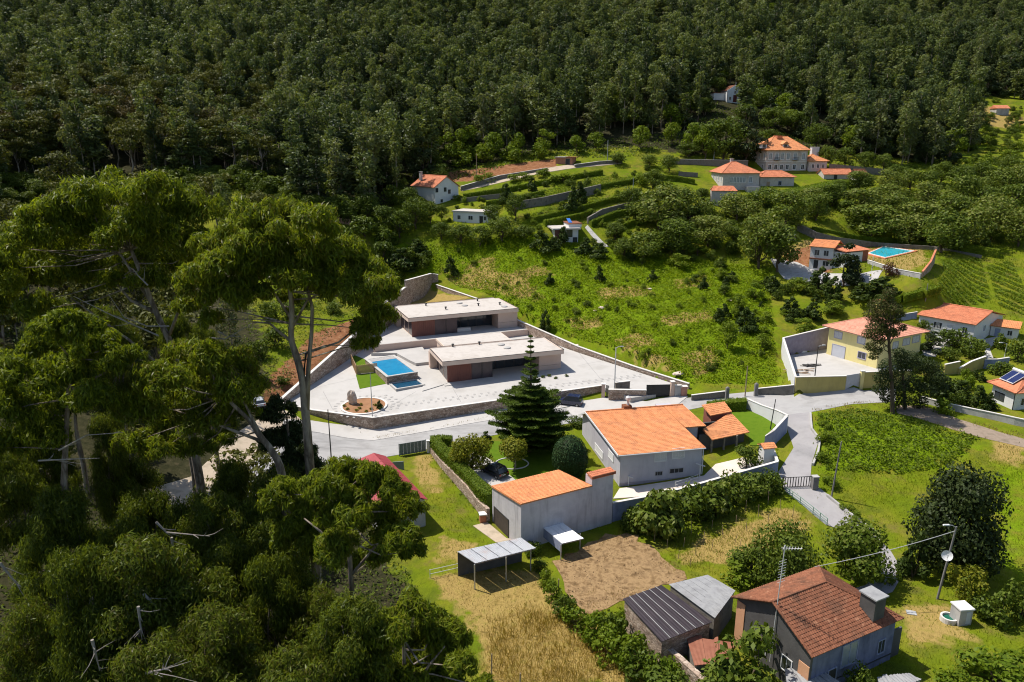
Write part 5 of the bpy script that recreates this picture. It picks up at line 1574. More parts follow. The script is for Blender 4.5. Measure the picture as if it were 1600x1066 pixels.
car(772, 741, math.radians(133), M_carblack, 'black hatchback parked on the pale garden driveway', 4.6, 2.0, 1.75)
car(890, 632, math.radians(160), M_carblue, 'dark blue car parked on the white drive behind the tiered conifer', 4.8, 2.0, 1.9)
car(404, 634, math.radians(120), M_carwhite, 'silver car glimpsed behind the eucalyptus leaves on the sandy track', g=lambda x, y: G(x, y))
# ------------------------------------------------------------------ yellow house and its walled yard
def yellow_compound():
    YZ = YELLOW_Z - .1
    gy = lambda px, py: at_z(px, py, YZ+.1)
    sheet('paved_yard', [(p[0], p[1]) for p in YELLOW], M_paving, .1, 2, hf=lambda x,y: YZ+0*x, px=False, label='pale concrete yard of the yellow house', skirt=1.5)
    fr = Frame(gy(1291,553), gy(1369,576)-gy(1291,553)); 
    L = float(np.hypot(*(gy(1369,576)-gy(1291,553))[:2]))
    ce = wall_hit(fr, 1294, 509)[1]
    D = side_hit(fr, 1437, 545, L)[0]
    D = min(max(D, 8), 15)
    r = empty('house', fr(L/2,D/2,0), 'pale yellow two storey house with salmon hipped roof and a walled yard', 'house')
    box_walls(fr, r, 0, L, 0, D, ce-.05, M_yellow)
    cr = ce + 2.4
    hip_roof(fr, r, 0, L, 0, D, ce, (L*.42,D*.5), (L*.58,D*.5), cr, 1.0, M_pinktile)
    mb = MB(); mb.box(fr, -.9, L+.9, -.9, D+.9, ce-.16, ce-.13+.0); mb.build('soffit', M_white, r)
    W = W_front(fr, 0)
    M_lil = mat('lilac_frame', [(.34,.32,.40),(.40,.38,.46)], 1, .7)
    for x0,y0,x1,y1,sh in ((1305,519,1315,528.5,1),(1341,527.5,1351,537,1),(1341.5,550.5,1352,561,0)):
        a0,c1 = wall_hit(fr,x0,y0); a1,c0 = wall_hit(fr,x1,y1)
        m_ = (c0+c1)/2; window(r, W, a0, a1, m_-.6, m_+.65, M_lil, M_glassl if sh else M_glass, 1, .14, shutter=M_white if sh else None)
    a0,c1 = wall_hit(fr,1301,541); a1,c0 = wall_hit(fr,1319,558)
    d = door(r, W, a0, a1, 0, 2.5, M_gatepale, M_lil, 'garage_door')
    W2 = W_right(fr, L)
    for x0,y0,x1,y1 in ((1396,534,1402,545),(1412,528.5,1420,539.5),(1427,525,1435,535)):
        b0,c1 = side_hit(fr,x0,y0,L); b1,c0 = side_hit(fr,x1,y1,L)
        b0, b1 = min(b0,b1), max(b0,b1)
        if b0 < .3: continue
        m_ = (c0+c1)/2; window(r, W2, b0, min(b1,D-.3), m_-.6, m_+.65, M_lil, M_glassl, 1, .14, shutter=M_white)
    # mid-height band and chimney
    ca, cb = flat_hit(fr, 1344, 490, cr-1.2)
    ct = z_for_row(fr(L*.35, D*.75, 0), 471) - YZ
    chimney(fr, r, L*.33, D*.78, ce, max(ct, cr+.8), 1.5, 1.2, M_olive, M_orange2)
    # walls of the yard
    M_o = M_olive
    def yw(label, pts, m, t=.3):
        P = [gy(a,b) if inside else G(a,b) for a,b,c,inside in pts]
        T = [z_for_row(p,c) for p,(a,b,c,i) in zip(P,pts)]
        P, T = densify(P, T, 4)
        wall('yard_wall', P, T, label, m, t, capm=M_cap, base_drop=1.0)
    yw('shaded grey block wall at the back of the yellow house yard', [(1221,556,528.5,1),(1291,545,511.5,1)], M_greywall if False else mat('shaded_block_wall', [(.22,.19,.24),(.28,.25,.30)], 1.2, .9, .3, 5))  # shade on the inner face is painted into the block colour
    yw('long white plastered wall along the fern field side of the yellow house yard', [(1221,556,528.5,1),(1240.5,615,589.5,0)], M_white)
    yw('ochre wall along the road in front of the yellow house yard', [(1240.5,615.5,589.5,0),(1280,612.5,588.7,0),(1319.5,609,587.8,0)], M_o)
    yw('ochre wall right of the pale sliding gate, behind the dark tree', [(1345,606,582,0),(1385,604,580,0),(1420,606,579,0)], M_o)
    yw('ochre curved garden wall between the clipped bushes', [(1474,586,570,0),(1497,584,565,0)], M_o)
    yw('ochre garden wall with pale end below the round bushes', [(1497,585,576,0),(1515,581,565,0),(1537,575,557,0)], M_o)
    panel_gate('sliding_gate', (1320.5,609), (1343,605), 586.5, 'pale grey sliding gate of the yellow house', M_gatepale, 7)
    p = G(1344.5,606); rr = empty('gate_pillar', p, 'yellow gate pillar right of the pale sliding gate', 'pillar'); c = z_for_row(p,580)-p[2]
    mb = MB(); mb.box(Frame(p,(1,0)),-.3,.3,-.3,.3,-.4,c); mb.build('body', M_yellow, rr)
    mb = MB(); mb.box(Frame(p,(1,0)),-.38,.38,-.38,.38,c+.003,c+.12); mb.build('coping', M_cap, rr)
    # yard clutter: timber heaps, a covered white boat hull, rubble
    def heap(px, py, label, m, n, sx, sy, name='timber_pile'):
        q = gy(px,py); rr = empty(name, q, label, 'pile')
        for i in range(n):
            a = random.uniform(-.5,.5); x = q[0]+random.uniform(-sx,sx); y = q[1]+random.uniform(-sy,sy)
            f = Frame((x,y,YZ+.1),(math.cos(a),math.sin(a))); mb = MB()
            mb.box(f,-random.uniform(.5,1.3),random.uniform(.5,1.3),-.12,.12,.08*(i%4),.08*(i%4)+.1); mb.build('plank', m, rr)
    heap(1233,553,'heap of reddish tiles and boards in the yard corner', M_oldtile, 9, 1.6, .7)
    heap(1250,581,'scattered brown planks on the pale yard near the white wall', M_wood, 12, 2.2, 1.2)
    heap(1268,572,'dark heap of sacks and boards around the yard pole', M_dark_shade, 9, 1.5, .6)
    q = gy(1252,550); rr = empty('small_boat', q, 'white upturned boat by the shaded block wall', 'boat')
    mb = MB(); f = Frame(q,(1,.35)); 
    st = [(-1.5,.05,.15),(-1.1,.5,.5),(0,.7,.6),(1.0,.55,.5),(1.7,.04,.2)]
    vs = []; 
    for a,w_,h_ in st: vs += [f(a,-w_,0),f(a,-w_*.7,h_),f(a,w_*.7,h_),f(a,w_,0)]
    fs = [(i*4+k,i*4+k+1,(i+1)*4+k+1,(i+1)*4+k) for i in range(4) for k in range(3)] + [(0,1,2,3),(16,17,18,19)[::-1]]
    mb.add(vs, fs); mb.build('hull', M_white, rr)
    return fr
yellow_compound()

# ------------------------------------------------------------------ white houses on the right
def right_houses():
    z = 10.0
    # long white house: ridge left->right, front slope seen
    Pf0, Pf1 = at_z(1432.6,491.5,z+3.2), at_z(1525.5,508,z+3.2)
    fr = Frame((Pf0[0],Pf0[1],z), Pf1-Pf0); L = float(np.hypot(*(Pf1-Pf0)[:2]))
    R0 = fr.inv(at_z(1453,471,z+5.0)); R1 = fr.inv(at_z(1547,486,z+5.0))
    br = (R0[1]+R1[1])/2; D = br*2
    r = empty('house', fr(L/2,br,0), 'long white house with terracotta roof above the clipped garden bushes', 'house')
    gable_walls(fr, r, .4, L-.4, .5, D-.5, 3.1, br, 4.85, M_white, -2.5)
    gable_roof(fr, r, .2, L-.2, .5, D-.5, 3.2+.09, br, 5.0, .5, M_orange2, .3, .42, .2)
    W = W_front(fr, .5)
    for s in (.30,.36,.78):
        window(r, W, L*s, L*s+.9, .9, 2.2, M_white, M_glass, 1)
    door(r, W, L*.52, L*.52+1, 0, 2.1, M_gatepale)
    W = W_right(fr, L-.4); window(r, W, br-2.5, br-1.5, 1, 2.2, M_white, M_glassl, 1); window(r, W, br+.8, br+1.8, 1, 2.2, M_white, M_glassl, 1)
    # low annex further right
    z = 9.3
    a, b = at_z(1546,508.5,z+2.5), at_z(1594,514.7,z+2.5)
    fr = Frame((a[0],a[1],z), b-a); L = float(np.hypot(*(b-a)[:2])); bb = fr.inv(at_z(1546,497,z+3.4))[1]
    r = empty('outbuilding', fr(L/2,bb/2,0), 'low white outbuilding with orange roof at the right edge', 'building')
    box_walls(fr, r, .3, L-.3, .4, bb, 2.35, M_white, -2)
    mb = MB(); roof_plane(mb, fr(0,0,2.5), fr(L,0,2.5), fr(L,bb+.2,3.4), fr(0,bb+.2,3.4), .3, .42, .05); mb.build('roof', M_orange, r)
    W = W_front(fr, .4); window(r, W, L*.62, L*.62+.8, .8, 1.8); door(r, W, L*.2, L*.2+1, 0, 2.0, M_blue_shade)
    mb = MB(); mb.box(fr, -2.2,.25,1.2,bb,-2,2.6); mb.build('link_wall', M_blue_shade, r)
    # house with solar panels
    z = 5.3
    c1 = at_z(1587,615.5,z+3.4); c0 = at_z(1542,597,z+3.4)
    fr = Frame((c0[0],c0[1],z), c1-c0); L = float(np.hypot(*(c1-c0)[:2])); D = 12
    r = empty('house', fr(L/2,D/2,0), 'white house with tiled hipped roof carrying blue solar panels at the right edge', 'house')
    box_walls(fr, r, .7, L-.7, .7, D-.7, 3.3, M_white, -2)
    hip_roof(fr, r, .7, L-.7, .7, D-.7, 3.42, (L*.5,4.4), (L*.5,D-4.4), 5.9, .7, M_orange2, .28, .4, .06)
    W = W_front(fr, .7)
    a0,cc1 = wall_hit(fr,1555,614,.7); a1,cc0 = wall_hit(fr,1568,626,.7); window(r, W, a0, a1, 1.0, 2.2, M_darktrim, M_glass, 1)
    mb = MB(); mb.tube([fr(L-.7,.6,-1),fr(L-.7,.6,3.3)], .07, 6); mb.build('downpipe', M_darktrim, r)
    W = W_right(fr, L-.7); window(r, W, 2.0, 3.2, 1.0, 2.2, M_white, M_glass, 1); window(r, W, 5.5, 6.7, 1.0, 2.2, M_white, M_glass, 1)
    # two collectors lying on the slope
    slope = (5.9-3.42)/(4.4+0)
    s = empty('solar_panel', fr(1.6,2.5,4.5), 'pair of blue solar collectors tilted on the tiled roof', 'solar panel')
    for k in range(2):
        a0 = 1.2 + k*1.55; mb = MB()
        p = [fr(a0,1.2,4.35),fr(a0+1.45,1.2,4.35),fr(a0+1.45,3.6,5.75),fr(a0,3.6,5.75)]
        mb.hexa([q+np.array([0,0,.0]) for q in p]+[q+np.array([0,0,.1]) for q in p]); f = mb.build('frame', M_palepole, s)
        mb = MB(); p = [fr(a0+.07,1.27,4.49),fr(a0+1.38,1.27,4.49),fr(a0+1.38,3.53,5.81),fr(a0+.07,3.53,5.81)]
        mb.hexa([q+np.array([0,0,-.03]) for q in p]+[q+np.array([0,0,.02]) for q in p]); mb.build('solar_cells', M_solar, f)
    mb = MB(); mb.tube([fr(1.1,3.8,6.0),fr(4.2,3.8,6.0)], .28, 12); mb.build('water_tank', M_palepole, s)
    for a in (1.5,3.8):
        mb = MB(); mb.tube([fr(a,3.75,4.9),fr(a,3.75,5.8)], .04, 4); mb.build('bracket', M_metal, s)
    # pale walls
    wall_px('garden_wall', [(1438,628,619),(1480,640,630),(1520,649,638.5),(1552,656,645),(1584,664,652),(1640,676,664)], 'long stained pale wall along the earth track', M_concrete, .25, M_cap)
    wall_px('garden_wall', [(1536,576,561),(1556,575,561),(1575,570,558)], 'short pale blue wall by the patio path', M_blue_shade, .25, M_cap)
    sheet('patio_path', [(1536,560),(1541,541),(1535,531),(1560,526),(1556,536),(1546,545),(1552,560)], M_paving, .1, 1.5, label='curving pale path between lawn and patio')
    sheet('patio', [(1436,546),(1452,536),(1490,530),(1488,540),(1465,552),(1462,558),(1436,556)], M_paving, .1, 1.5, label='pale patio under the garden trees')
    wall_px('garden_wall', [(1400,503,492),(1432,497,487)], 'grey blue wall behind the yellow house garden', M_blue_shade, .25, M_cap)
right_houses()

# ------------------------------------------------------------------ swimming pool and pool house on the slope
def pool_place():
    zc = _pz + .12
    gz = lambda a, b: at_z(a, b, zc)
    q = [gz(1358,396),gz(1381,386),gz(1426,392.5),gz(1383,402.5)]
    c = sum(q)/4
    r = empty('swimming_pool', c, 'bright turquoise garden pool with orange brick surround on the hillside', 'pool')
    def ring(k): return [c + (p-c)*k for p in q]
    o, i = ring(1.22), ring(1.08)
    w = ring(1.0)
    mb = MB()
    for A, B, m in ((o, i, 0),):
        for k in range(4):
            k2 = (k+1)%4
            mb.hexa([A[k]-(0,0,.5),A[k2]-(0,0,.5),B[k2]-(0,0,.5),B[k]-(0,0,.5),A[k]+(0,0,.05),A[k2]+(0,0,.05),B[k2]+(0,0,.05),B[k]+(0,0,.05)])
    mb.build('brick_surround', M_orange2, r)
    mb = MB()
    for k in range(4):
        k2 = (k+1)%4
        mb.hexa([i[k]-(0,0,.5),i[k2]-(0,0,.5),w[k2]-(0,0,.5),w[k]-(0,0,.5),i[k]+(0,0,.1),i[k2]+(0,0,.1),w[k2]+(0,0,.1),w[k]+(0,0,.1)])
    mb.build('coping', M_white, r)
    mb = MB(); mb.hexa([p-(0,0,1.2) for p in w]+[p+(0,0,.02) for p in w]); mb.build('water', M_pool2, r)
    # house
    z = H(*G(1282,420)[:2]) + .2
    a, b = at_z(1263.5,418,z), at_z(1299,421.5,z)
    fr = Frame(a, b-a); L = float(np.hypot(*(b-a)[:2])); ce = wall_hit(fr,1264,385)[1]; D = 7
    r = empty('pool_house', fr(L/2,D/2,0), 'white two storey pool house with narrow orange roof', 'building')
    box_walls(fr, r, 0, L, 0, D, ce, M_white, -2)
    mb = MB(); roof_plane(mb, fr(-.4,-.5,ce+.1), fr(L+.4,-.5,ce+.1), fr(L+.4,D*.6,ce+1.5), fr(-.4,D*.6,ce+1.5), .3, .42, .06)
    roof_plane(mb, fr(L+.4,D+.4,ce+.3), fr(-.4,D+.4,ce+.3), fr(-.4,D*.6,ce+1.5), fr(L+.4,D*.6,ce+1.5), .3, .42, .06); mb.build('roof', M_orange, r)
    W = W_front(fr, 0)
    mb = MB(); wbox(mb, W, -.05, L+.05, ce*.42, ce*.42+.35, 0, .3); mb.build('balcony_band', M_oldtile, r)
    window(r, W, L*.6, L*.8, ce*.62, ce*.86, M_white, M_glass, 1); window(r, W, L*.2, L*.4, ce*.62, ce*.86, M_white, M_glass, 1)
    door(r, W, L*.2, L*.4, 0, 2.1, M_black); window(r, W, L*.6, L*.85, .8, 2.0)
    a, b = at_z(1318,424,z), at_z(1345,421,z)
    fr = Frame(a, b-a); L = float(np.hypot(*(b-a)[:2])); ce = wall_hit(fr,1340,394)[1]
    r = empty('pool_shed', fr(L/2,2,0), 'white annex with brick red end wall beside the turquoise pool', 'building')
    box_walls(fr, r, 0, L, 0, 5, ce, M_white, -2); 
    mb = MB(); mb.box(fr, L+.003, L+2.4, .3, 5, -2, ce+.3); mb.build('brick_wall', mat('brick_red_wall', [(.30,.10,.06),(.36,.13,.08)], 2, .9), r)
    mb = MB(); roof_plane(mb, fr(-.3,-.3,ce+.35), fr(L+2.7,-.3,ce+.35), fr(L+2.7,5.3,ce+1.0), fr(-.3,5.3,ce+1.0), .3, .42, .06); mb.build('roof', M_orange2, r)
    wall_px('stone_wall', [(1246,360,349),(1275,374,363),(1310,380,371),(1370,386,379),(1459,391,385),(1533,404,399)], 'long grey stone terrace wall above the turquoise pool', M_stonedark, .6)
    wall_px('garden_wall', [(1459,412,390),(1452,424,408),(1440,434,424)], 'orange topped wall at the right end of the pool lawn', M_stone, .3, M_orange2)
    wall_px('garden_wall', [(1356,412,406),(1400,428,420),(1438,436,427)], 'low pale wall along the front of the pool lawn', M_concrete, .3, M_cap)
    sheet('court', [(1203,404),(1245,410),(1300,428),(1345,428),(1380,422),(1370,440),(1300,446),(1225,436)], M_concrete, .1, 2, label='grey concrete court below the pool house')
    z = H(*G(1231,376)[:2]); a, b = at_z(1219,376,z), at_z(1243,376,z); fr = Frame(a,b-a); L = float(np.hypot(*(b-a)[:2]))
    r = empty('water_tank', fr(L/2,1,0), 'white rectangular concrete tank in the dry grass below the chestnuts', 'tank')
    mb = MB(); mb.box(fr,0,L,0,2.5,-.5,1.4); mb.build('body', M_concrete, r)
    mb = MB(); mb.box(fr,-.1,L+.1,-.1,2.6,1.403,1.6); mb.build('lid', M_white, r)
pool_place()

def gb(px, py, z):
    p = G(px, py)
    return np.array([p[0], p[1], z])

# ------------------------------------------------------------------ manor and its outbuildings
def manor():
    z = H(*G(1196,268)[:2]) - .5
    a, b = gb(1195.7,268,z), gb(1261.5,268.5,z)
    fr = Frame(a, (1, .10)); L = float(np.hypot(*(b-a)[:2]))
    ce = wall_hit(fr, 1200, 235)[1]
    D = side_hit(fr, 1168.7, 262, 0)[0]; D = min(max(D,12),16)
    r = empty('manor_house', fr(L/2,D/2,0), 'large granite manor with bright orange roof and dormer windows', 'house')
    box_walls(fr, r, 0, L, 0, D, ce, M_granite, -3)
    cr = ce + 4.6
    hip_roof(fr, r, 0, L, 0, D, ce+.05, (D*.36,D*.5), (L-D*.30,D*.5), cr, .7, M_orange, .4, .5, .06)
    mb = MB(); mb.box(fr, D*.36+.5, L-D*.30-2.5, D*.38, D*.62, cr-.7, cr+.3); mb.build('roof_lantern', M_orange2, r)
    W = W_front(fr, 0); WL = W_left(fr, 0)
    h1 = ce*.60
    for i, x in enumerate((1203.5,1213,1222,1231,1242,1255)):
        a0 = wall_hit(fr, x, 250)[0]
        window(r, W, a0-.5, a0+.5, h1, h1+2.0, M_white, M_glassl, 1, .22)
        window(r, W, a0-.5, a0+.5, ce*.16, ce*.16+1.5, M_white, M_glass, 1, .22)
    for x in (1213,1242):
        a0 = wall_hit(fr, x, 250)[0]; mb = MB(); wbox(mb, W, a0-1.0, a0+1.0, h1-.35, h1-.2, 0, .8)
        for k in range(9): wbox(mb, W, a0-1+.25*k-.02, a0-1+.25*k+.02, h1-.2, h1+.7, .74, .79)
        wbox(mb, W, a0-1.0, a0+1.0, h1+.7, h1+.76, .72, .8); mb.build('balcony', M_black, r)
    for k in range(4):
        b0 = D*(k+.5)/4; window(r, WL, b0-.5, b0+.5, h1, h1+2.0, M_white, M_glassl, 1, .22)
    for k in range(3):
        b0 = D*(k+.6)/3.4; window(r, WL, b0-.5, b0+.5, ce*.16, ce*.16+1.5, M_white, M_glass, 1, .22)
    mb = MB(); wbox(mb, W, -.1, L+.1, ce*.48, ce*.48+.3, 0, .1); wbox(mb, WL, 0, D, ce*.48, ce*.48+.3, 0, .1); mb.build('string_course', M_cap, r)
    for px in (1193.5, 1227):
        a0 = wall_hit(fr, px, 230, 1.5)[0]
        mb = MB(); cz = ce+.7
        mb.hexa([fr(a0-1,1.3,cz),fr(a0+1,1.3,cz),fr(a0+1,5,cz),fr(a0-1,5,cz),fr(a0-1,1.3,cz+1.4),fr(a0+1,1.3,cz+1.4),fr(a0+1,5,cz+1.4),fr(a0-1,5,cz+1.4)])
        d = mb.build('dormer', M_white, r)
        mb = MB(); mb.add([fr(a0-1.4,.9,cz+1.3),fr(a0+1.4,.9,cz+1.3),fr(a0,.9,cz+2.3),fr(a0-1.4,5.5,cz+1.3),fr(a0+1.4,5.5,cz+1.3),fr(a0,5.5,cz+2.3)],[(0,1,2),(5,4,3),(0,2,5,3),(1,4,5,2),(0,3,4,1)]); mb.build('dormer_roof', M_orange, d)
        mb = MB(); wbox(mb, W_front(fr,1.3), a0-.55,a0+.55,cz+.15,cz+1.25,0,.05); mb.build('dormer_pane', M_glass, d)
    # lower house in front, left
    z = H(*G(1120,298)[:2]) - .3
    a, b = gb(1128.5,297,z), gb(1185,297,z)
    fr = Frame(a, b-a); L = float(np.hypot(*(b-a)[:2])); ce = wall_hit(fr,1130,271)[1]; D = min(max(side_hit(fr,1091,291,0)[0],9),13)
    r = empty('farmhouse', fr(L/2,D/2,0), 'granite farmhouse with red hipped roof below and left of the manor', 'house')
    box_walls(fr, r, 0, L, 0, D, ce, M_granite, -3)
    hip_roof(fr, r, 0, L, 0, D, ce+.05, (L*.38,D*.5), (L*.5,D*.5), ce+3.4, .7, M_orange2, .4, .5, .06)
    WL = W_left(fr,0); W = W_front(fr,0)
    for k in range(4): window(r, WL, D*(k+.6)/4.6-.4, D*(k+.6)/4.6+.4, ce*.55, ce*.55+1.5, M_white, M_glassl, 1, .15)
    for k in range(5): window(r, W, L*.2+1.05*k, L*.2+1.05*k+.8, ce*.5, ce*.5+1.6, M_white, M_glassl, 1, .1)
    window(r, W, L*.72, L*.72+1, ce*.5, ce*.5+1.7, M_white, M_glassl, 1, .15)
    chimney(fr, r, L*.42, D*.62, ce+2, ce+4.4, .9, .9, M_concrete)
    mb = MB(); mb.box(fr, L*.62, L-.2, -2.2, -.003, -3, ce*.28); mb.build('stair_landing', M_granite, r)
    # small roof in front of it
    z2 = z - 1.2
    q = [at_z(1111,298.5,z2+2.4), at_z(1153,299,z2+2.4)]
    f2 = Frame((q[0][0],q[0][1],z2), q[1]-q[0]); L2 = float(np.hypot(*(q[1]-q[0])[:2]))
    r = empty('outbuilding', f2(L2/2,2,0), 'small granite outbuilding with orange roof in front of the farmhouse', 'building')
    box_walls(f2, r, .2, L2-.2, .3, 5, 2.3, M_granite, -3)
    mb = MB(); roof_plane(mb, f2(0,0,2.45), f2(L2,0,2.45), f2(L2-1,4.6,3.7), f2(1,4.6,3.7), .35, .45, .06); roof_plane(mb, f2(L2,5.4,2.45), f2(0,5.4,2.45), f2(1,4.6,3.7), f2(L2-1,4.6,3.7), .35,.45,.06); mb.build('roof', M_orange2, r)
    # middle building
    z = H(*G(1207,292)[:2]) - .4
    a, b = gb(1186.5,291,z), gb(1240,291,z); fr = Frame(a, b-a); L = float(np.hypot(*(b-a)[:2])); ce = wall_hit(fr,1207,277)[1]
    r = empty('outbuilding', fr(L/2,4,0), 'low granite outbuilding with red roof between farmhouse and manor', 'building')
    box_walls(fr, r, 0, L, 0, 7, ce, M_granite, -3); hip_roof(fr, r, 0, L, 0, 7, ce+.05, (3,3.5),(L-3.2,3.5), ce+2.0, .5, M_orange2, .4,.5,.06)
    W = W_front(fr,0); window(r, W, L*.55, L*.55+.9, .9, 2.1, M_blue_shade, M_glass, 1, .12); door(r, W, L*.2, L*.2+1.1, 0, 2.0, M_wood, M_granite)
    # kitchen wing with white tower chimney, right of the manor
    z = H(*G(1275,268)[:2]); a, b = gb(1262.5,268,z), gb(1291,268,z); fr = Frame(a, b-a); L = float(np.hypot(*(b-a)[:2])); ce = wall_hit(fr,1275,252)[1]
    r = empty('kitchen_wing', fr(L/2,3,0), 'low wing with orange roof and broad white chimney right of the manor', 'building')
    box_walls(fr, r, 0.05, L, 0, 7, ce, M_granite, -2); hip_roof(fr, r, .05, L, 0, 7, ce+.05, (L*.35,3.5),(L*.4,3.5), ce+2.2, .5, M_orange, .4,.5,.06)
    W = W_front(fr,0)
    for k in range(3): window(r, W, L*(.18+.28*k), L*(.18+.28*k)+.8, ce*.35, ce*.35+1.2, M_white, M_glass, 1, .15)
    chimney(fr, r, L*.62, 5.2, ce, ce+4.6, 2.6, 1.6, M_white, M_white)
    # right hand sheds
    for (x0,x1,yb,ye,lb,m) in ((1287,1331,280,274,'low red roofed shed behind the bright vine trellis',M_orange2),(1338,1354,288,273,'small grey stone barn with gabled roof at the end of the manor yard',M_oldtile)):
        z = H(*G((x0+x1)/2,yb)[:2]) - .3; a, b = gb(x0,yb,z), gb(x1,yb,z); fr = Frame(a,b-a); L = float(np.hypot(*(b-a)[:2])); ce = max(2.0, wall_hit(fr,x0,ye)[1])
        r = empty('shed', fr(L/2,2,0), lb, 'shed'); gable_walls(fr, r, 0, L, 0, 5, ce, 2.5, ce+1.5, M_granite, -2); gable_roof(fr, r, 0, L, 0, 5, ce+.09, 2.5, ce+1.6, .4, m, .4,.5,.3,None,.06)
        door(r, W_front(fr,0), L*.35, L*.35+1.2, 0, 1.9, M_black, M_granite)
    wall_px('stone_wall', [(1042,256,248),(1080,257,249),(1168,262,250.5)], 'pale topped boundary wall left of the manor', M_stonedark, .5, M_cap)
    wall_px('stone_wall', [(1295,266,256),(1360,272,262),(1400,276,266)], 'dark stone wall right of the manor kitchen wing', M_stonedark, .5)
    wall_px('stone_wall', [(1060,275,268),(1090,277,270)], 'low grey stone wall left of the farmhouse', M_stonedark, .5)
manor()

# ------------------------------------------------------------------ chapel among the trees
def chapel():
    z = H(*G(1145,160)[:2]); a, b = gb(1135,160,z), gb(1155.5,160,z)
    fr = Frame(a, (1,.12)); L = float(np.hypot(*(b-a)[:2])); ce = wall_hit(fr,1136,141.5)[1]; cr = wall_hit(fr,1145,133)[1]; D = 12
    r = empty('chapel', fr(L/2,D/2,0), 'small white chapel with dark red door among the forest trees', 'chapel')
    prof = [(0,-3),(L,-3),(L,ce),(L/2,cr),(0,ce)]
    mb = MB(); mb.add([fr(a_,0,c) for a_,c in prof]+[fr(a_,D,c) for a_,c in prof], [(4,3,2,1,0)[::-1],(5,6,7,8,9)[::-1]]+[(j,(j+1)%5,5+(j+1)%5,5+j)[::-1] for j in range(5)]); mb.build('wall', M_white, r)
    mb = MB(); roof_plane(mb, fr(-.3,D,ce-.02), fr(-.3,.3,ce-.02), fr(L/2,.3,cr+.1), fr(L/2,D,cr+.1), .4,.5,.06); roof_plane(mb, fr(L+.3,.3,ce-.02), fr(L+.3,D,ce-.02), fr(L/2,D,cr+.1), fr(L/2,.3,cr+.1), .4,.5,.06); mb.build('roof', M_oldtile, r)
    W = W_front(fr,0)
    door(r, W, L*.5-.8, L*.5+.8, 0, 2.9, mat('dark_red_door', [(.09,.015,.015),(.12,.025,.02)], 2, .6), M_granite)
    for s in (.2,.8): window(r, W, L*s-.35, L*s+.35, 1.0, 2.1, M_granite, M_glass, 1, .12)
    window(r, W, L*.5-.4, L*.5+.4, ce*.75, ce*.75+1.0, M_granite, M_glass, 0, .12)
    mb = MB()
    for s in (0, L-.4): mb = MB(); wbox(mb, W, s, s+.4, -1, ce, 0, .08); mb.build('corner_pilaster', M_granite, r)
    mb = MB(); mb.box(fr, L*.5-.08,L*.5+.08,0,.16,cr,cr+1.2); mb.box(fr, L*.5-.4,L*.5+.4,.01,.15,cr+.7,cr+.86); mb.build('roof_cross', M_granite, r)
    mb = MB(); mb.box(fr,-5,-.05,2,8,-3,ce*.8); mb.build('sacristy', M_white, r)
    mb = MB(); mb.box(fr,-5.2,-.06,1.8,8.2,ce*.8+.003,ce*.8+.2); mb.build('sacristy_roof', M_oldtile, r)
chapel()

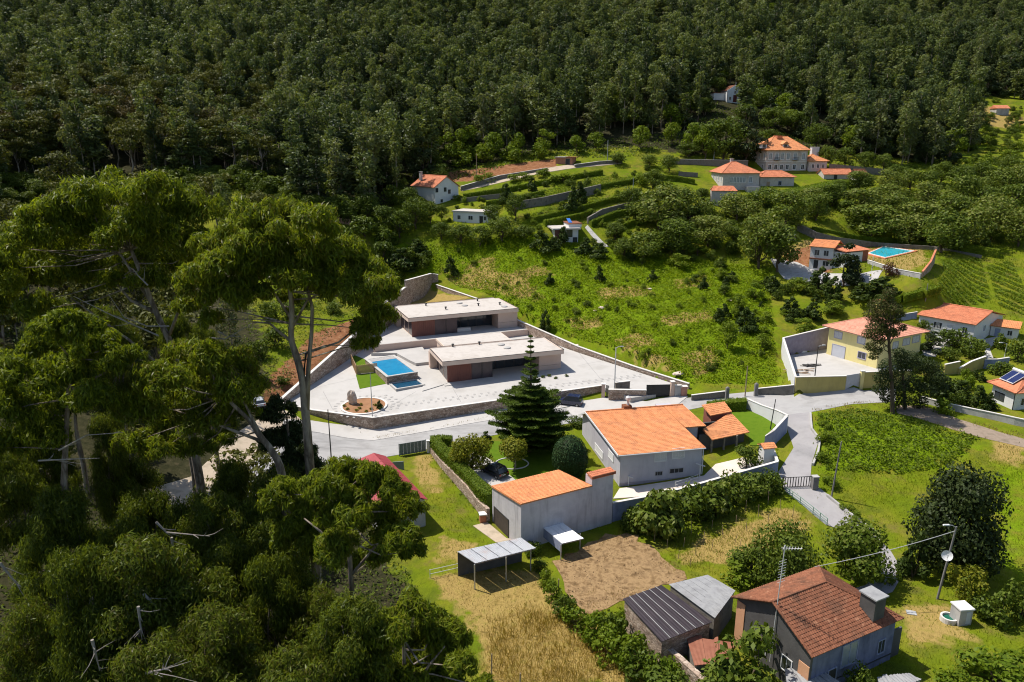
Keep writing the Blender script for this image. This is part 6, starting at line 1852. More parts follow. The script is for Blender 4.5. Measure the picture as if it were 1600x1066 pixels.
# ------------------------------------------------------------------ white houses at the forest edge
def forest_edge():
    z = H(*G(700,322)[:2]) - .3
    a, b = gb(680,320,z), gb(716,319,z)
    fr = Frame(a, (1,.85)); L = on_line(fr, 0, 2.0, 716.5)
    ce = wall_hit(fr,681,292)[1]; cr = wall_hit(fr,698,276)[1]; D = 13
    r = empty('house', fr(L/2,D/2,0), 'tall white gabled house with orange roof at the foot of the forest', 'house')
    prof = [(0,-3),(L,-3),(L,ce),(L/2,cr),(0,ce)]
    mb = MB(); mb.add([fr(a_,0,c) for a_,c in prof]+[fr(a_,D,c) for a_,c in prof], [(4,3,2,1,0)[::-1],(5,6,7,8,9)[::-1]]+[(j,(j+1)%5,5+(j+1)%5,5+j)[::-1] for j in range(5)]); mb.build('wall', M_white, r)
    k = (cr-ce)/(L/2)
    mb = MB(); roof_plane(mb, fr(-.5,D+.3,ce-k*.5+.1), fr(-.5,-.4,ce-k*.5+.1), fr(L/2,-.4,cr+.1), fr(L/2,D+.3,cr+.1), .4,.5,.06); roof_plane(mb, fr(L+.5,-.4,ce-k*.5+.1), fr(L+.5,D+.3,ce-k*.5+.1), fr(L/2,D+.3,cr+.1), fr(L/2,-.4,cr+.1), .4,.5,.06)
    ridge_tiles(mb, fr(L/2,-.4,cr+.15), fr(L/2,D+.3,cr+.15)); mb.build('roof', M_orange2, r)
    W = W_front(fr,0)
    for x,y in ((682.5,297.5),(695.5,296.3),(702,299.5)):
        a0,c0 = wall_hit(fr,x,y); window(r, W, a0-.45, a0+.45, c0-.6, c0+.6, M_darktrim, M_glass, 0, .06)
    for x,y in ((706,313),(690,314)):
        a0,c0 = wall_hit(fr,x,y); window(r, W, a0-.45, a0+.45, c0-.5, c0+.5, M_white, M_glass, 0, .06)
    chimney(fr, r, L*.2, D*.8, cr-1.5, cr+1.2, .8, .8, M_concrete)
    # flat-roofed annex below it
    z = H(*G(735,348)[:2]); a, b = gb(706,346,z), gb(763,349,z); fr = Frame(a,b-a); L = float(np.hypot(*(b-a)[:2])); ce = max(2.6, wall_hit(fr,708,331)[1])
    r = empty('annex', fr(L/2,3,0), 'low white flat roofed building below the white gabled house', 'building')
    box_walls(fr, r, .3, L-.3, .3, 7, ce, M_white, -2)
    mb = MB(); mb.box(fr, 0, L, 0, 7.3, ce+.003, ce+.35); mb.build('roof', M_gravelroof, r)
    W = W_front(fr,.3)
    window(r, W, L*.15, L*.15+1, .9, 2.0); window(r, W, L*.45, L*.45+1.4, .9, 2.0); door(r, W, L*.75, L*.75+1.2, 0, 2.1, M_black); window(r, W, L*.87, L*.87+.8, .9, 2.0)
    # modern white house with dark red side
    z = H(*G(895,384)[:2]) - .2; a, b = gb(866,379,z), gb(906,382,z); fr = Frame(a,(1,.16)); L = float(np.hypot(*(b-a)[:2])); ce = wall_hit(fr,868,357)[1]; D = 9
    r = empty('modern_house', fr(L/2,D/2,0), 'small flat roofed white modern house with dark red panel among shrubs', 'house')
    box_walls(fr, r, .4, L-.3, .4, D-.3, ce-.4, M_white, -2)
    mb = MB(); mb.box(fr, -.5, L+.2, -.4, D, ce-.397, ce); mb.build('roof', M_gravelroof, r)
    mb = MB(); mb.box(fr, .2, L*.42, .1, .397, -1, ce-.42); mb.build('red_panel', M_clad, r)
    W = W_front(fr,.4); window(r, W, L*.5, L*.72, ce*.5, ce-.6, M_darktrim, M_glass, 1); window(r, W, L*.76, L-.6, .5, 2.2, M_darktrim, M_glass, 1)
    mb = MB(); mb.box(fr, L*.62, L+.9, 1.5, D-1, ce+.003, ce+.9); up = mb.build('roof_storey', M_white, r)
    mb = MB(); mb.box(fr, L*.62-.2, L+1.1, 1.3, D-.8, ce+.903, ce+1.1); mb.build('upper_roof', M_oldtile, r)
    mb = MB(); mb.hexa([fr(L*.66,3,ce+1.13),fr(L*.8,3,ce+1.13),fr(L*.8,6,ce+2.0),fr(L*.66,6,ce+2.0),fr(L*.66,3,ce+1.2),fr(L*.8,3,ce+1.2),fr(L*.8,6,ce+2.07),fr(L*.66,6,ce+2.07)]); mb.build('solar_collector', M_blue, r)
    # brick shed on the upper track
    z = H(*G(885,258)[:2]); a, b = gb(868,256,z), gb(892,258,z); fr = Frame(a,b-a); L = float(np.hypot(*(b-a)[:2]))+.5
    r = empty('shed', fr(L/2,2,0), 'brick shed with pale and rusty sheet roof on the upper track', 'shed')
    box_walls(fr, r, 0, L, 0, 5, 2.5, mat('hollow_brick', [(.34,.15,.09),(.40,.19,.12)], 1.5, .9), -1)
    mb = MB(); mb.box(fr, -.4, L*.6, -.4, 5.4, 2.503, 2.7); mb.build('roof_sheet', M_concrete, r)
    mb = MB(); mb.box(fr, L*.6+.01, L+.9, -.4, 5.4, 2.51, 2.72); mb.build('roof_sheet', M_rust, r)
    door(r, W_front(fr,0), L*.6, L*.85, 0, 2.1, M_black, M_wood)
    wall_px('stone_wall', [(720,298,291),(780,281,274),(855,266,262)], 'grey track wall climbing behind the white gabled house', M_stonedark, .5, M_cap)
    wall_px('stone_wall', [(898,262,257),(935,257,252),(972,255,249.5)], 'pale capped wall along the upper track right of the brick shed', M_stonedark, .5, M_cap)
    sheet('upper_track', [(718,294),(790,278),(860,262),(930,255),(970,252),(970,256),(930,260),(865,268),(790,284),(722,299)], M_sand, .1, 2, label='pale dirt track behind the terraces')
    wall_px('terrace_wall', [(800,330,316),(850,321,308),(900,309,297),(938,302,288)], 'dark overgrown stone terrace wall below the vineyard rows', M_stonedark, .7)
    wall_px('terrace_wall', [(918,350,340),(940,338,327),(975,327,318),(1010,319,311)], 'curved dark terrace wall above the modern white house', M_stonedark, .6)
    wall_px('terrace_wall', [(720,316,310),(760,312,305),(800,308,301)], 'low dark terrace wall right of the white gabled house', M_stonedark, .6)
    sheet('side_path', [(918,352),(944,380),(952,386),(940,386),(914,356)], M_concrete, .1, 1.5, label='narrow concrete path beside the modern white house')
    # ruin wall glimpsed at the forest gap
    wall_px('ruin_wall', [(478,340,334),(520,346,339),(548,352,343)], 'ruined reddish stone wall at the forest clearing', mat('reddish_stone', [(.32,.17,.11),(.40,.25,.17)], 1, .95, .5, 3), .5)
    z = H(*G(1562,178)[:2]); f = Frame(gb(1556,179,z),(1,0)); r = empty('hut', f.o, 'tiny hut with red roof in the far valley clearing', 'hut')
    mb = MB(); mb.box(f,0,6,0,5,-1,2.4); mb.build('wall', M_concrete, r)
    mb = MB(); mb.add([f(-.4,-.4,2.4),f(6.4,-.4,2.4),f(6.4,5.4,2.4),f(-.4,5.4,2.4),f(-.4,2.5,4),f(6.4,2.5,4)],[(0,1,5,4),(2,3,4,5),(1,2,5),(3,0,4),(3,2,1,0)]); mb.build('roof', M_orange2, r)
forest_edge()
# ------------------------------------------------------------------ foliage
L_euc = leaf_mat('eucalyptus_leaf', [(.065,.092,.010),(.11,.150,.012),(.155,.205,.014),(.215,.255,.018),(.13,.12,.028)], .5, .40)
L_eucfar = leaf_mat('eucalyptus_leaf_far', [(.032,.048,.020),(.060,.084,.028),(.095,.125,.036),(.15,.18,.048),(.12,.13,.065)], .35, .5, .7)
L_broad = leaf_mat('broad_leaf', [(.045,.070,.008),(.075,.110,.012),(.10,.140,.016),(.13,.165,.022)], .3, .5, .35)
L_chest = leaf_mat('chestnut_leaf', [(.055,.085,.010),(.09,.13,.014),(.13,.17,.022),(.205,.22,.055)], .3, .5, .4)
L_dark = leaf_mat('dark_leaf', [(.020,.032,.010),(.034,.050,.014),(.052,.070,.018)], .2, .5, .3)
L_bright = leaf_mat('bright_leaf', [(.085,.135,.008),(.13,.185,.011),(.17,.215,.018)], .35, .55, .3)
L_yel = leaf_mat('yellow_green_leaf', [(.12,.145,.010),(.18,.19,.015),(.24,.23,.024),(.10,.14,.010)], .35, .5, .3)
L_fern = leaf_mat('fern_leaf', [(.12,.18,.003),(.175,.24,.004),(.22,.275,.007),(.14,.20,.003)], .35, .6, .25)
L_grass = leaf_mat('grass_blade', [(.13,.185,.004),(.18,.225,.006),(.23,.24,.016),(.14,.195,.005)], .35, .7, .25)
L_dry = leaf_mat('dry_grass_blade', [(.24,.175,.05),(.33,.24,.075),(.19,.165,.035),(.40,.30,.11)], .3, .8, .25)
L_hay = leaf_mat('golden_grass_blade', [(.24,.165,.022),(.33,.225,.035),(.20,.16,.018),(.42,.30,.07)], .3, .8, .25)
L_coni = leaf_mat('araucaria_needles', [(.045,.075,.008),(.07,.110,.010),(.10,.145,.014)], .25, .5, .2)
L_hedge = leaf_mat('hedge_leaf', [(.075,.125,.008),(.12,.175,.012),(.16,.205,.018)], .3, .55, .2)
L_pine = leaf_mat('pine_needles', [(.04,.060,.012),(.06,.085,.016),(.095,.07,.03),(.085,.105,.022)], .2, .6, .3)
L_plum = leaf_mat('reddish_leaf', [(.07,.025,.02),(.11,.045,.03),(.09,.05,.025)], .3, .5, .3)
L_brown = leaf_mat('brown_leaf', [(.075,.060,.022),(.11,.085,.03),(.06,.06,.018)], .25, .6, .4)

def leaf_quads(cen, nrm, size, aspect, rng, droop=0.0, bend=True):
    """one pointed quad per leaf; cen, nrm: (n,3)"""
    n = len(cen)
    r = rng.normal(size=(n,3)); 
    if droop > 0:
        r = r*(1-droop) + np.array([0,0,-1.0])*droop*1.6
    ax = r - (r*nrm).sum(1, keepdims=True)*nrm*(.8 if droop > 0 else 1)
    ax /= np.linalg.norm(ax, axis=1, keepdims=True) + 1e-9
    sd = np.cross(ax, nrm); sd /= np.linalg.norm(sd, axis=1, keepdims=True) + 1e-9
    s = (size if np.ndim(size) else np.full(n, size)) * rng.uniform(.65, 1.35, n)
    s = s[:,None]
    a = cen - ax*s*.5
    b = cen + sd*s*aspect*.5 + nrm*s*.06
    c = cen + ax*s*.5
    d = cen - sd*s*aspect*.5 + nrm*s*.06
    v = np.stack([a,b,c,d], 1).reshape(-1,3)
    q = np.arange(4*n).reshape(n,4)
    return v, q

def clump_cloud(cen, rad, n, rng, flat=.75, shell=.55, jitter=.55, updir=.35, fuzz=0):
    """points on and inside flattened balls: (pos, normal)"""
    k = len(cen)
    w = np.asarray(rad)**2; w = w/w.sum()
    idx = rng.choice(k, n, p=w)
    d = rng.normal(size=(n,3)); d /= np.linalg.norm(d, axis=1, keepdims=True)
    rr = shell + (1-shell)*rng.random(n)**.6
    R = np.asarray(rad)[idx]
    if fuzz: rr = rr*(1 + np.abs(rng.normal(size=n))*fuzz)
    p = np.asarray(cen)[idx] + d*(R*rr)[:,None]*np.array([1,1,flat])
    nr = d + rng.normal(size=(n,3))*jitter + np.array([0,0,updir])
    nr /= np.linalg.norm(nr, axis=1, keepdims=True)
    return p, nr

def limb_tube(mb, p0, p1, r0, r1, rng, n=6, k=5, wob=.06):
    p0, p1 = np.array(p0), np.array(p1); L = np.linalg.norm(p1-p0)
    pts = [p0 + (p1-p0)*t + (rng.normal(size=3)*L*wob*math.sin(math.pi*t)) for t in np.linspace(0,1,k)]
    mb.tube(pts, list(np.linspace(r0, r1, k)), n)
    return pts

def crown_broad(seed, h, w, trunk_h, nclump=16, nleaf=1800, leaf=.42, aspect=.6, flat=.75, shape='round'):
    """(crown mesh arrays, trunk MB) of a broad-leaved tree standing at the origin"""
    rng = np.random.default_rng(seed)
    cs, rs = [], []
    for i in range(nclump):
        a = rng.uniform(0, 2*math.pi); t = rng.uniform(0,1)
        if shape == 'round':
            zz = trunk_h + (h-trunk_h)*(.14+.78*t); env = math.sin(math.pi*min(max(.12+.8*t,0),1))**.6
        elif shape == 'cone':
            zz = trunk_h + (h-trunk_h)*(.05+.88*t); env = (1-t)**.75*1.0+.12
        else:
            zz = trunk_h + (h-trunk_h)*(.45+.47*t); env = math.sqrt(max(.05,1-t*.75))
        rad = w*.5*env*rng.uniform(.35,.85)
        cs.append((math.cos(a)*rad, math.sin(a)*rad, zz)); rs.append(w*rng.uniform(.16,.26)*(1 if shape != 'cone' else .45+.6*(1-t)))
    cs.append((0,0,h-w*.16)); rs.append(w*(.2 if shape != 'cone' else .1))
    p, nr = clump_cloud(np.array(cs), np.array(rs), nleaf, rng, flat)
    p[:,2] = np.maximum(p[:,2], .15)
    v, q = leaf_quads(p, nr, leaf, aspect, rng)
    mb = MB(); top = trunk_h + (h-trunk_h)*.45
    r0 = max(.06, w*.028)
    limb_tube(mb, (0,0,-.3), (rng.normal()*.2,rng.normal()*.2,top), r0, r0*.5, rng, 7, 6, .03)
    tb = mb
    limbs = []
    for c in cs[:min(7,nclump)]:
        l = MB(); limb_tube(l, (0,0,trunk_h*.85+.1*(top-trunk_h)), (c[0]*.9,c[1]*.9,c[2]), r0*.45, r0*.12, rng, 5, 4, .08); tb.add(l.v, l.f)
    return v, q, tb

def crown_euc_far(seed, h, w, nleaf=850, leaf=.95):
    """tall narrow plantation eucalyptus"""
    rng = np.random.default_rng(seed)
    cs, rs = [], []
    n = 15
    for i in range(n):
        t = (i+.5)/n; a = rng.uniform(0,2*math.pi)
        zz = h*(.20+.76*t); env = (math.sin(math.pi*(.24+.60*t))**.7)
        rad = w*.5*env*rng.uniform(.15,.75)
        cs.append((math.cos(a)*rad, math.sin(a)*rad, zz)); rs.append(w*rng.uniform(.17,.3)*(.5+.6*env))
    p, nr = clump_cloud(np.array(cs), np.array(rs), nleaf, rng, 1.0, .45, .6, .3)
    v, q = leaf_quads(p, nr, leaf, .5, rng, .3)
    mb = MB(); limb_tube(mb, (0,0,-1), (rng.normal()*.3,rng.normal()*.3,h*.92), .2, .05, rng, 6, 6, .01)
    return v, q, mb

def crown_pine_flat(seed, h, w, nleaf=1500, leaf=.7):
    """old maritime pine / acacia: layered umbrella clumps on bare limbs"""
    rng = np.random.default_rng(seed)
    cs, rs = [], []
    for i in range(18):
        a = rng.uniform(0,2*math.pi); t = rng.random(); rad = w*.5*rng.uniform(.1,1)*(1-.35*t)
        cs.append((math.cos(a)*rad, math.sin(a)*rad, h*(.55+.42*t))); rs.append(w*rng.uniform(.13,.2))
    p, nr = clump_cloud(np.array(cs), np.array(rs), nleaf, rng, .5, .5, .6, .5)
    v, q = leaf_quads(p, nr, leaf, .5, rng)
    mb = MB(); limb_tube(mb, (0,0,-1), (rng.normal()*.5,rng.normal()*.5,h*.75), .3, .12, rng, 7, 6, .03)
    for c in cs[:9]: limb_tube(mb, (0,0,h*rng.uniform(.35,.6)), c, .12, .04, rng, 5, 4, .05)
    return v, q, mb

class Kind:
    """a tree of one kind: shared meshes for its crown and trunk"""
    def __init__(s, data, leafm, barkm, name):
        v, q, mb = data
        s.me_c = mesh_np('crown', v, q, leafm)
        s.me_t = bpy.data.meshes.new('trunk'); s.me_t.from_pydata([tuple(x) for x in mb.v], [], mb.f); s.me_t.materials.append(barkm)
        s.me_t.polygons.foreach_set('use_smooth', [True]*len(s.me_t.polygons)); s.me_t.update()
        s.h = float(v[:,2].max()); s.w = float(np.ptp(v[:,0])+np.ptp(v[:,1]))/2
        s.name = name
    def place(s, p, h, label, cat='tree', group=None, w=None, rot=None, name=None, trunk=True, sink=.15):
        k = h/s.h; kw = k if w is None else w/s.w
        e = empty(name or s.name, (p[0],p[1],p[2]-sink), label, cat, group)
        e.rotation_euler = (0,0,random.uniform(0,6.28) if rot is None else rot)
        e.scale = (kw, kw, k)
        c = bpy.data.objects.new('crown', s.me_c); COL.objects.link(c); c.parent = e
        if trunk:
            t = bpy.data.objects.new('trunk', s.me_t); COL.objects.link(t); t.parent = e
        return e

K_round = [Kind(crown_broad(i, 7, 6.5, 1.2, 20, 2600, .40), L_broad, M_bark, 'leafy_tree') for i in (1,2,3)]
K_chest = [Kind(crown_broad(10+i, 8, 8, 1.0, 24, 2800, .46), L_chest, M_bark, 'chestnut_tree') for i in (1,2,3)]
K_darkt = [Kind(crown_broad(20+i, 8, 5.5, .6, 20, 2600, .42, shape='cone'), L_dark, M_bark, 'dark_tree') for i in (1,2)]
K_bush = [Kind(crown_broad(30+i, 2.6, 3.2, .1, 14, 900, .30, flat=.8), L_broad, M_bark, 'bush') for i in (1,2,3)]
K_bbush = [Kind(crown_broad(40+i, 2.4, 3.2, .1, 14, 900, .30), L_bright, M_bark, 'bush') for i in (1,2)]
L_mid = leaf_mat('mid_dark_leaf', [(.030,.050,.010),(.050,.078,.014),(.078,.108,.018)], .3, .5, .3)
K_dbush = [Kind(crown_broad(45+i, 2.6, 2.6, .1, 18, 1300, .28, shape='cone' if i else 'round'), L_mid, M_bark, 'shrub') for i in (1,2)]
K_yel = [Kind(crown_broad(50+i, 5, 5, .9, 16, 1800, .36), L_yel, M_bark, 'fruit_tree') for i in (1,2)]
K_eucf = [Kind(crown_euc_far(60+i, 22, 6.0), L_eucfar, M_eucbark, 'eucalyptus_tree') for i in range(5)]
K_pinef = [Kind(crown_pine_flat(70+i, 17, 13, 1300, .8), L_euc if False else leaf_mat('olive_leaf_%s' % 'ab'[i], [(.050,.058,.012),(.085,.092,.016),(.12,.122,.024)], .25, .6, .4), M_eucbark, 'spreading_tree') for i in (0,1)]
K_brownt = [Kind(crown_pine_flat(75, 14, 12, 1400, .75), L_brown, M_bark, 'spreading_tree')]
K_smallt = [Kind(crown_broad(80+i, 5, 4.2, .8, 14, 1300, .34), L_bright, M_bark, 'young_tree') for i in (1,2)]

def tree_px(K, px, pyb, pyt, label, cat='tree', group=None, wpx=None, g=G, name=None, trunk=True, Y=None):
    """a tree whose foot stands at (px, pyb) and whose top reaches row pyt; wpx: its width in the photograph"""
    b = g(px, pyb) if Y is None else None
    if Y is not None:
        q = at_depth(px, pyb, Y); b = np.array([q[0], q[1], H(q[0], q[1])])
    top = z_for_row(b, pyt)
    h = max(.6, top - b[2])
    w = None
    if wpx:
        dep = b[1]*CT - (b[2]+h/2-CAM_H)*ST
        w = wpx*dep/F_PX
    k = K[random.randrange(len(K))] if isinstance(K, list) else K
    return k.place(b, h, label, cat, group, w, None, name, trunk)

# ------------------------------------------------------------------ forest on the hillside
FOREST_PX = [(0,300),(60,292),(380,287),(430,300),(470,335),(520,345),(600,335),(660,285),(690,255),(780,245),(860,232),(950,225),(1010,215),(1080,205),(1120,165),(1180,190),(1250,215),(1330,250),(1420,262),(1500,258),(1530,215),(1500,190),(1470,165),(1560,150),(1640,170)]
_fe = [at_depth(px, py, 10)[0]/10 for px, py in FOREST_PX]
def forest_ok(x, y):
    """is the place inside the wood (seen past its lower edge)"""
    px, py = project((x, y, H(x, y)))
    if not (-140 < px < 1740): return False
    yl = np.interp(px, [p[0] for p in FOREST_PX], [p[1] for p in FOREST_PX])
    return py < yl
CLEAR = [(np.array(G(1140,163)[:2]), 9), (np.array(G(1215,262)[:2]), 26), (np.array(G(440,300)[:2]), 6), (np.array(G(1145,200)[:2]), 13), (np.array(G(1560,182)[:2]), 12)]
def forest_points():
    pts = []
    rng = np.random.default_rng(5)
    y = 205.0
    while y < 820:
        step = 5.1 + (y-205)*.0075
        half = .74*y + 20
        x = -half
        while x < half:
            qx, qy = x + rng.uniform(-.75,.75)*step, y + rng.uniform(-.75,.75)*step
            pts.append((qx, qy)); x += step
        y += step
    P = np.array(pts)
    z = H(P[:,0], P[:,1])
    dep = P[:,1]*CT - (z-CAM_H)*ST
    px = CX + F_PX*P[:,0]/dep; py = CY - F_PX*(P[:,1]*ST + (z-CAM_H)*CT)/dep
    yl = np.interp(px, [p[0] for p in FOREST_PX], [p[1] for p in FOREST_PX])
    ok = (px > -120) & (px < 1720) & (py < yl) & (py > -160)
    for c, r in CLEAR: ok &= np.hypot(P[:,0]-c[0], P[:,1]-c[1]) > r
    P, z, px, py = P[ok], z[ok], px[ok], py[ok]
    return P, z, px, py
FP, FZ, FPX, FPY = forest_points()
_rng = np.random.default_rng(9)
# bare patches: rocky clearings high on the right, gaps
_lum = np.sin(FP[:,0]*.07+FP[:,1]*.03)*np.sin(FP[:,1]*.06-FP[:,0]*.02+1)
gap = ((_lum > .45) & (_rng.random(len(FP)) < .35)) | ((np.hypot((FPX-1215)/45, (FPY-42)/16) < 1) | (np.hypot((FPX-1250)/50, (FPY-65)/8) < 1) | (np.hypot((FPX-1530)/45, (FPY-170)/14) < 1) | (np.hypot((FPX-1570)/35, (FPY-12)/12) < 1)) & (_rng.random(len(FP)) < .8)
FP, FZ, FPX, FPY = FP[~gap], FZ[~gap], FPX[~gap], FPY[~gap]
order = np.argsort(FP[:,1])
EXTRA = []
n_ind = 0
rest = []
for i in order:
    x, y = FP[i]; px, py = FPX[i], FPY[i]
    left_wood = px < 420 and py > 150
    u = _rng.random()
    if left_wood and u < .5:
        kind, hh = ('pine', _rng.uniform(13,19))
    elif px > 1180 and py > 120 and u < .45:
        kind, hh = ('round', _rng.uniform(9,14))
    elif u < .10: kind, hh = ('round', _rng.uniform(9,15))
    elif u > .965: kind, hh = ('smallt', _rng.uniform(8,12))
    else: kind, hh = ('euc', _rng.uniform(12,26))
    if kind == 'pine' and _rng.random() < .3 : pass
    if n_ind < 296 and -20 < px < 1620:
        n_ind += 1
        p = (x, y, FZ[i])
        if kind == 'euc': K_eucf[int(_rng.integers(5))].place(p, hh, 'slender dark green eucalyptus standing in the lower edge of the hillside forest', 'tree', 'eucalyptus trees of the hillside forest', w=_rng.uniform(5.5,9))
        elif kind == 'pine': (K_brownt[0] if _rng.random() < .15 else K_pinef[int(_rng.integers(2))]).place(p, hh, 'spreading olive green tree with bare limbs in the wood on the left', 'tree', 'spreading trees in the left wood')
        elif kind == 'round': K_darkt[int(_rng.integers(2))].place(p, hh, 'broad dark green tree among the slender forest trees', 'tree', 'broad dark trees of the hillside forest')
        else: K_smallt[int(_rng.integers(2))].place(p, hh, 'bright green young tree among the dark forest trees', 'tree', 'bright young trees in the forest')
    else:
        rest.append((x, y, FZ[i], hh, kind))

def scatter_object(name, label, pts, meshes, kindlabel='stuff'):
    """one object: points carrying a turn, a size and a choice of mesh, grown by a node group that instances existing trees' meshes"""
    P = np.array([p[:3] for p in pts], np.float32)
    me = bpy.data.meshes.new(name)
    me.vertices.add(len(P)); me.vertices.foreach_set('co', P.ravel())
    for nm, typ, arr in (('size','FLOAT_VECTOR',np.array([p[3] for p in pts], np.float32)), ('turn','FLOAT',np.array([p[4] for p in pts], np.float32)), ('pick','INT',np.array([p[5] for p in pts], np.int32))):
        a = me.attributes.new(nm, typ, 'POINT')
        a.data.foreach_set('vector' if typ == 'FLOAT_VECTOR' else 'value', arr.ravel())
    o = bpy.data.objects.new(name, me); COL.objects.link(o); tag(o, label, None, None, 'stuff')
    ng = bpy.data.node_groups.new(name + '_nodes', 'GeometryNodeTree')
    ng.interface.new_socket('Geometry', in_out='INPUT', socket_type='NodeSocketGeometry'); ng.interface.new_socket('Geometry', in_out='OUTPUT', socket_type='NodeSocketGeometry')
    gi = ng.nodes.new('NodeGroupInput'); go = ng.nodes.new('NodeGroupOutput')
    j = ng.nodes.new('GeometryNodeJoinGeometry')
    def attr(nm, dt):
        n = ng.nodes.new('GeometryNodeInputNamedAttribute'); n.data_type = dt; n.inputs[0].default_value = nm; return n.outputs[0]
    sz, tn, pk = attr('size','FLOAT_VECTOR'), attr('turn','FLOAT'), attr('pick','INT')
    cx = ng.nodes.new('ShaderNodeCombineXYZ'); ng.links.new(tn, cx.inputs[2])
    for k, objs in enumerate(meshes):
        sel = ng.nodes.new('FunctionNodeCompare'); sel.data_type = 'INT'; sel.operation = 'EQUAL'
        ng.links.new(pk, sel.inputs['A'] if 'A' in sel.inputs else sel.inputs[2]); 
        for s in sel.inputs:
            if s.name == 'A' and s.type == 'INT': ng.links.new(pk, s)
            if s.name == 'B' and s.type == 'INT': s.default_value = k
        jj = ng.nodes.new('GeometryNodeJoinGeometry')
        for ob in objs:
            oi = ng.nodes.new('GeometryNodeObjectInfo'); oi.inputs[0].default_value = ob; oi.transform_space = 'ORIGINAL'; oi.inputs['As Instance'].default_value = False
            ng.links.new(oi.outputs['Geometry'], jj.inputs[0])
        ip = ng.nodes.new('GeometryNodeInstanceOnPoints')
        ng.links.new(gi.outputs[0], ip.inputs['Points']); ng.links.new(sel.outputs[0], ip.inputs['Selection']); ng.links.new(jj.outputs[0], ip.inputs['Instance'])
        ng.links.new(cx.outputs[0], ip.inputs['Rotation']); ng.links.new(sz, ip.inputs['Scale'])
        ng.links.new(ip.outputs[0], j.inputs[0])
    ng.links.new(j.outputs[0], go.inputs[0])
    m = o.modifiers.new('grow', 'NODES'); m.node_group = ng
    return o

LANDMARKS = {'manor':(1215,245),'granite farmhouse':(1135,280),'turquoise pool':(1390,394),'white pool house':(1285,400),'white chapel':(1145,150),'white gabled house':(690,297),'flat roofed annex':(735,338),'modern white house':(890,362),'brick shed':(882,249),'straight terrace wall':(865,316),'curved terrace wall':(965,332),'long dirt track':(780,284),'walled concrete path':(935,370),'yellow house':(1340,530),'long white house':(1490,500),'solar panel house':(1575,600),'concrete tank':(1231,371),'stone corner wall':(665,440),'pale street lamp':(960,575),'villa':(780,520),'field gate posts':(1150,610),'low red roofed shed':(1310,272),'right edge of the photo':(1600,330),'reddish earth bank':(470,560),'barn':(870,780),'old house':(1270,960),'lane gate':(1245,752),'concrete box':(1507,965)}
_o = 'first second third fourth fifth sixth seventh eighth ninth tenth eleventh twelfth thirteenth fourteenth fifteenth sixteenth seventeenth eighteenth nineteenth'.split()
ORD = [''] + [w + ' ' for w in _o[1:]]
for tens, tn in (('twenty','twentieth'),('thirty','thirtieth'),('forty','fortieth')): ORD += [tn + ' '] + [tens + '-' + w + ' ' for w in _o[:9]]
def place_labels(short, pts):
    """a label for each of many alike trees: which one it is counted from the landmark next to it"""
    near = {}
    for i, p in enumerate(pts):
        nm = min(LANDMARKS, key=lambda k: math.hypot(LANDMARKS[k][0]-p[0], LANDMARKS[k][1]-p[1]))
        near.setdefault(nm, []).append((math.hypot(LANDMARKS[nm][0]-p[0], LANDMARKS[nm][1]-p[1]), i))
    out = [None]*len(pts)
    for nm, l in near.items():
        for k, (d, i) in enumerate(sorted(l)): out[i] = '%s, %snearest to the %s' % (short, ORD[min(k,48)], nm)
    return out

def first_parts(k):
    """the crown and trunk objects of a tree already standing that uses this kind's meshes"""
    return [next(o for o in COL.objects if o.type == 'MESH' and o.data == me) for me in (k.me_c, k.me_t)]
# ------------------------------------------------------------------ trees and shrubs one can tell apart
def T(K, lst, label, cat='tree', group=None, **kw):
    short = label
    for cut in (' in the ', ' at the ', ' on the ', ' around the ', ' near the ', ' behind the ', ' beside the ', ' standing ', ' below ', ' along the '):
        i = short.find(cut)
        if i > 8: short = short[:i]
    labs = place_labels(short, lst) if len(lst) > 1 else [label]
    for t, lb in zip(lst, labs): tree_px(K, t[0], t[1], t[2], lb, cat, group, t[3] if len(t) > 3 else None, **kw)

# belt of chestnuts and orchard trees between manor, pool and right edge
CH = [(1030,360,285,90),(1075,350,288,70),(1010,345,300,60),(1050,395,340,80),(1105,385,335,70),(1005,405,360,70),(1150,345,298,70),(1195,330,290,70),(1225,360,295,80),(1185,420,330,85),
      (1260,325,290,55),(1300,322,283,60),(1345,335,292,70),(1390,320,285,60),(1275,345,300,50),(1355,375,318,90),(1400,350,300,60),(1440,375,312,85),(1480,360,300,70),(1420,385,330,70),
      (1470,395,325,80),(1510,385,318,80),(1545,370,300,80),(1580,350,285,70),(1530,340,288,60),(1590,385,320,70),(1500,330,270,60),(1450,330,280,60),(1555,310,258,60),(1595,310,255,60),(1390,300,262,50),(1340,300,265,40)]
T(K_chest, CH, 'rounded chestnut tree with pale flowering crown in the belt between manor and pool', 'tree', 'chestnut trees between the manor and the pool')
RT = [(1420,300,262,40),(1450,305,262,40),(1500,300,255,45),(1530,290,250,40),(1400,285,255,40),(1470,290,250,45),(1575,280,240,45),(1350,300,268,35),(1310,300,280,30),(985,330,290,40),(1020,300,262,40),(960,375,345,40),(975,405,370,45),(1045,270,240,35),(1015,262,240,30),(965,258,238,30),(1075,245,222,40),(1100,232,190,60),(1200,232,200,45)]
T(K_round, RT, 'mid green leafy tree in the orchard belt below the forest', 'tree', 'leafy trees in the orchard belt')
tree_px(K_darkt, 1165, 255, 165, 'tall dark green chestnut with lit left side behind the manor', 'tree', None, 70)
tree_px(K_round, 1130, 252, 180, 'broad mid green chestnut left of the tall dark tree behind the manor', 'tree', None, 75)
tree_px(K_round, 1215, 425, 345, 'large mid green tree at the upper right edge of the fern field', 'tree', None, 75)
tree_px(K_darkt, 1318, 448, 378, 'dark narrow tree in front of the pool house', 'tree', None, 60)
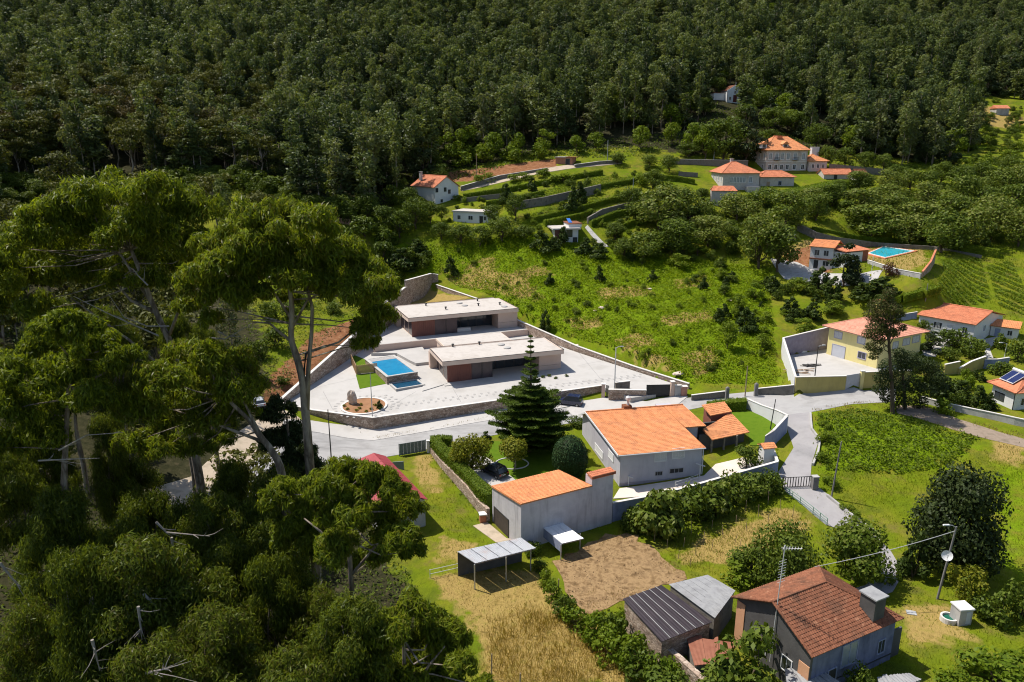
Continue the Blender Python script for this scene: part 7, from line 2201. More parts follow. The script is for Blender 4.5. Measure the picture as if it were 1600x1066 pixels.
T(K_dbush, [(1375,470,430,75),(1280,455,415,45),(1300,470,430,40),(1345,465,440,45),(1165,515,480,40),(1155,500,470,26),(1235,490,462,34),(1270,500,470,36),(1205,455,430,30)], 'dark green shrub at the right side of the fern field', 'shrub', 'dark shrubs by the fern field')
T([Kind(crown_broad(90, 3, 4, .3, 12, 900, .3), L_plum, M_bark, 'plum_tree')], [(1392,432,408,30)], 'reddish leaved small tree beside the pool lawn')
T(K_dbush, [(704,430,398,24),(852,520,482,24),(650,400,372,45),(630,425,385,60),(936,440,412,20),(985,408,384,20),(860,445,425,18),(1020,440,420,18),(1100,452,432,18)], 'isolated dark green bush standing in the fern field', 'shrub', 'isolated dark bushes in the fern field')
T(K_smallt, [(1135,545,500,34),(1150,500,462,24),(1090,400,370,40),(1060,420,395,36),(1190,545,520,30),(1180,470,440,30),(1260,520,495,40),(1300,492,468,40),(1245,455,432,36)], 'bright green young tree in the fern field', 'tree', 'young trees in the fern field')
# shrubs round the white houses at the forest edge
T(K_round, [(625,372,325,50),(650,358,305,50),(600,365,318,45),(672,350,312,36),(690,375,345,36),(720,380,348,46),(750,385,350,44),(785,378,335,56),(805,345,300,36),(690,345,318,22),(770,350,318,36),(640,340,290,40),(575,345,300,40),(820,375,350,40)], 'dense leafy tree around the white houses below the forest', 'tree', 'leafy trees around the white houses')
T(K_dbush, [(845,392,358,40),(866,392,368,30),(880,383,352,22),(915,395,370,36),(935,402,378,36),(895,330,288,30),(905,318,282,26),(790,318,285,26),(832,300,276,20)], 'dark tall shrub near the modern white house', 'shrub', 'dark shrubs near the modern white house')
T(K_bbush, [(815,282,268,40),(850,275,262,30),(880,285,268,40),(760,285,268,40),(720,260,230,40),(755,255,222,45),(800,252,225,40),(840,248,222,36),(1000,290,268,30),(1040,300,282,40)], 'bright green bush on the terraces', 'shrub', 'bright bushes on the terraces')
T(K_smallt, [(700,258,205,36),(725,255,200,40),(770,250,205,36),(810,246,205,30),(850,240,200,34),(900,240,210,30),(930,236,205,30),(1000,232,195,34),(1050,228,190,30),(1085,240,190,40),(1100,250,200,40)], 'light green tree at the foot of the forest', 'tree', 'light green trees at the foot of the forest')
T(K_round, [(1290,262,225,30),(1320,262,228,34),(1350,268,235,34),(1380,270,238,34),(1245,212,170,45),(1275,235,190,45),(1205,205,165,45),(1165,190,160,40),(1100,180,150,40),(1120,150,118,30),(1165,150,112,34),(1190,175,135,40)], 'mid green broad tree on the slope round the chapel and manor', 'tree', 'broad trees round the chapel and manor')
# right valley: terraces beyond the trees
T(K_bbush, [(1540,260,240,30),(1575,250,232,34),(1510,275,255,36),(1590,235,218,24),(1545,225,210,26),(1565,290,268,36),(1520,235,222,24)], 'bright shrub on the far valley terraces at the right', 'shrub', 'bright shrubs on the far valley terraces')

_rb = np.random.default_rng(71)
def fill(poly, n, K, hs, short, cat, group, seed, minus=(), mass=None):
    r = np.random.default_rng(seed); L = []
    x0, x1 = min(p[0] for p in poly), max(p[0] for p in poly); y0, y1 = min(p[1] for p in poly), max(p[1] for p in poly)
    while len(L) < n:
        p = (r.uniform(x0,x1), r.uniform(y0,y1))
        if in_poly(p[0], p[1], poly) and not any(in_poly(p[0], p[1], m_) for m_ in minus): L.append(p)
    if mass:
        pts = []
        for p in L:
            i = int(r.integers(len(K))); hh = r.uniform(*hs); w = hh*r.uniform(.9,1.5); q = G(*p)
            pts.append((q[0], q[1], q[2]-.1, (w/K[i].w, w/K[i].w, hh/K[i].h), r.uniform(0,6.28), i))
        scatter_object(mass, short, pts, [first_parts(k) for k in K]); return
    for p, lb in zip(L, place_labels(short, L)):
        k = K[int(r.integers(len(K)))]; hh = r.uniform(*hs); k.place(G(*p), hh, lb, cat, group, w=hh*r.uniform(.9,1.5))
_keep = [[(1340,378),(1465,378),(1465,440),(1340,440)],[(1210,395),(1350,395),(1350,450),(1210,450)],[(855,335),(925,335),(925,400),(855,400)]]
fill([(700,300),(1010,262),(1090,300),(1010,420),(860,372),(700,350)], 130, K_bush + K_bbush, (.9,2.4), 'low green terrace bush', 'bush', 'low bushes on the terraces', 72, _keep)
fill([(990,300),(1240,320),(1560,270),(1620,290),(1620,400),(1470,390),(1250,350),(1200,430),(1030,420)], 110, K_round + K_bush + K_chest[:1], (1.6,4.6), 'leafy bush in the orchard belt', 'bush', 'leafy bushes in the orchard belt', 73, _keep)
fill([(640,385),(860,375),(1190,430),(1215,560),(1090,590),(900,520),(720,440)], 90, K_bbush + K_smallt + K_bush[:1], (.7,1.9), 'small bright scrub bushes growing through the bracken field', 'bush', None, 74, mass='scrub_bushes')
fill([(1080,430),(1330,460),(1300,500),(1210,520),(1110,500)], 40, K_bush + K_smallt + K_dbush, (1.2,3.2), 'leafy scrub bush at the field edge', 'bush', 'scrub bushes at the right edge of the fern field', 75)
fill([(1380,545),(1430,548),(1470,590),(1540,590),(1540,640),(1470,625),(1420,600)], 26, K_bush + K_dbush + K_bbush[:1], (1.2,3.0), 'garden shrub behind the ochre wall', 'shrub', 'garden shrubs of the right hand houses', 76)
fill([(1480,165),(1560,158),(1604,165),(1604,262),(1500,262)], 60, K_bush + K_bbush[:1] + K_smallt[:1], (1.2,3.4), 'low scrub of the far clearing at the right edge of the forest', 'bush', None, 78, mass='clearing_scrub')
fill([(0,292),(380,282),(520,338),(650,288),(682,258),(692,285),(660,305),(525,358),(380,308),(0,320)], 150, K_round + K_bush, (2.5,6.5), 'dense green scrub along the foot of the hillside forest', 'bush', None, 79, mass='forest_edge_scrub')
fill([(1500,180),(1600,190),(1600,300),(1500,290)], 40, K_bush + K_bbush + K_round, (1.5,4.0), 'shrub on the far valley terraces', 'shrub', 'shrubs on the far valley terraces', 77)
# garden of the right-hand houses: clipped round bushes on stems
for i, (px, yb, yt, w, lb) in enumerate(((1488,545,512,46,'clipped umbrella shaped tree in front of the long white house'),(1516,558,525,44,'clipped dome shaped tree beside the curving path'),(1483,564,541,32,'small round clipped bush below the umbrella tree'),
     (1456,548,516,40,'layered dark garden tree with pale trunk on the patio'),(1443,512,498,26,'low clipped dome bush at the white house front'),(1560,544,518,24,'round clipped bush beyond the curving path'),(1590,565,528,40,'dense clipped bush at the right edge beside the lamp post'),
     (1560,585,562,40,'yellow green shrub behind the solar panel roof'),(1500,636,612,30,'round bright green bush behind the pale wall'),(1537,636,613,22,'small round bush at the corner of the solar house'))):
    tree_px((K_bush if i not in (3,) else K_darkt), px, yb, yt, lb, 'tree' if i in (0,1,3) else 'bush', None, w)
T(K_dbush, [(1470,625,585,50),(1500,630,592,40),(1525,640,600,36),(1455,600,572,40),(1545,640,610,24)], 'dark garden shrub behind the pale wall of the right hand houses', 'shrub', 'dark garden shrubs behind the pale wall')
T(K_bbush, [(1470,645,618,40),(1440,606,585,40),(1490,618,598,34)], 'bright garden shrub behind the pale wall of the right hand houses', 'shrub', 'bright garden shrubs behind the pale wall')

# trees in the lower right
tree_px(Kind(crown_broad(101, 9, 9, .3, 60, 15000, .36, shape='round'), L_dark, M_bark, 'dark_tree'), 1490, 892, 724, 'big dark evergreen tree in the meadow behind the dish pole', 'tree', None, 152)
tree_px(K_dbush, 1427, 903, 828, 'dark pointed shrub left of the big dark tree', 'shrub', None, 52)
tree_px(K_yel[0], 1505, 945, 880, 'young yellow green tree in front of the big dark tree', 'tree', None, 66)
tree_px(Kind(crown_broad(131, 6, 7.5, .8, 36, 6500, .40), leaf_mat('walnut_leaf', [(.055,.09,.008),(.09,.135,.012),(.125,.17,.016),(.17,.20,.035)], .35, .5, .2), M_bark, 'walnut_tree'), 1332, 905, 812, 'walnut tree with bright broad leaves above the old house', 'tree', None, 118)
tree_px(Kind(crown_broad(132, 6, 8.5, .5, 36, 6500, .38), L_broad, M_bark, 'leafy_tree'), 1222, 912, 818, 'rounded green tree left of the walnut tree behind the old house', 'tree', None, 130)
tree_px(K_bbush[0], 1150, 905, 868, 'bright low bush beside the fibre cement roof', 'bush', None, 70)
tree_px(K_round[1], 1172, 905, 855, 'low bushy green tree at the corner of the fibre cement roof', 'bush', None, 80)
tree_px(K_bush[0], 1175, 1090, 985, 'flowering leafy shrub in front of the old house gable', 'bush', None, 120)
tree_px(K_bush[1], 1130, 1095, 1035, 'loose shrub below the rust red roof', 'bush', None, 80)
tree_px(K_bush[2], 1345, 1085, 1040, 'spiky palm like shrub under the bluish shaded wall', 'bush', None, 50)
T(K_bush, [(1560,975,925,60),(1595,965,905,60),(1530,960,930,40)], 'leafy bush at the right edge near the concrete box', 'bush', 'bushes at the right edge near the concrete box')
T(K_bbush, [(1560,1066,1020,110),(1500,1075,1045,70),(1600,1050,1010,70),(1385,912,895,26),(1405,905,895,16)], 'bright leafy vine mass in the lower right corner', 'bush', 'bright vine masses in the lower right')
K_figs = Kind(crown_broad(130, 3, 4.2, .1, 24, 2600, .42), L_chest, M_bark, 'fig_bush')
# row of fig bushes and vines along the shaded wall
for i,(px,yb,yt,w,lb) in enumerate(((1030,828,762,70,'big leafy fig bush at the left end of the shaded wall'),(1080,806,752,56,'leafy fig bush second in the row below the shaded wall'),(1115,795,750,50,'leafy bush in the middle of the row below the shaded wall'),(1150,783,742,44,'leafy vine bush right of the middle of the shaded wall'),(1180,772,742,40,'vine bush near the right end of the shaded wall'),(1205,765,738,36,'small vine bush at the wall corner by the lane'),(992,826,795,36,'pale leaved low bush at the foot of the fig row'))):
    tree_px(K_bush if i % 2 else K_figs, px, yb+2, yt-3, lb, 'bush', None, w*1.45, name='fig_bush')
# hedge line between the dry meadow and the tilled plot
for i,(px,yb,yt,w) in enumerate(((842,892,872,26),(850,915,888,30),(862,935,905,36),(880,965,925,44),(900,985,945,50),(925,1000,955,56),(955,1005,958,50),(950,1030,980,66),(985,1040,985,60),(1000,1060,1010,70),(1035,1075,1025,66),(965,1000,950,36),(1040,1095,1045,80),(830,868,850,22))):
    tree_px(K_bbush if i % 3 else K_bush, px, yb, yt, 'bramble bush, %snearest to the small white shelter in the hedge line' % ORD[i] if i < 13 else 'bramble bush between the two shelters', 'bush', 'bramble bushes of the hedge line', w, name='bramble_bush')
# garden of the grey house
M_topi = L_yel
tree_px(Kind(crown_broad(110, 4.2, 4.6, 1.5, 22, 5200, .26, flat=.75, shape='dome'), L_yel, M_deadwood, 'umbrella_tree'), 803, 736, 682, 'clipped yellow green umbrella tree on a pale trunk in the garden', 'tree', None, 52)
tree_px(Kind(crown_broad(111, 4.2, 5.2, .8, 22, 5200, .27), L_yel, M_bark, 'fruit_tree'), 738, 742, 679, 'bushy yellow green fruit tree beside the black car', 'tree', None, 66)
tree_px(K_bush[1], 1166, 732, 694, 'round bright bush on the terrace beside the garden oven', 'bush', None, 46)
tree_px(K_bush[2], 868, 705, 668, 'dark leafy shrub behind the round clipped conifer', 'bush', None, 40)
tree_px(K_bush[0], 901, 664, 648, 'yellow green shrub right of the tiered conifer', 'bush', None, 36)
T(K_bush, [(832,866,846,30),(736,900,880,1)][:1], 'small nettle bush between the two shelters', 'bush')
T(K_dbush, [(760,640+50,672,22)], 'small dark shrub left of the tiered conifer', 'shrub')
# island plants
for px, yb, yt, w, lb in ((593,640,624,14,'small conifer planted at the right end of the mulch bed'),):
    tree_px(K_dbush, px, yb, yt, lb, 'shrub', None, w, g=lambda x, y: GYARD(x, y)+np.array([0,0,.1]))
for px, yb in ((538,636),(543,641),(557,643),(565,634),(580,641),(572,645),(586,635),(548,632),(562,640)):
    tree_px(K_yel, px, yb, yb-4.5, 'low tufted plant in the oval mulch bed', 'plant', 'low tufted plants in the mulch bed', 7, g=lambda x, y: GYARD(x, y)+np.array([0,0,.1]), name='tufted_plant', trunk=False)
for px, yb in ((848,590),(858,588),(868,592),(885,588)):
    tree_px(K_bush, px, yb, yb-5, 'small round bush planted in the yard near the villa end', 'bush', 'small round bushes in the villa yard', 7, g=GYARD)

# round clipped conifer, hedges
def clipped_ball():
    b = G(890, 742); top = z_for_row(b, 682); hgt = top-b[2]; w = 64*(b[1]*CT)/F_PX
    rng = np.random.default_rng(3); n = 5200
    d = rng.normal(size=(n,3)); d /= np.linalg.norm(d,axis=1,keepdims=True)
    d = d[d[:,2] > -.75]; n = len(d)
    bump = 1 + .03*np.sin(d[:,0]*9)*np.sin(d[:,1]*8+1)*np.sin(d[:,2]*7)
    rr = rng.uniform(.93,1.0,n)*bump
    p = d*rr[:,None]*np.array([w/2,w/2,hgt*.56]) + np.array([0,0,hgt*.45])
    v, q = leaf_quads(p, d+rng.normal(size=(n,3))*.35, .26, .5, rng)
    e = empty('clipped_conifer', b, 'round clipped dark conifer beside the grey house gable', 'shrub')
    me = mesh_np('crown', v, q, leaf_mat('clipped_conifer_leaf', [(.018,.045,.016),(.030,.062,.020),(.042,.080,.024)], .1, .6, .1)); c = bpy.data.objects.new('crown', me); COL.objects.link(c); c.parent = e
    mb = MB(); mb.tube([(b[0],b[1],b[2]-.3),(b[0],b[1],b[2]+hgt*.5)], .2, 7); mb.build('trunk', M_bark, e)
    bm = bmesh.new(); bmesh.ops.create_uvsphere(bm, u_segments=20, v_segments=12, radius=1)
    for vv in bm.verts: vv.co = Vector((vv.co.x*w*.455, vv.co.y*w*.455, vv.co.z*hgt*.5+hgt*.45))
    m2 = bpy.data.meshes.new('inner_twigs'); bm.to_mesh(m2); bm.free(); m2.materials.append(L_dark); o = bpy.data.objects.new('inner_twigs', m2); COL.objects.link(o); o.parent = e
clipped_ball()

def hedge(name, pts_px, width, tops, label, leafm, leaf=.2, dens=90, g=G, seed=1, round_=.3):
    """a clipped hedge along ground points: leaves over a rounded box"""
    P = [g(*p) for p in pts_px]; rng = np.random.default_rng(seed)
    T_ = [z_for_row(p, t) for p, t in zip(P, tops)]
    mid = np.mean(P, 0); e = empty(name, mid, label, 'hedge')
    pos, nor = [], []
    mb = MB()
    for i in range(len(P)-1):
        a, b = P[i], P[i+1]; d = b-a; d[2] = 0; L = np.hypot(d[0],d[1]); u = d/L; s = np.array([-u[1],u[0],0])
        n = int(L*dens*(width+2))
        t = rng.random(n); hgt = (T_[i]+(T_[i+1]-T_[i])*t); gz = a[2]+(b[2]-a[2])*t
        f = rng.random(n)
        side = np.where(f < .35, -1, np.where(f < .55, 1, 0))
        off = np.where(side == 0, rng.uniform(-.5,.5,n), side*.5)*width
        zz = np.where(side == 0, hgt, gz + (hgt-gz)*rng.random(n))
        p = a[None]*0 + np.stack([a[0]+d[0]*t+s[0]*off, a[1]+d[1]*t+s[1]*off, zz + rng.normal(size=n)*.06], 1)
        p[:,:2] += rng.normal(size=(n,2))*.06
        nn = np.where((side == 0)[:,None], np.array([[0,0,1.]]), s[None]*side[:,None]) + rng.normal(size=(n,3))*.45
        pos.append(p); nor.append(nn/np.linalg.norm(nn,axis=1,keepdims=True))
        w2 = width*.42
        c = lambda q, z, o: (q[0]+s[0]*o, q[1]+s[1]*o, z)
        mb.hexa([c(a,a[2]-.3,-w2),c(b,b[2]-.3,-w2),c(b,b[2]-.3,w2),c(a,a[2]-.3,w2),c(a,T_[i]-.12,-w2),c(b,T_[i+1]-.12,-w2),c(b,T_[i+1]-.12,w2),c(a,T_[i]-.12,w2)])
    v, q = leaf_quads(np.concatenate(pos), np.concatenate(nor), leaf, .6, rng)
    me = mesh_np('foliage', v - np.array(mid), q, leafm); o = bpy.data.objects.new('foliage', me); COL.objects.link(o); o.parent = e
    mb.build('inner_twigs', leafm, e)['kind'] = 'stuff'
    return e
hedge('hedge', [(679,704),(695,724),(716,748),(738,773),(757,798),(768,806)], 1.7, [686,703,722,744,764,772], 'long clipped bright green hedge along the garden wall', L_hedge, .22, 190)
hedge('hedge', [(674,697),(690,694),(706,695)], 1.5, [684,682,684], 'short rounded hedge at the corner by the field gate', L_hedge, .22, 190, seed=2)
hedge('hedge', [(1106,646),(1135,641),(1165,640)], 2.2, [630,626,624], 'dark clipped hedge behind the orange veranda roof', L_hedge, .22, 80, seed=3)
hedge('vine_trellis', [(1232,312),(1262,305),(1295,298),(1325,292)], 7.0, [298,293,286,281], 'bright green vine trellis canopy in front of the manor', L_bright, .4, 22, seed=4)
hedge('vine_trellis', [(1380,500-24),(1410,470),(1440,462),(1462,455)], 3.0, [470,460,452,446], 'long bright vine pergola below the pool lawn', L_bright, .3, 40, seed=5)
hedge('vine_trellis', [(1470,388),(1500,392),(1560,402)], 2.5, [376,380,390], 'vine covered pergola along the lane above the vegetable plot', L_bright, .35, 40, seed=6)

# vine rows along the terraces
for i, (pts, lb) in enumerate((([(724,311),(800,299),(870,285),(940,273)],'uppermost long vine row below the dirt track'),([(800,327),(860,315),(930,297),(992,286)],'second vine row above the dark terrace wall'),([(832,347),(900,331),(950,317),(1012,309)],'vine row between the two dark terrace walls'),
        ([(922,353),(960,338),(1020,327)],'short vine row behind the modern white house'),([(850,352),(905,341),(925,334)],'short vine row left of the modern white house'),([(760,322),(800,316),(850,305)],'vine row beside the white annex'),([(950,365),(985,352),(1030,343)],'lowest vine row among the terrace shrubs'),
        ([(1270,362),(1340,376),(1400,380),(1450,386)],'vine row along the grey wall above the pool'),([(1010,280),(1060,283),(1085,288)],'vine row left of the granite farmhouse'))):
    hedge('vine_row', pts, 1.7, [p[1]-7.5 for p in pts], lb, L_bright if i % 2 == 0 else L_hedge, .34, 42, seed=50+i)
# ------------------------------------------------------------------ tiered conifer (Norfolk Island pine)
def araucaria():
    b = G(828, 706); top = z_for_row(b, 520); h = top-b[2]
    e = empty('tiered_conifer', b, 'tall tiered Norfolk Island pine standing in front of the villa', 'tree')
    rng = np.random.default_rng(21)
    mb = MB(); mb.tube([(b[0],b[1],b[2]-.4),(b[0]+.1,b[1],b[2]+h*.5),(b[0],b[1],top)], [.32,.17,.03], 8); mb.build('trunk', M_bark, e)
    tiers = [(.035,.16),(.075,.26),(.12,.42),(.165,.62),(.215,.85),(.275,1.1),(.335,1.4),(.40,1.8),(.455,2.3),(.50,3.6),(.55,4.6),(.60,5.3),(.655,5.9),(.71,6.3),(.765,6.4),(.82,6.2),(.875,5.6),(.93,4.8)]
    P, N, S = [], [], []
    wood = MB()
    for k, (t, rad) in enumerate(tiers):
        z0 = top - t*h; nb = 6 if k < 9 else 9
        a0 = rng.uniform(0,6.28)
        for j in range(nb):
            a = a0 + 2*math.pi*j/nb + rng.normal()*.16
            if rng.random() < .06: continue
            R = rad*rng.uniform(.70,1.12)*(1+.10*math.sin(a*2+k*.7)); lift = .28 if k < 9 else .18
            d = np.array([math.cos(a), math.sin(a), 0]); sd = np.array([-d[1], d[0], 0])
            m = max(5, int(R*12)); ts = np.linspace(.08,1,m)
            spine = np.array([b[0],b[1],z0]) + d*(ts*R)[:,None] + np.array([0,0,1.0])*((-.10*ts + lift*ts**2.2)*R)[:,None]
            wood.tube([spine[0], spine[m//2], spine[-1]], [.05,.035,.015], 4)
            # plumes of upturned branchlets along the bough
            for q, tt in zip(spine, ts):
                c = 40
                wd = (.22 + .46*R*.42*math.sin(math.pi*min(1,.15+.8*tt)))
                o = rng.normal(size=(c,1))*wd*.6
                pos = q + sd*o + np.array([0,0,1.])*(rng.uniform(-.02,.16,(c,1)) + np.abs(o)*.18) + d*rng.normal(size=(c,1))*.08
                nn = sd*np.sign(o)*.3 + np.array([0,0,.8]) + rng.normal(size=(c,3))*.5
                P.append(pos); N.append(nn); S.append(np.full(c, .34 if k > 8 else .22))
    wood.build('bough', M_bark, e)['kind'] = 'stuff'
    P, N = np.concatenate(P), np.concatenate(N); N /= np.linalg.norm(N,axis=1,keepdims=True)
    v, q = leaf_quads(P, N, np.concatenate(S), .38, rng)
    me = mesh_np('crown', v-np.array(b), q, L_coni); o = bpy.data.objects.new('crown', me); COL.objects.link(o); o.parent = e
araucaria()

# ------------------------------------------------------------------ tall ragged pine with a dark evergreen at its foot
def ragged_pine():
    b = G(1395, 646); e = empty('ragged_pine', b, 'tall ragged pine with brown tinged clumps beside the road', 'tree')
    rng = np.random.default_rng(31)
    Y = b[1]
    pt = lambda px, py, dy=0: at_depth(px, py, Y+dy)
    mb = MB(); mb.tube([b-(0,0,.4), pt(1394,610), pt(1391,570), pt(1389,530), pt(1383,500)], [.36,.30,.24,.18,.06], 9); mb.build('trunk', M_bark, e)
    cl = [(1372,478,12,0),(1385,470,11,1),(1398,482,10,-1),(1362,492,11,0),(1380,498,13,1),(1398,500,9,0),(1368,512,12,-1),(1358,522,9,1),(1385,516,12,0),(1396,520,8,1),(1372,530,9,0),(1390,458,9,0),(1405,490,8,1),(1360,542,8,-1),(1372,548,7,0),(1365,556,7,1),(1410,512,6,0)]
    C = np.array([pt(x,y,d) for x,y,r,d in cl]); R = np.array([r for x,y,r,d in cl])*1.35*Y/F_PX
    limb = MB()
    for c in C: limb_tube(limb, pt(1388, min(560, 533+random.uniform(-20,20))), c, .09, .03, rng, 5, 4, .08)
    limb.build('limb', M_bark, e)['kind'] = 'stuff'
    p, nr = clump_cloud(C, R, 9500, rng, .75, .3, .7, .3)
    v, q = leaf_quads(p, nr, .34, .4, rng)
    me = mesh_np('crown', v-np.array(b), q, L_pine); o = bpy.data.objects.new('crown', me); COL.objects.link(o); o.parent = e
    b2 = G(1415, 640); e2 = empty('dark_evergreen', b2, 'dark wide evergreen tree under the ragged pine by the road', 'tree')
    Y = b2[1]
    mb = MB(); mb.tube([b2-(0,0,.4), pt(1412,600), pt(1408,560)], [.3,.25,.1], 8); mb.build('trunk', M_bark, e2)
    cl = [(1395,575,18,0),(1420,565,18,0),(1445,572,16,1),(1462,590,15,0),(1380,590,13,-1),(1400,605,16,0),(1425,600,18,1),(1448,610,14,-1),(1375,608,10,0),(1410,625,13,0),(1435,628,12,1),(1405,552,10,0),(1470,605,10,1),(1385,622,9,0),(1460,575,12,2)]
    C = np.array([pt(x,y,d) for x,y,r,d in cl]); R = np.array([r for x,y,r,d in cl])*1.25*Y/F_PX
    p, nr = clump_cloud(C, R, 13000, rng, .8, .4, .55, .3)
    v, q = leaf_quads(p, nr, .34, .5, rng)
    me = mesh_np('crown', v-np.array(b2), q, L_dark); o = bpy.data.objects.new('crown', me); COL.objects.link(o); o.parent = e2
ragged_pine()
# ------------------------------------------------------------------ the rest of the forest, one mass
_objs = []
for k in K_eucf + K_pinef + K_darkt + K_smallt: _objs.append(first_parts(k))
_pick = {'euc': range(0,5), 'pine': range(5,7), 'round': range(7,9), 'smallt': range(9,11)}
_kh = [k.h for k in K_eucf + K_pinef + K_darkt + K_smallt]; _kw = [k.w for k in K_eucf + K_pinef + K_darkt + K_smallt]
_pts = []
for (x, y, z, hh, kind) in rest:
    i = random.choice(list(_pick[kind]))
    far = 1 + max(0, (y-300))*.0006
    w = (random.uniform(5.5,9) if kind == 'euc' else random.uniform(8,12)) * far
    _pts.append((x, y, z-.3, (w/_kw[i], w/_kw[i], hh/_kh[i]), random.uniform(0,6.28), i))
print('forest trees in the mass:', len(_pts))
scatter_object('hillside_forest', 'dense dark eucalyptus forest covering the whole hillside', _pts, _objs)

# ------------------------------------------------------------------ the near eucalyptus grove
def crown_euc_near(seed, h=14, w=9.5, n=34000, leaf=.36):
    rng = np.random.default_rng(seed)
    cs, rs = [], []
    for i in range(46):
        a = rng.uniform(0,2*math.pi); t = rng.random()**.8; rad = w*.5*math.sqrt(rng.random())*(1-.55*t)
        cs.append((math.cos(a)*rad, math.sin(a)*rad, h*(.22+.72*t))); rs.append(rng.uniform(.75,1.35))
    p, nr = clump_cloud(np.array(cs), np.array(rs), n, rng, .9, .1, .75, .5, .28)
    v, q = leaf_quads(p, nr, leaf*1.2, .2, rng, .58)
    mb = MB(); limb_tube(mb, (0,0,-2), (rng.normal()*.5,rng.normal()*.5,h*.85), .24, .05, rng, 7, 7, .03)
    for c in cs[:22]: limb_tube(mb, (0,0,h*rng.uniform(.2,.6)), c, .07, .015, rng, 5, 4, .08)
    return v, q, mb
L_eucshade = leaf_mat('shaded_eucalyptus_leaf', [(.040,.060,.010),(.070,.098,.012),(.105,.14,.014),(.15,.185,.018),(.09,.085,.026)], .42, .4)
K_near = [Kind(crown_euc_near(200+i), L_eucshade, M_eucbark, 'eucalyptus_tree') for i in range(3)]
def near_mass(pts, short, cat='tree'):
    r = np.random.default_rng(321)
    for i, (px, py, Y, hh, lb) in enumerate(pts):
        if i in (11,): continue
        Y += r.uniform(-3,4); p = at_depth(px + r.uniform(-20,20), py, Y); p[2] -= r.uniform(-.5,3.2) if Y < 60 else 0     # the top of the crown is seen here
        g0 = H(p[0], p[1]); hh = max(hh, 8)
        k = K_near[i % 3]
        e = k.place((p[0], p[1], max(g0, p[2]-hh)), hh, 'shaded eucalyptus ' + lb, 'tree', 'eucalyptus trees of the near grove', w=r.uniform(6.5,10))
        if p[2]-hh > g0 + .5:     # carry the trunk down to the soil
            mb = MB(); mb.tube([(p[0],p[1],g0-.4),(p[0]+.2,p[1],(g0+p[2]-hh)/2),(p[0],p[1],p[2]-hh+.5)], [.34,.30,.25], 7)
            o = mb.build('lower_trunk', M_eucbark, None, origin=(p[0],p[1],g0)); o.parent = e; o.matrix_parent_inverse = Matrix.Identity(4)
            sx, sz = e.scale.x, e.scale.z
            inv = (Matrix.Translation(e.location) @ Matrix.Rotation(e.rotation_euler.z, 4, 'Z') @ Matrix.Diagonal((sx, sx, sz, 1))).inverted()
            o.data.transform(inv @ Matrix.Translation(o.location)); o.location = (0,0,0)
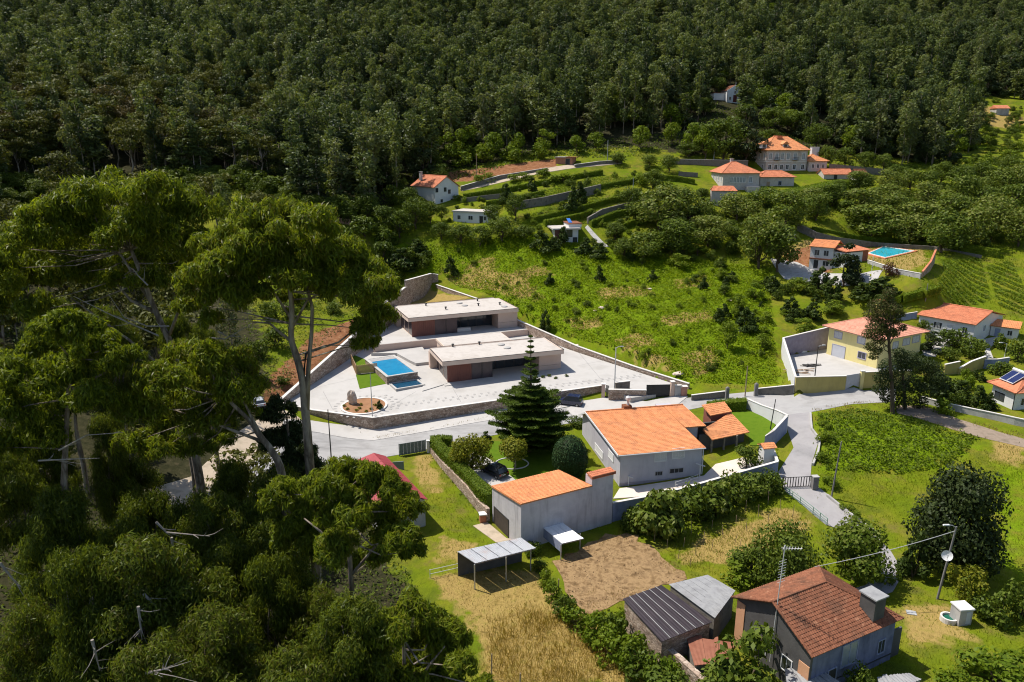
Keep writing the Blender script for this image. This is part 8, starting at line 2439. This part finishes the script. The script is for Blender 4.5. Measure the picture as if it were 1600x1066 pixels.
def euc_near(label, Y, clumps, trunk_px, limbs, per=1500, seed=0, leaf=.44, dead=(), r_trunk=.45, base=None, spread=3.5, leafm=None):
    rng = np.random.default_rng(seed)
    pt = lambda px, py, dy=0: at_depth(px, py, Y+dy)
    tp = [pt(*q) for q in trunk_px]
    foot = np.array([tp[0][0], tp[0][1], H(tp[0][0], tp[0][1])]) if base is None else base
    e = empty('eucalyptus_tree', foot, label, 'tree', 'eucalyptus trees of the near grove')
    if tp[0][2] > foot[2] + 1: tp = [foot - (0,0,.5)] + tp
    else: tp[0] = foot - np.array((0,0,.5))
    # a smooth path through the trunk points
    path, rad = [], []
    n = len(tp)
    for i in range(n-1):
        for t in np.linspace(0,1,5)[:-1]:
            p0, p1, p2, p3 = tp[max(i-1,0)], tp[i], tp[i+1], tp[min(i+2,n-1)]
            path.append(.5*((2*p1)+(-p0+p2)*t+(2*p0-5*p1+4*p2-p3)*t*t+(-p0+3*p1-3*p2+p3)*t**3)); rad.append(r_trunk*(1-.72*(i+t)/(n-1)))
    path.append(tp[-1]); rad.append(r_trunk*.25)
    mb = MB(); mb.tube(path, rad, 9); mb.build('trunk', M_eucbark, e, smooth=True)
    C, R = [], []
    for c in clumps:
        dy = c[3] if len(c) > 3 else rng.uniform(-spread, spread)
        C.append(pt(c[0], c[1], dy)); R.append(1.14*c[2]*(Y+dy)/F_PX)
    C, R = np.array(C), np.array(R)
    for poly, r0 in limbs:
        mb = MB(); q = [pt(*a) for a in poly]; mb.tube(q, list(np.linspace(r0, r0*.35, len(q))), 7); mb.build('limb', M_eucbark, e, smooth=True)
    # branches out to the leaf masses
    tw = MB()
    for c in C:
        d = [np.linalg.norm(c-p) for p in path[len(path)//3:]]
        s = path[len(path)//3 + int(np.argmin(d))]
        mid = (s+c)/2 + rng.normal(size=3)*.5
        tw.tube([s, mid, c], [.085,.055,.02], 5)
    tw.build('branch', M_eucbark, e)['kind'] = 'stuff'
    for poly in dead:
        mb = MB(); q = [pt(*a) for a in poly]; mb.tube(q, list(np.linspace(.085,.02,len(q))), 5)
        for k in range(3):
            i = rng.integers(0, len(q)-1); s = q[i]+(q[i+1]-q[i])*rng.uniform(.2,.9); d = (q[i+1]-q[i]); d = d/np.linalg.norm(d) + rng.normal(size=3)*.45 + np.array([0,0,.25]); l = rng.uniform(.5,1.3); mb.tube([s, s+d*l*.5, s+d*l+rng.normal(size=3)*.1], [.045,.028,.01], 5)
        mb.build('dead_branch', M_deadwood, e)
    # leaf masses: sub-clumps of hanging leaves on each ball
    sc, sr = [], []
    for c, r in zip(C, R):
        for k in range(16):
            d = rng.normal(size=3); d /= np.linalg.norm(d); d[2] = abs(d[2])*.9 - .25
            sc.append(c + d*r*rng.uniform(.4,1.0)); sr.append(r*rng.uniform(.22,.42))
    n = int(per*1.8*len(C))
    p, nr = clump_cloud(np.array(sc), np.array(sr), n, rng, .9, .2, .7, .6, .12)
    v, q = leaf_quads(p, nr, leaf*1.35, .19, rng, .54)
    me = mesh_np('crown', v-np.array(foot), q, leafm or L_euc); o = bpy.data.objects.new('crown', me); COL.objects.link(o); o.parent = e
    return e
euc_near('tall eucalyptus with a leaning dark trunk whose crown reaches over the villa wall', 62,
    [(400,345,38),(440,340,40),(480,350,42),(350,380,40),(395,390,45),(440,385,45),(490,395,46),(530,400,40),(560,425,40),(580,455,36),(590,490,28),(575,515,24),(545,455,42),(510,440,38),(470,430,38),(420,425,40),(340,420,40),(310,445,35),(350,460,36),(390,458,30),(300,475,26),(330,500,22),(560,540,15),(602,460,20),(450,466,20),(585,535,12)],
    [(500,980),(490,820),(482,701),(477,643),(473,596),(463,556),(455,528),(456,481),(450,430),(445,380)],
    [([(480,640),(482,576),(487,520),(488,481),(478,440),(500,410)],.24), ([(474,590),(478,552),(505,543),(529,535),(560,510)],.16), ([(458,535),(440,522),(421,505),(394,503)],.16), ([(455,515),(480,470),(530,440)],.14), ([(456,500),(430,460),(390,420)],.14)],
    1750, 1, .43, [[(330,528,-1),(352,530,-1),(366,522,-1),(394,505,-1)],[(340,518,-1),(352,524,-1),(362,527,-1)]], .52)
euc_near('broad eucalyptus with the highest rounded crown on the left', 72,
    [(100,330,42),(140,312,42),(180,304,40),(230,304,38),(270,318,40),(310,332,38),(60,352,42),(30,385,42),(0,420,45),(90,380,46),(150,362,46),(210,358,46),(270,372,42),(320,385,38),(50,430,44),(110,428,36),(170,410,40),(230,405,36),(0,480,42),(60,485,32),(245,438,30),(180,440,24),(290,412,28),(-40,440,45),(-50,380,40)],
    [(320,800),(300,680),(290,610),(270,545),(245,490),(225,440),(205,390)],
    [([(245,490),(205,470),(170,430)],.2), ([(262,530),(285,470),(290,420)],.18), ([(240,480),(190,400),(140,370)],.18), ([(285,600),(200,530),(110,465)],.18)],
    1750, 2, .46, [[(264,510,-4),(231,510,-4),(194,496,-4),(169,459,-4)],[(231,446,-4),(215,430,-4),(208,420,-4)],[(248,525,-4),(173,492,-4),(115,463,-4)]], .55, spread=5)
euc_near('mid height eucalyptus crown at the left edge', 55,
    [(90,508,32),(120,520,36),(60,545,38),(150,545,36),(30,590,42),(100,580,42),(180,572,34),(20,640,42),(80,640,42),(140,622,36),(60,690,38),(205,556,20),(0,700,40),(-20,580,40)],
    [(100,900),(100,760),(105,650),(110,560)], [([(103,680),(60,620),(30,600)],.15),([(105,640),(150,590),(175,575)],.14)], 1700, 3, .40,
    [[(60,720,-3),(100,718,-3),(156,716,-3)],[(92,704,-3),(110,694,-3),(136,680,-3),(192,676,-3)]], .4)
euc_near('dense eucalyptus crown in front of the sandy track', 58,
    [(290,560,38),(330,560,38),(370,572,34),(250,592,40),(310,600,42),(360,612,38),(393,600,24),(220,640,40),(270,650,42),(330,650,38),(378,640,26),(210,690,32),(258,700,32),(308,700,26),(345,688,24)],
    [(450,830),(440,740),(425,705),(405,680),(388,655),(350,620)], [([(425,705),(405,676),(392,650),(372,610)],.2),([(410,690),(330,660),(270,640)],.15)], 1700, 4, .40, [], .45, spread=4)
euc_near('small dark eucalyptus regrowth around the leaning trunk', 66,
    [(440,640,26),(455,680,28),(425,690,24),(470,706,24),(480,735,28),(450,730,30),(418,650,16)],
    [(455,850),(455,760),(452,700),(448,650)], [], 1500, 5, .40, [], .3, spread=2, leafm=L_dark)
euc_near('eucalyptus crown overlapping the red shed roof', 48,
    [(545,729,18),(575,737,20),(602,748,20),(618,766,20),(636,788,18),(530,738,28),(570,748,30),(600,760,32),(630,792,32),(500,760,34),(540,800,40),(590,812,42),(625,842,32),(480,800,38),(440,772,32),(460,840,42),(520,862,42),(642,862,22),(580,875,34)],
    [(560,1060),(555,980),(548,900),(545,830),(540,780)], [([(548,900),(590,850),(615,830)],.13),([(546,880),(500,830),(475,810)],.13)], 1700, 6, .38, [], .34, spread=3)
euc_near('eucalyptus crown at the edge of the dry meadow in the bottom centre', 40,
    [(640,955,40),(680,985,40),(708,1002,38),(600,985,42),(560,1012,46),(650,1022,46),(722,1042,30),(600,1050,46),(690,1062,40),(545,955,30),(640,1075,40),(760,1075,24)],
    [(640,1200),(635,1120),(632,1050),(630,990)], [([(634,1100),(670,1040),(695,1010)],.12),([(634,1090),(590,1030),(570,1010)],.12)], 1800, 7, .36, [], .3, spread=2.5)
_DEAD = [[(244,816,-2),(260,832,-2),(328,838,-2)],[(268,840,-2),(272,872,-2),(280,900,-2)],[(224,928,-2),(260,964,-2),(288,988,-2)],[(216,948,-2),(222,1000,-2)],[(144,1000,-2),(156,1048,-2)],[(0,880,-2),(32,920,-2)],[(228,1052,-2),(264,1044,-2)]]
near_mass([(60,735,52,13,'at the left edge under the pale dead branches'),(160,765,50,13,'left of the grey road glimpse'),(330,775,51,12,'right of the grey road glimpse'),(410,765,50,12,'below the leaning dark trunk'),(350,735,57,15,'in front of the sandy track'),(300,722,58,15,'left of the sandy track'),(238,742,56,14,'before the grey road glimpse'),(395,745,58,13,'before the road bend'),(440,728,61,14,'at the foot of the leaning trunk'),(368,715,61,14,'between the track and the leaning trunk'),(335,752,55,13,'above the pale dead branch'),
  (20,830,46,13,'at the left edge, second from the bottom'),(110,850,45,13,'above the bare twigs at the bottom left'),(215,835,45,13,'in the dark heart of the grove'),(310,845,44,13,'above the dead twigs at the bottom'),(400,830,44,13,'below the sandy track, nearest to it'),
  (475,880,43,12,'under the crown that overlaps the red shed'),(50,930,40,12,'in the bottom left corner'),(150,950,39,12,'at the bottom edge beside the corner tree'),(250,940,39,12,'at the bottom edge with dead twigs in front'),(350,935,38,12,'at the bottom edge below the dark heart'),(450,945,38,12,'at the bottom edge left of the golden meadow'),(530,930,39,11,'next to the lowest crown by the golden meadow'),
  (100,1010,36,11,'lowest at the far left'),(220,1020,35,11,'lowest, second from the left'),(330,1015,35,11,'lowest, third from the left'),(440,1020,35,11,'lowest, fourth from the left'),(540,1035,36,11,'lowest, beside the golden meadow'),
  (80,455,84,18,'behind the pale branches at the far left'),(160,470,86,18,'behind the pale branches in the upper gap'),(250,480,85,18,'behind the thick dark limb'),(320,500,84,17,'left of the reddish earth slope'),(60,600,74,16,'behind the left edge crown'),(150,640,72,16,'behind the left edge crown, nearer the track'),(215,680,72,15,'left of the crown before the sandy track'),(10,690,66,15,'at the left edge behind the dead branches')], '')
_rm = np.random.default_rng(91)
for _i, _d in enumerate(_DEAD):
    q = [at_depth(a, b, (47,46,42,40,38,44,36)[_i]) for a, b, c in _d]
    e = empty('dead_tree', (q[0][0], q[0][1], H(q[0][0], q[0][1])), 'bare pale dead eucalyptus branch, ' + ('hanging across the grey road glimpse','standing in the dark heart of the grove','slanting low in the grove','upright near the bottom edge','short one at the bottom left','at the left edge','lying at the bottom edge')[_i], 'tree', 'dead branches in the near grove')
    mb = MB(); mb.tube(q, list(np.linspace(.10,.02,len(q))), 6)
    for k_ in range(7):
        i = _rm.integers(0, len(q)-1); s = q[i]+(q[i+1]-q[i])*_rm.uniform(.1,.95); d = (q[i+1]-q[i]); d = d/np.linalg.norm(d) + _rm.normal(size=3)*.55 + np.array([0,0,.2]); l = _rm.uniform(.4,1.4); mb.tube([s, s+d*l*.5, s+d*l+_rm.normal(size=3)*.12], [.035,.022,.008], 5)
    mb.build('branch', M_deadwood, e)['kind'] = 'stuff'
# trees standing further back in the left wood, behind the near crowns
_r9 = np.random.default_rng(19)
n = 0
for i in range(240):
    x, y = _r9.uniform(-150, -24), _r9.uniform(78, 205)
    px, py = project((x, y, H(x, y)))
    if not (-150 < px < 600): continue
    if px > 375 and 470 < py < 720: continue
    if px > 300 and 640 < py < 860: continue
    if px > 380 and py > 285 and py < 470 and not (px < 420): continue
    if in_poly(x, y, [(-48,100),(-36,135),(-26,200),(-20,200),(-20,100)]): continue
    n += 1
    if n > 75: break
    K = K_pinef[int(_r9.integers(2))] if _r9.random() < .75 else K_eucf[int(_r9.integers(5))]
    K.place((x,y,H(x,y)), _r9.uniform(13,20), 'spreading olive tree half hidden behind the near eucalyptus crowns', 'tree', 'half hidden trees behind the near grove')
T(K_bush, [(560,425,385,44),(600,410,375,44),(620,440,405,40),(585,440,410,36),(545,395,355,40),(600,385,350,44),(570,370,335,44),(535,420,390,36),(515,400,365,36),(640,412,385,34),(620,458,440,26),(660,420,398,26)], 'mid green bush on the rough slope left of the fern field', 'bush', 'bushes on the rough slope left of the fern field')
T(K_bush, [(430,545,510,40),(405,560,530,36),(450,500,470,36),(420,500,470,36),(470,480,455,30),(520,490,470,30),(440,600,585,26),(400,600,575,30)], 'scrubby bush on the reddish earth slope', 'bush', 'scrubby bushes on the reddish earth slope')
T(K_bbush, [(1290,690,672,30),(1284,720,705,24),(1300,760,742,30),(1325,800,786,26),(1338,812,798,24),(1290,668,655,22),(1395,640,628,20)], 'low green bush along the right edge of the lane', 'bush', 'low bushes along the lane edge')

# ------------------------------------------------------------------ ground cover
def lump(x, y, s, seed=0):
    return (np.sin(x*s+seed)*np.sin(y*s*1.13+seed*2) + .6*np.sin(x*s*2.3+y*s*.7+seed) + .5*np.sin(y*s*2.9-x*s*1.1+seed*3) + .4*np.sin(x*s*5.1+2)*np.sin(y*s*4.7+1))/2.5

EXCL = [[G(*p)[:2] for p in ROAD_PX], YARD]
for ob in list(COL.objects):
    pass
SHEETS = ['lane','track','path','driveway','pavement','terrace_paving','patio','patio_path','paved_yard','court','side_path','upper_track','lawn','pool_deck','sun_deck','tilled_plot']
def sheet_mask(x, y):
    m = np.zeros(x.shape, bool)
    for P in EXCL: m |= in_poly(x, y, P)
    for ob in COL.objects:
        if ob.get('kind') == 'structure' and ob.name.split('.')[0] in SHEETS and ob.type == 'MESH':
            me = ob.data; co = np.empty(len(me.vertices)*3); me.vertices.foreach_get('co', co); co = co.reshape(-1,3)[:, :2]
            lo, hi = co.min(0)-.5, co.max(0)+.5
            near = (x > lo[0]) & (x < hi[0]) & (y > lo[1]) & (y < hi[1])
            if not near.any(): continue
            idx = np.nonzero(near)[0]
            cell = 1.6
            d = ((np.c_[x[idx], y[idx]][:,None] - co[None])**2).sum(-1).min(1) if len(idx)*len(co) < 3e7 else np.full(len(idx), 9.)
            m[idx[d < cell**2*.5]] = True
    return m
def cover(name, label, polys, dens, size, aspect, leafm, hgt, seed, lumps=.35, up=.8, jit=.7, keep=None, stand=False, rows=None, excl=True, g=G, thin=None, soft_rim=0):
    rng = np.random.default_rng(seed)
    X, Y = [], []
    for poly in polys:
        P = np.array([g(*p)[:2] for p in poly]); lo, hi = P.min(0), P.max(0)
        n = int((hi-lo).prod()*dens)
        x, y = rng.uniform(lo[0],hi[0],n), rng.uniform(lo[1],hi[1],n)
        k = in_poly(x, y, P)
        if soft_rim: k &= rng.random(n) < np.clip(dist_poly(x, y, P)/soft_rim, .05, 1)
        X.append(x[k]); Y.append(y[k])
    x, y = np.concatenate(X), np.concatenate(Y)
    L = lump(x, y, lumps, seed)
    if thin is not None: k = rng.random(len(x)) < np.clip(thin[0] + thin[1]*L, 0, 1); x, y, L = x[k], y[k], L[k]
    if rows is not None:
        a, per, w = rows; s = (x*math.cos(a)+y*math.sin(a)) % per; k = s < w; x, y, L = x[k], y[k], L[k]
    if excl: k = ~sheet_mask(x, y); x, y, L = x[k], y[k], L[k]
    n = len(x)
    h = hgt*np.clip(.45+.6*L, .06, 1.2)
    z = H(x, y) + h*rng.uniform(.25,1,n)
    nr = np.stack([rng.normal(size=n)*jit, rng.normal(size=n)*jit, np.full(n, up)], 1)
    if stand: nr[:,2] = rng.normal(size=n)*.25
    nr /= np.linalg.norm(nr,axis=1,keepdims=True)
    if stand:
        ax = np.stack([rng.normal(size=n)*.28, rng.normal(size=n)*.28, np.ones(n)],1); sd = np.cross(ax, nr); sd /= np.linalg.norm(sd,axis=1,keepdims=True)+1e-9
        s = (size*rng.uniform(.6,1.4,n))[:,None]; c = np.stack([x,y,H(x,y)-.02],1)
        v = np.stack([c-sd*s*aspect*.5, c+sd*s*aspect*.5, c+ax*s+sd*s*.02, c+ax*s-sd*s*.02],1).reshape(-1,3); q = np.arange(4*n).reshape(n,4)
    else:
        v, q = leaf_quads(np.stack([x,y,z],1), nr, size, aspect, rng)
    me = mesh_np(name, v, q, leafm); o = bpy.data.objects.new(name, me); COL.objects.link(o); tag(o, label, None, None, 'stuff')
    print(name, n)
    return o
tilled = sheet('tilled_plot', [(862,880),(905,855),(950,838),(985,832),(1030,868),(1075,904),(1035,916),(1000,928),(968,940),(946,952),(904,960),(885,925)], mat('tilled_earth', [(.15,.095,.045),(.235,.15,.075),(.30,.20,.10),(.20,.125,.06),(.125,.08,.038)], 1.0, .95, 1.0, 6, .1, detail=10, stain=((.10,.06,.03),(1.1,.6,1),.7)), .05, 1.2, label='freshly tilled tan brown earth plot', rag=.35)
FERN = LUSH_PX[0]
cover('bracken_field', 'bright green bracken covering the big sloping field', [FERN], 20, .46, .5, L_fern, 1.25, 1, .55, thin=(.75,.6))
cover('bracken_field', 'bright bracken and vine rows in the field right of the lane', [[(1272,650),(1330,640),(1420,655),(1530,685),(1485,728),(1400,742),(1290,735),(1276,690)]], 26, .42, .5, leaf_mat('vine_leaf', [(.055,.09,.005),(.09,.14,.007),(.125,.18,.010),(.16,.20,.02)], .35, .6, .2), 1.1, 2, .6, rows=None, thin=(.8,.5))
cover('meadow_grass', 'green and yellow meadow grass on the valley floor', [[(660,715),(800,690),(1000,800),(1240,765),(1300,700),(1640,720),(1640,1000),(1480,1085),(1080,1085),(1000,940),(860,960),(840,870),(690,900),(640,760)],[(1280,730),(1640,690),(1640,740),(1300,800)]], 17, .26, .22, L_grass, .2, 3, .4, stand=True, thin=(.55,.6))
cover('meadow_grass', 'rough green grass on the slopes above the villa', [[(380,480),(600,330),(1000,290),(1600,330),(1600,560),(1440,440),(1200,430),(960,400),(600,390),(440,560)],[(1075,590),(1200,520),(1240,612),(1130,612)]], 5, .42, .3, L_grass, .3, 4, .3, stand=True, thin=(.5,.6))
cover('dry_grass', 'tan mown dry grass in the meadow below the shelters', [DRY_PX[0],[(1000,845),(1080,828),(1230,795),(1275,815),(1230,860),(1100,890),(1040,880)]], 22, .22, .22, L_dry, .2, 5, .4, stand=True, thin=(.5,.5))
cover('golden_grass', 'tall golden uncut grass at the bottom of the meadow', [[(755,965),(820,945),(890,950),(970,1005),(1070,1085),(740,1085),(750,1030)]], 70, .55, .07, L_hay, .6, 6, .5, stand=True, thin=(.65,.6), soft_rim=2.2)
cover('scrub', 'rough green and brown scrub on the slope left of the villa', [[(380,470),(480,430),(600,420),(640,452),(600,482),(550,500),(480,560),(425,640),(370,640)],[(360,290),(520,340),(660,300),(690,390),(640,430),(480,440),(360,400)]], 9, .45, .5, L_broad, 1.0, 17, .7, thin=(.35,.9))
cover('vineyard_rows', 'bright green vine rows on the upper terraces', [[(800,330),(850,322),(935,303),(1000,286),(1005,275),(930,278),(860,295),(790,312)],[(905,345),(950,330),(1015,318),(1020,330),(960,345),(925,360)],[(845,345),(900,330),(940,318),(935,308),(860,325),(820,340)]], 22, .40, .5, L_bright, .9, 7, .5, rows=(math.radians(100),1.9,1.25), thin=(.95,.3))
cover('vegetable_rows', 'bright green vegetable rows on the slope at the right', [[(1470,405),(1532,402),(1548,470),(1520,478),(1455,462),(1475,430)],[(1540,415),(1580,408),(1605,460),(1605,495),(1560,478)]], 34, .40, .5, L_bright, .8, 8, .5, rows=(math.radians(15),2.6,1.5), thin=(1.0,.2))
cover('undergrowth', 'dark undergrowth below the forest edge', [[(0,330),(0,285),(380,275),(520,320),(650,262),(800,230),(1000,215),(1080,200),(1120,160),(1180,185),(1330,245),(1500,250),(1500,268),(1330,268),(1180,215),(1100,215),(1000,245),(800,258),(660,292),(520,350),(380,318)]], 5, .7, .5, L_broad, .8, 9, .3, thin=(.5,.5))
cover('weeds', 'weedy grass tufts between the stakes of the garden plot', [[(990,838),(1040,822),(1120,808),(1225,778),(1262,805),(1230,830),(1150,850),(1080,900),(1035,868)]], 14, .30, .25, L_grass, .3, 10, .5, stand=True, thin=(.5,.6))
cover('weeds', 'weeds along the foot of the rough stone garden wall', [[(672,712),(690,706),(765,815),(752,822),(715,770)]], 14, .35, .5, L_broad, .5, 11, .5, thin=(.35,.6))
cover('weeds', 'low plants along the edge of the lane and the walls', [[(1268,668),(1290,660),(1300,720),(1320,800),(1300,800),(1272,740)],[(1205,690),(1215,700),(1215,740),(1205,735)]], 12, .35, .5, L_fern, .5, 12, .5, thin=(.4,.6))

cover('undergrowth', 'dark leafy undergrowth on the floor of the near grove', [[(-150,1250),(-150,720),(200,800),(330,840),(420,770),(500,730),(520,740),(640,900),(700,1000),(760,1250)]], 10, .5, .4, L_broad, 1.4, 15, .5, thin=(.6,.5))
cover('dry_grass', 'dry grass tufts invading the rim of the tilled plot', [[(858,878),(905,850),(950,832),(990,828),(1000,842),(950,850),(905,870),(880,888)],[(1020,862),(1035,862),(1085,905),(1060,915),(1040,895)],[(920,925),(1000,920),(1040,912),(1000,936),(955,958),(900,966)]], 26, .26, .22, L_dry, .2, 25, .9, stand=True, excl=False, thin=(.35,.9))
cover('clods', 'loose clods and dry straw on the tilled plot', [[(866,880),(905,858),(950,841),(985,835),(1028,868),(1070,902),(1000,926),(946,950),(906,956),(888,925)]], 16, .22, .6, leaf_mat('clod', [(.13,.08,.04),(.23,.15,.075),(.30,.21,.11)], 0, .9, .2), .10, 16, .9, up=1, jit=.9, excl=False, thin=(.5,.6))
cover('verge_weeds', 'dry weeds and grass along the road edges', [[(618,714),(640,706),(765,680),(768,686),(640,716)],[(1266,640),(1330,628),(1400,624),(1402,638),(1335,642),(1276,652)],[(560,676),(586,682),(700,664),(768,650),(766,655),(588,688)],[(1216,735),(1226,735),(1232,768),(1222,770)],[(1398,646),(1436,656),(1492,676),(1600,714),(1600,704),(1490,670),(1436,650)],[(1440,630),(1500,652),(1600,678),(1600,688),(1500,660),(1440,638)]], 26, .26, .3, L_dry, .25, 31, .9, stand=True, excl=False, thin=(.3,.9), soft_rim=.3)
def rocks():
    from mathutils import noise as mn
    base = []
    for s_ in range(3):
        bm = bmesh.new(); bmesh.ops.create_icosphere(bm, subdivisions=2, radius=1)
        for v_ in bm.verts:
            v_.co *= 1 + mn.noise(v_.co*1.3 + Vector((s_*7,2,1)))*.5; v_.co.z = v_.co.z*.6 + .25
        me = bpy.data.meshes.new('rock'); bm.to_mesh(me); bm.free(); me.materials.append(M_boulder); base.append(me)
    r = np.random.default_rng(17)
    pts = [(1215+r.normal()*32, 40+r.normal()*10) for i in range(16)] + [(1255+r.normal()*40, 64+r.normal()*5) for i in range(12)] + [(1575+r.normal()*22, 14+r.normal()*7) for i in range(8)]
    pts += [(940,482),(948,478),(930,486),(1140,470),(902,540),(1015,452),(760,440),(1060,585)]
    small = len(pts)-8
    LANDMARKS.update({'top edge of the photo':(1215,0)})
    for i, ((px, py), lb) in enumerate(zip(pts, place_labels('pale grey rock on the hillside', pts))):
        o = bpy.data.objects.new('rock', base[i % 3]); COL.objects.link(o); p = G(px, py); o.location = p
        k = r.uniform(2.0,5.5) if i < small else r.uniform(.4,.8); o.scale = (k*r.uniform(.8,1.6), k, k*r.uniform(.6,1)); o.rotation_euler = (0,0,r.uniform(0,6))
        tag(o, lb, 'rock', 'pale rocks on the hillside')
rocks()
# stakes of the garden plot
_rs = np.random.default_rng(44)
_first = None
for (px, yb) in ((1007,832),(1022,846),(1042,860),(1060,873),(1079,885),(1032,829),(1050,842),(1068,855),(1087,868),(1062,822),(1080,835),(1098,848),(1112,860),(1096,815),(1112,828),(1130,840),(1148,850),(1130,806),(1150,818),(1166,830),(1165,798),(1185,808),(1200,818),(1200,788),(1220,798),(1238,808),(1256,840),(1156,855)):
    p = G(px, yb)
    if _first is None:
        mb = MB(); mb.tube([(p[0],p[1],p[2]-.3),(p[0]+.03,p[1],p[2]+1.7)], .035, 5); _first = mb.build('garden_stake', M_wood, None, origin=p); o = _first
    else:
        o = _first.copy(); COL.objects.link(o)
    o.location = p; o.rotation_euler = (_rs.normal()*.05, _rs.normal()*.05, _rs.uniform(0,6)); o.scale = (1,1,_rs.uniform(.7,1.15))
    tag(o, 'thin wooden stake standing in the weedy garden plot', 'stake', 'stakes in the garden plot')
for px, yb, yt, lb in ((768,1066,1022,'dark wooden post at the bottom edge beside the eucalyptus crown'),(812,1085,1052,'dark wooden post in the golden grass at the bottom edge'),(852,912,892,'dark fence post in the hedge line near the small shelter'),(872,930,905,'second dark fence post in the hedge line')):
    p = G(px, yb); t = z_for_row(p, yt); e = tag(MB().build('fence_post', M_wood, None, origin=p), lb, 'post') if False else None
    mb = MB(); mb.tube([(p[0],p[1],p[2]-.4),(p[0]+.05,p[1],t)], .07, 6); tag(mb.build('fence_post', M_wood, None), lb, 'post')

# which one it is, for the alike things of the smaller groups
LANDMARKS.update({'boulder':(550,622),'lone pole in the mulch bed':(582,640),'villa end wall':(876,575),'top left corner of the photo':(0,0),'top right corner of the photo':(1600,0),'top edge of the photo':(800,0),'left edge of the photo':(0,180)})
_groups = {}
for ob in COL.objects:
    if ob.parent is None and ob.get('group') and ob.get('label'): _groups.setdefault((ob['group'], ob['label']), []).append(ob)
for (gname, lab), obs in _groups.items():
    if 1 < len(obs) <= 45:
        pts = [project(tuple(np.array(o.location) + np.array([0, 0, 3.0 if o.get('category') == 'tree' else .5]))) for o in obs]
        short = lab
        for cut in (' in the ', ' among the ', ' planted ', ' standing ', ' near the '):
            if short.find(cut) > 8: short = short[:short.find(cut)]
        for o, lb in zip(obs, place_labels(short, pts)): o['label'] = lb

for ob in COL.objects:
    if ob.parent is None and ob.get('label') and len(ob['label'].replace('-', ' ').split()) > 16: print('LONG', ob.name, ob['label'])
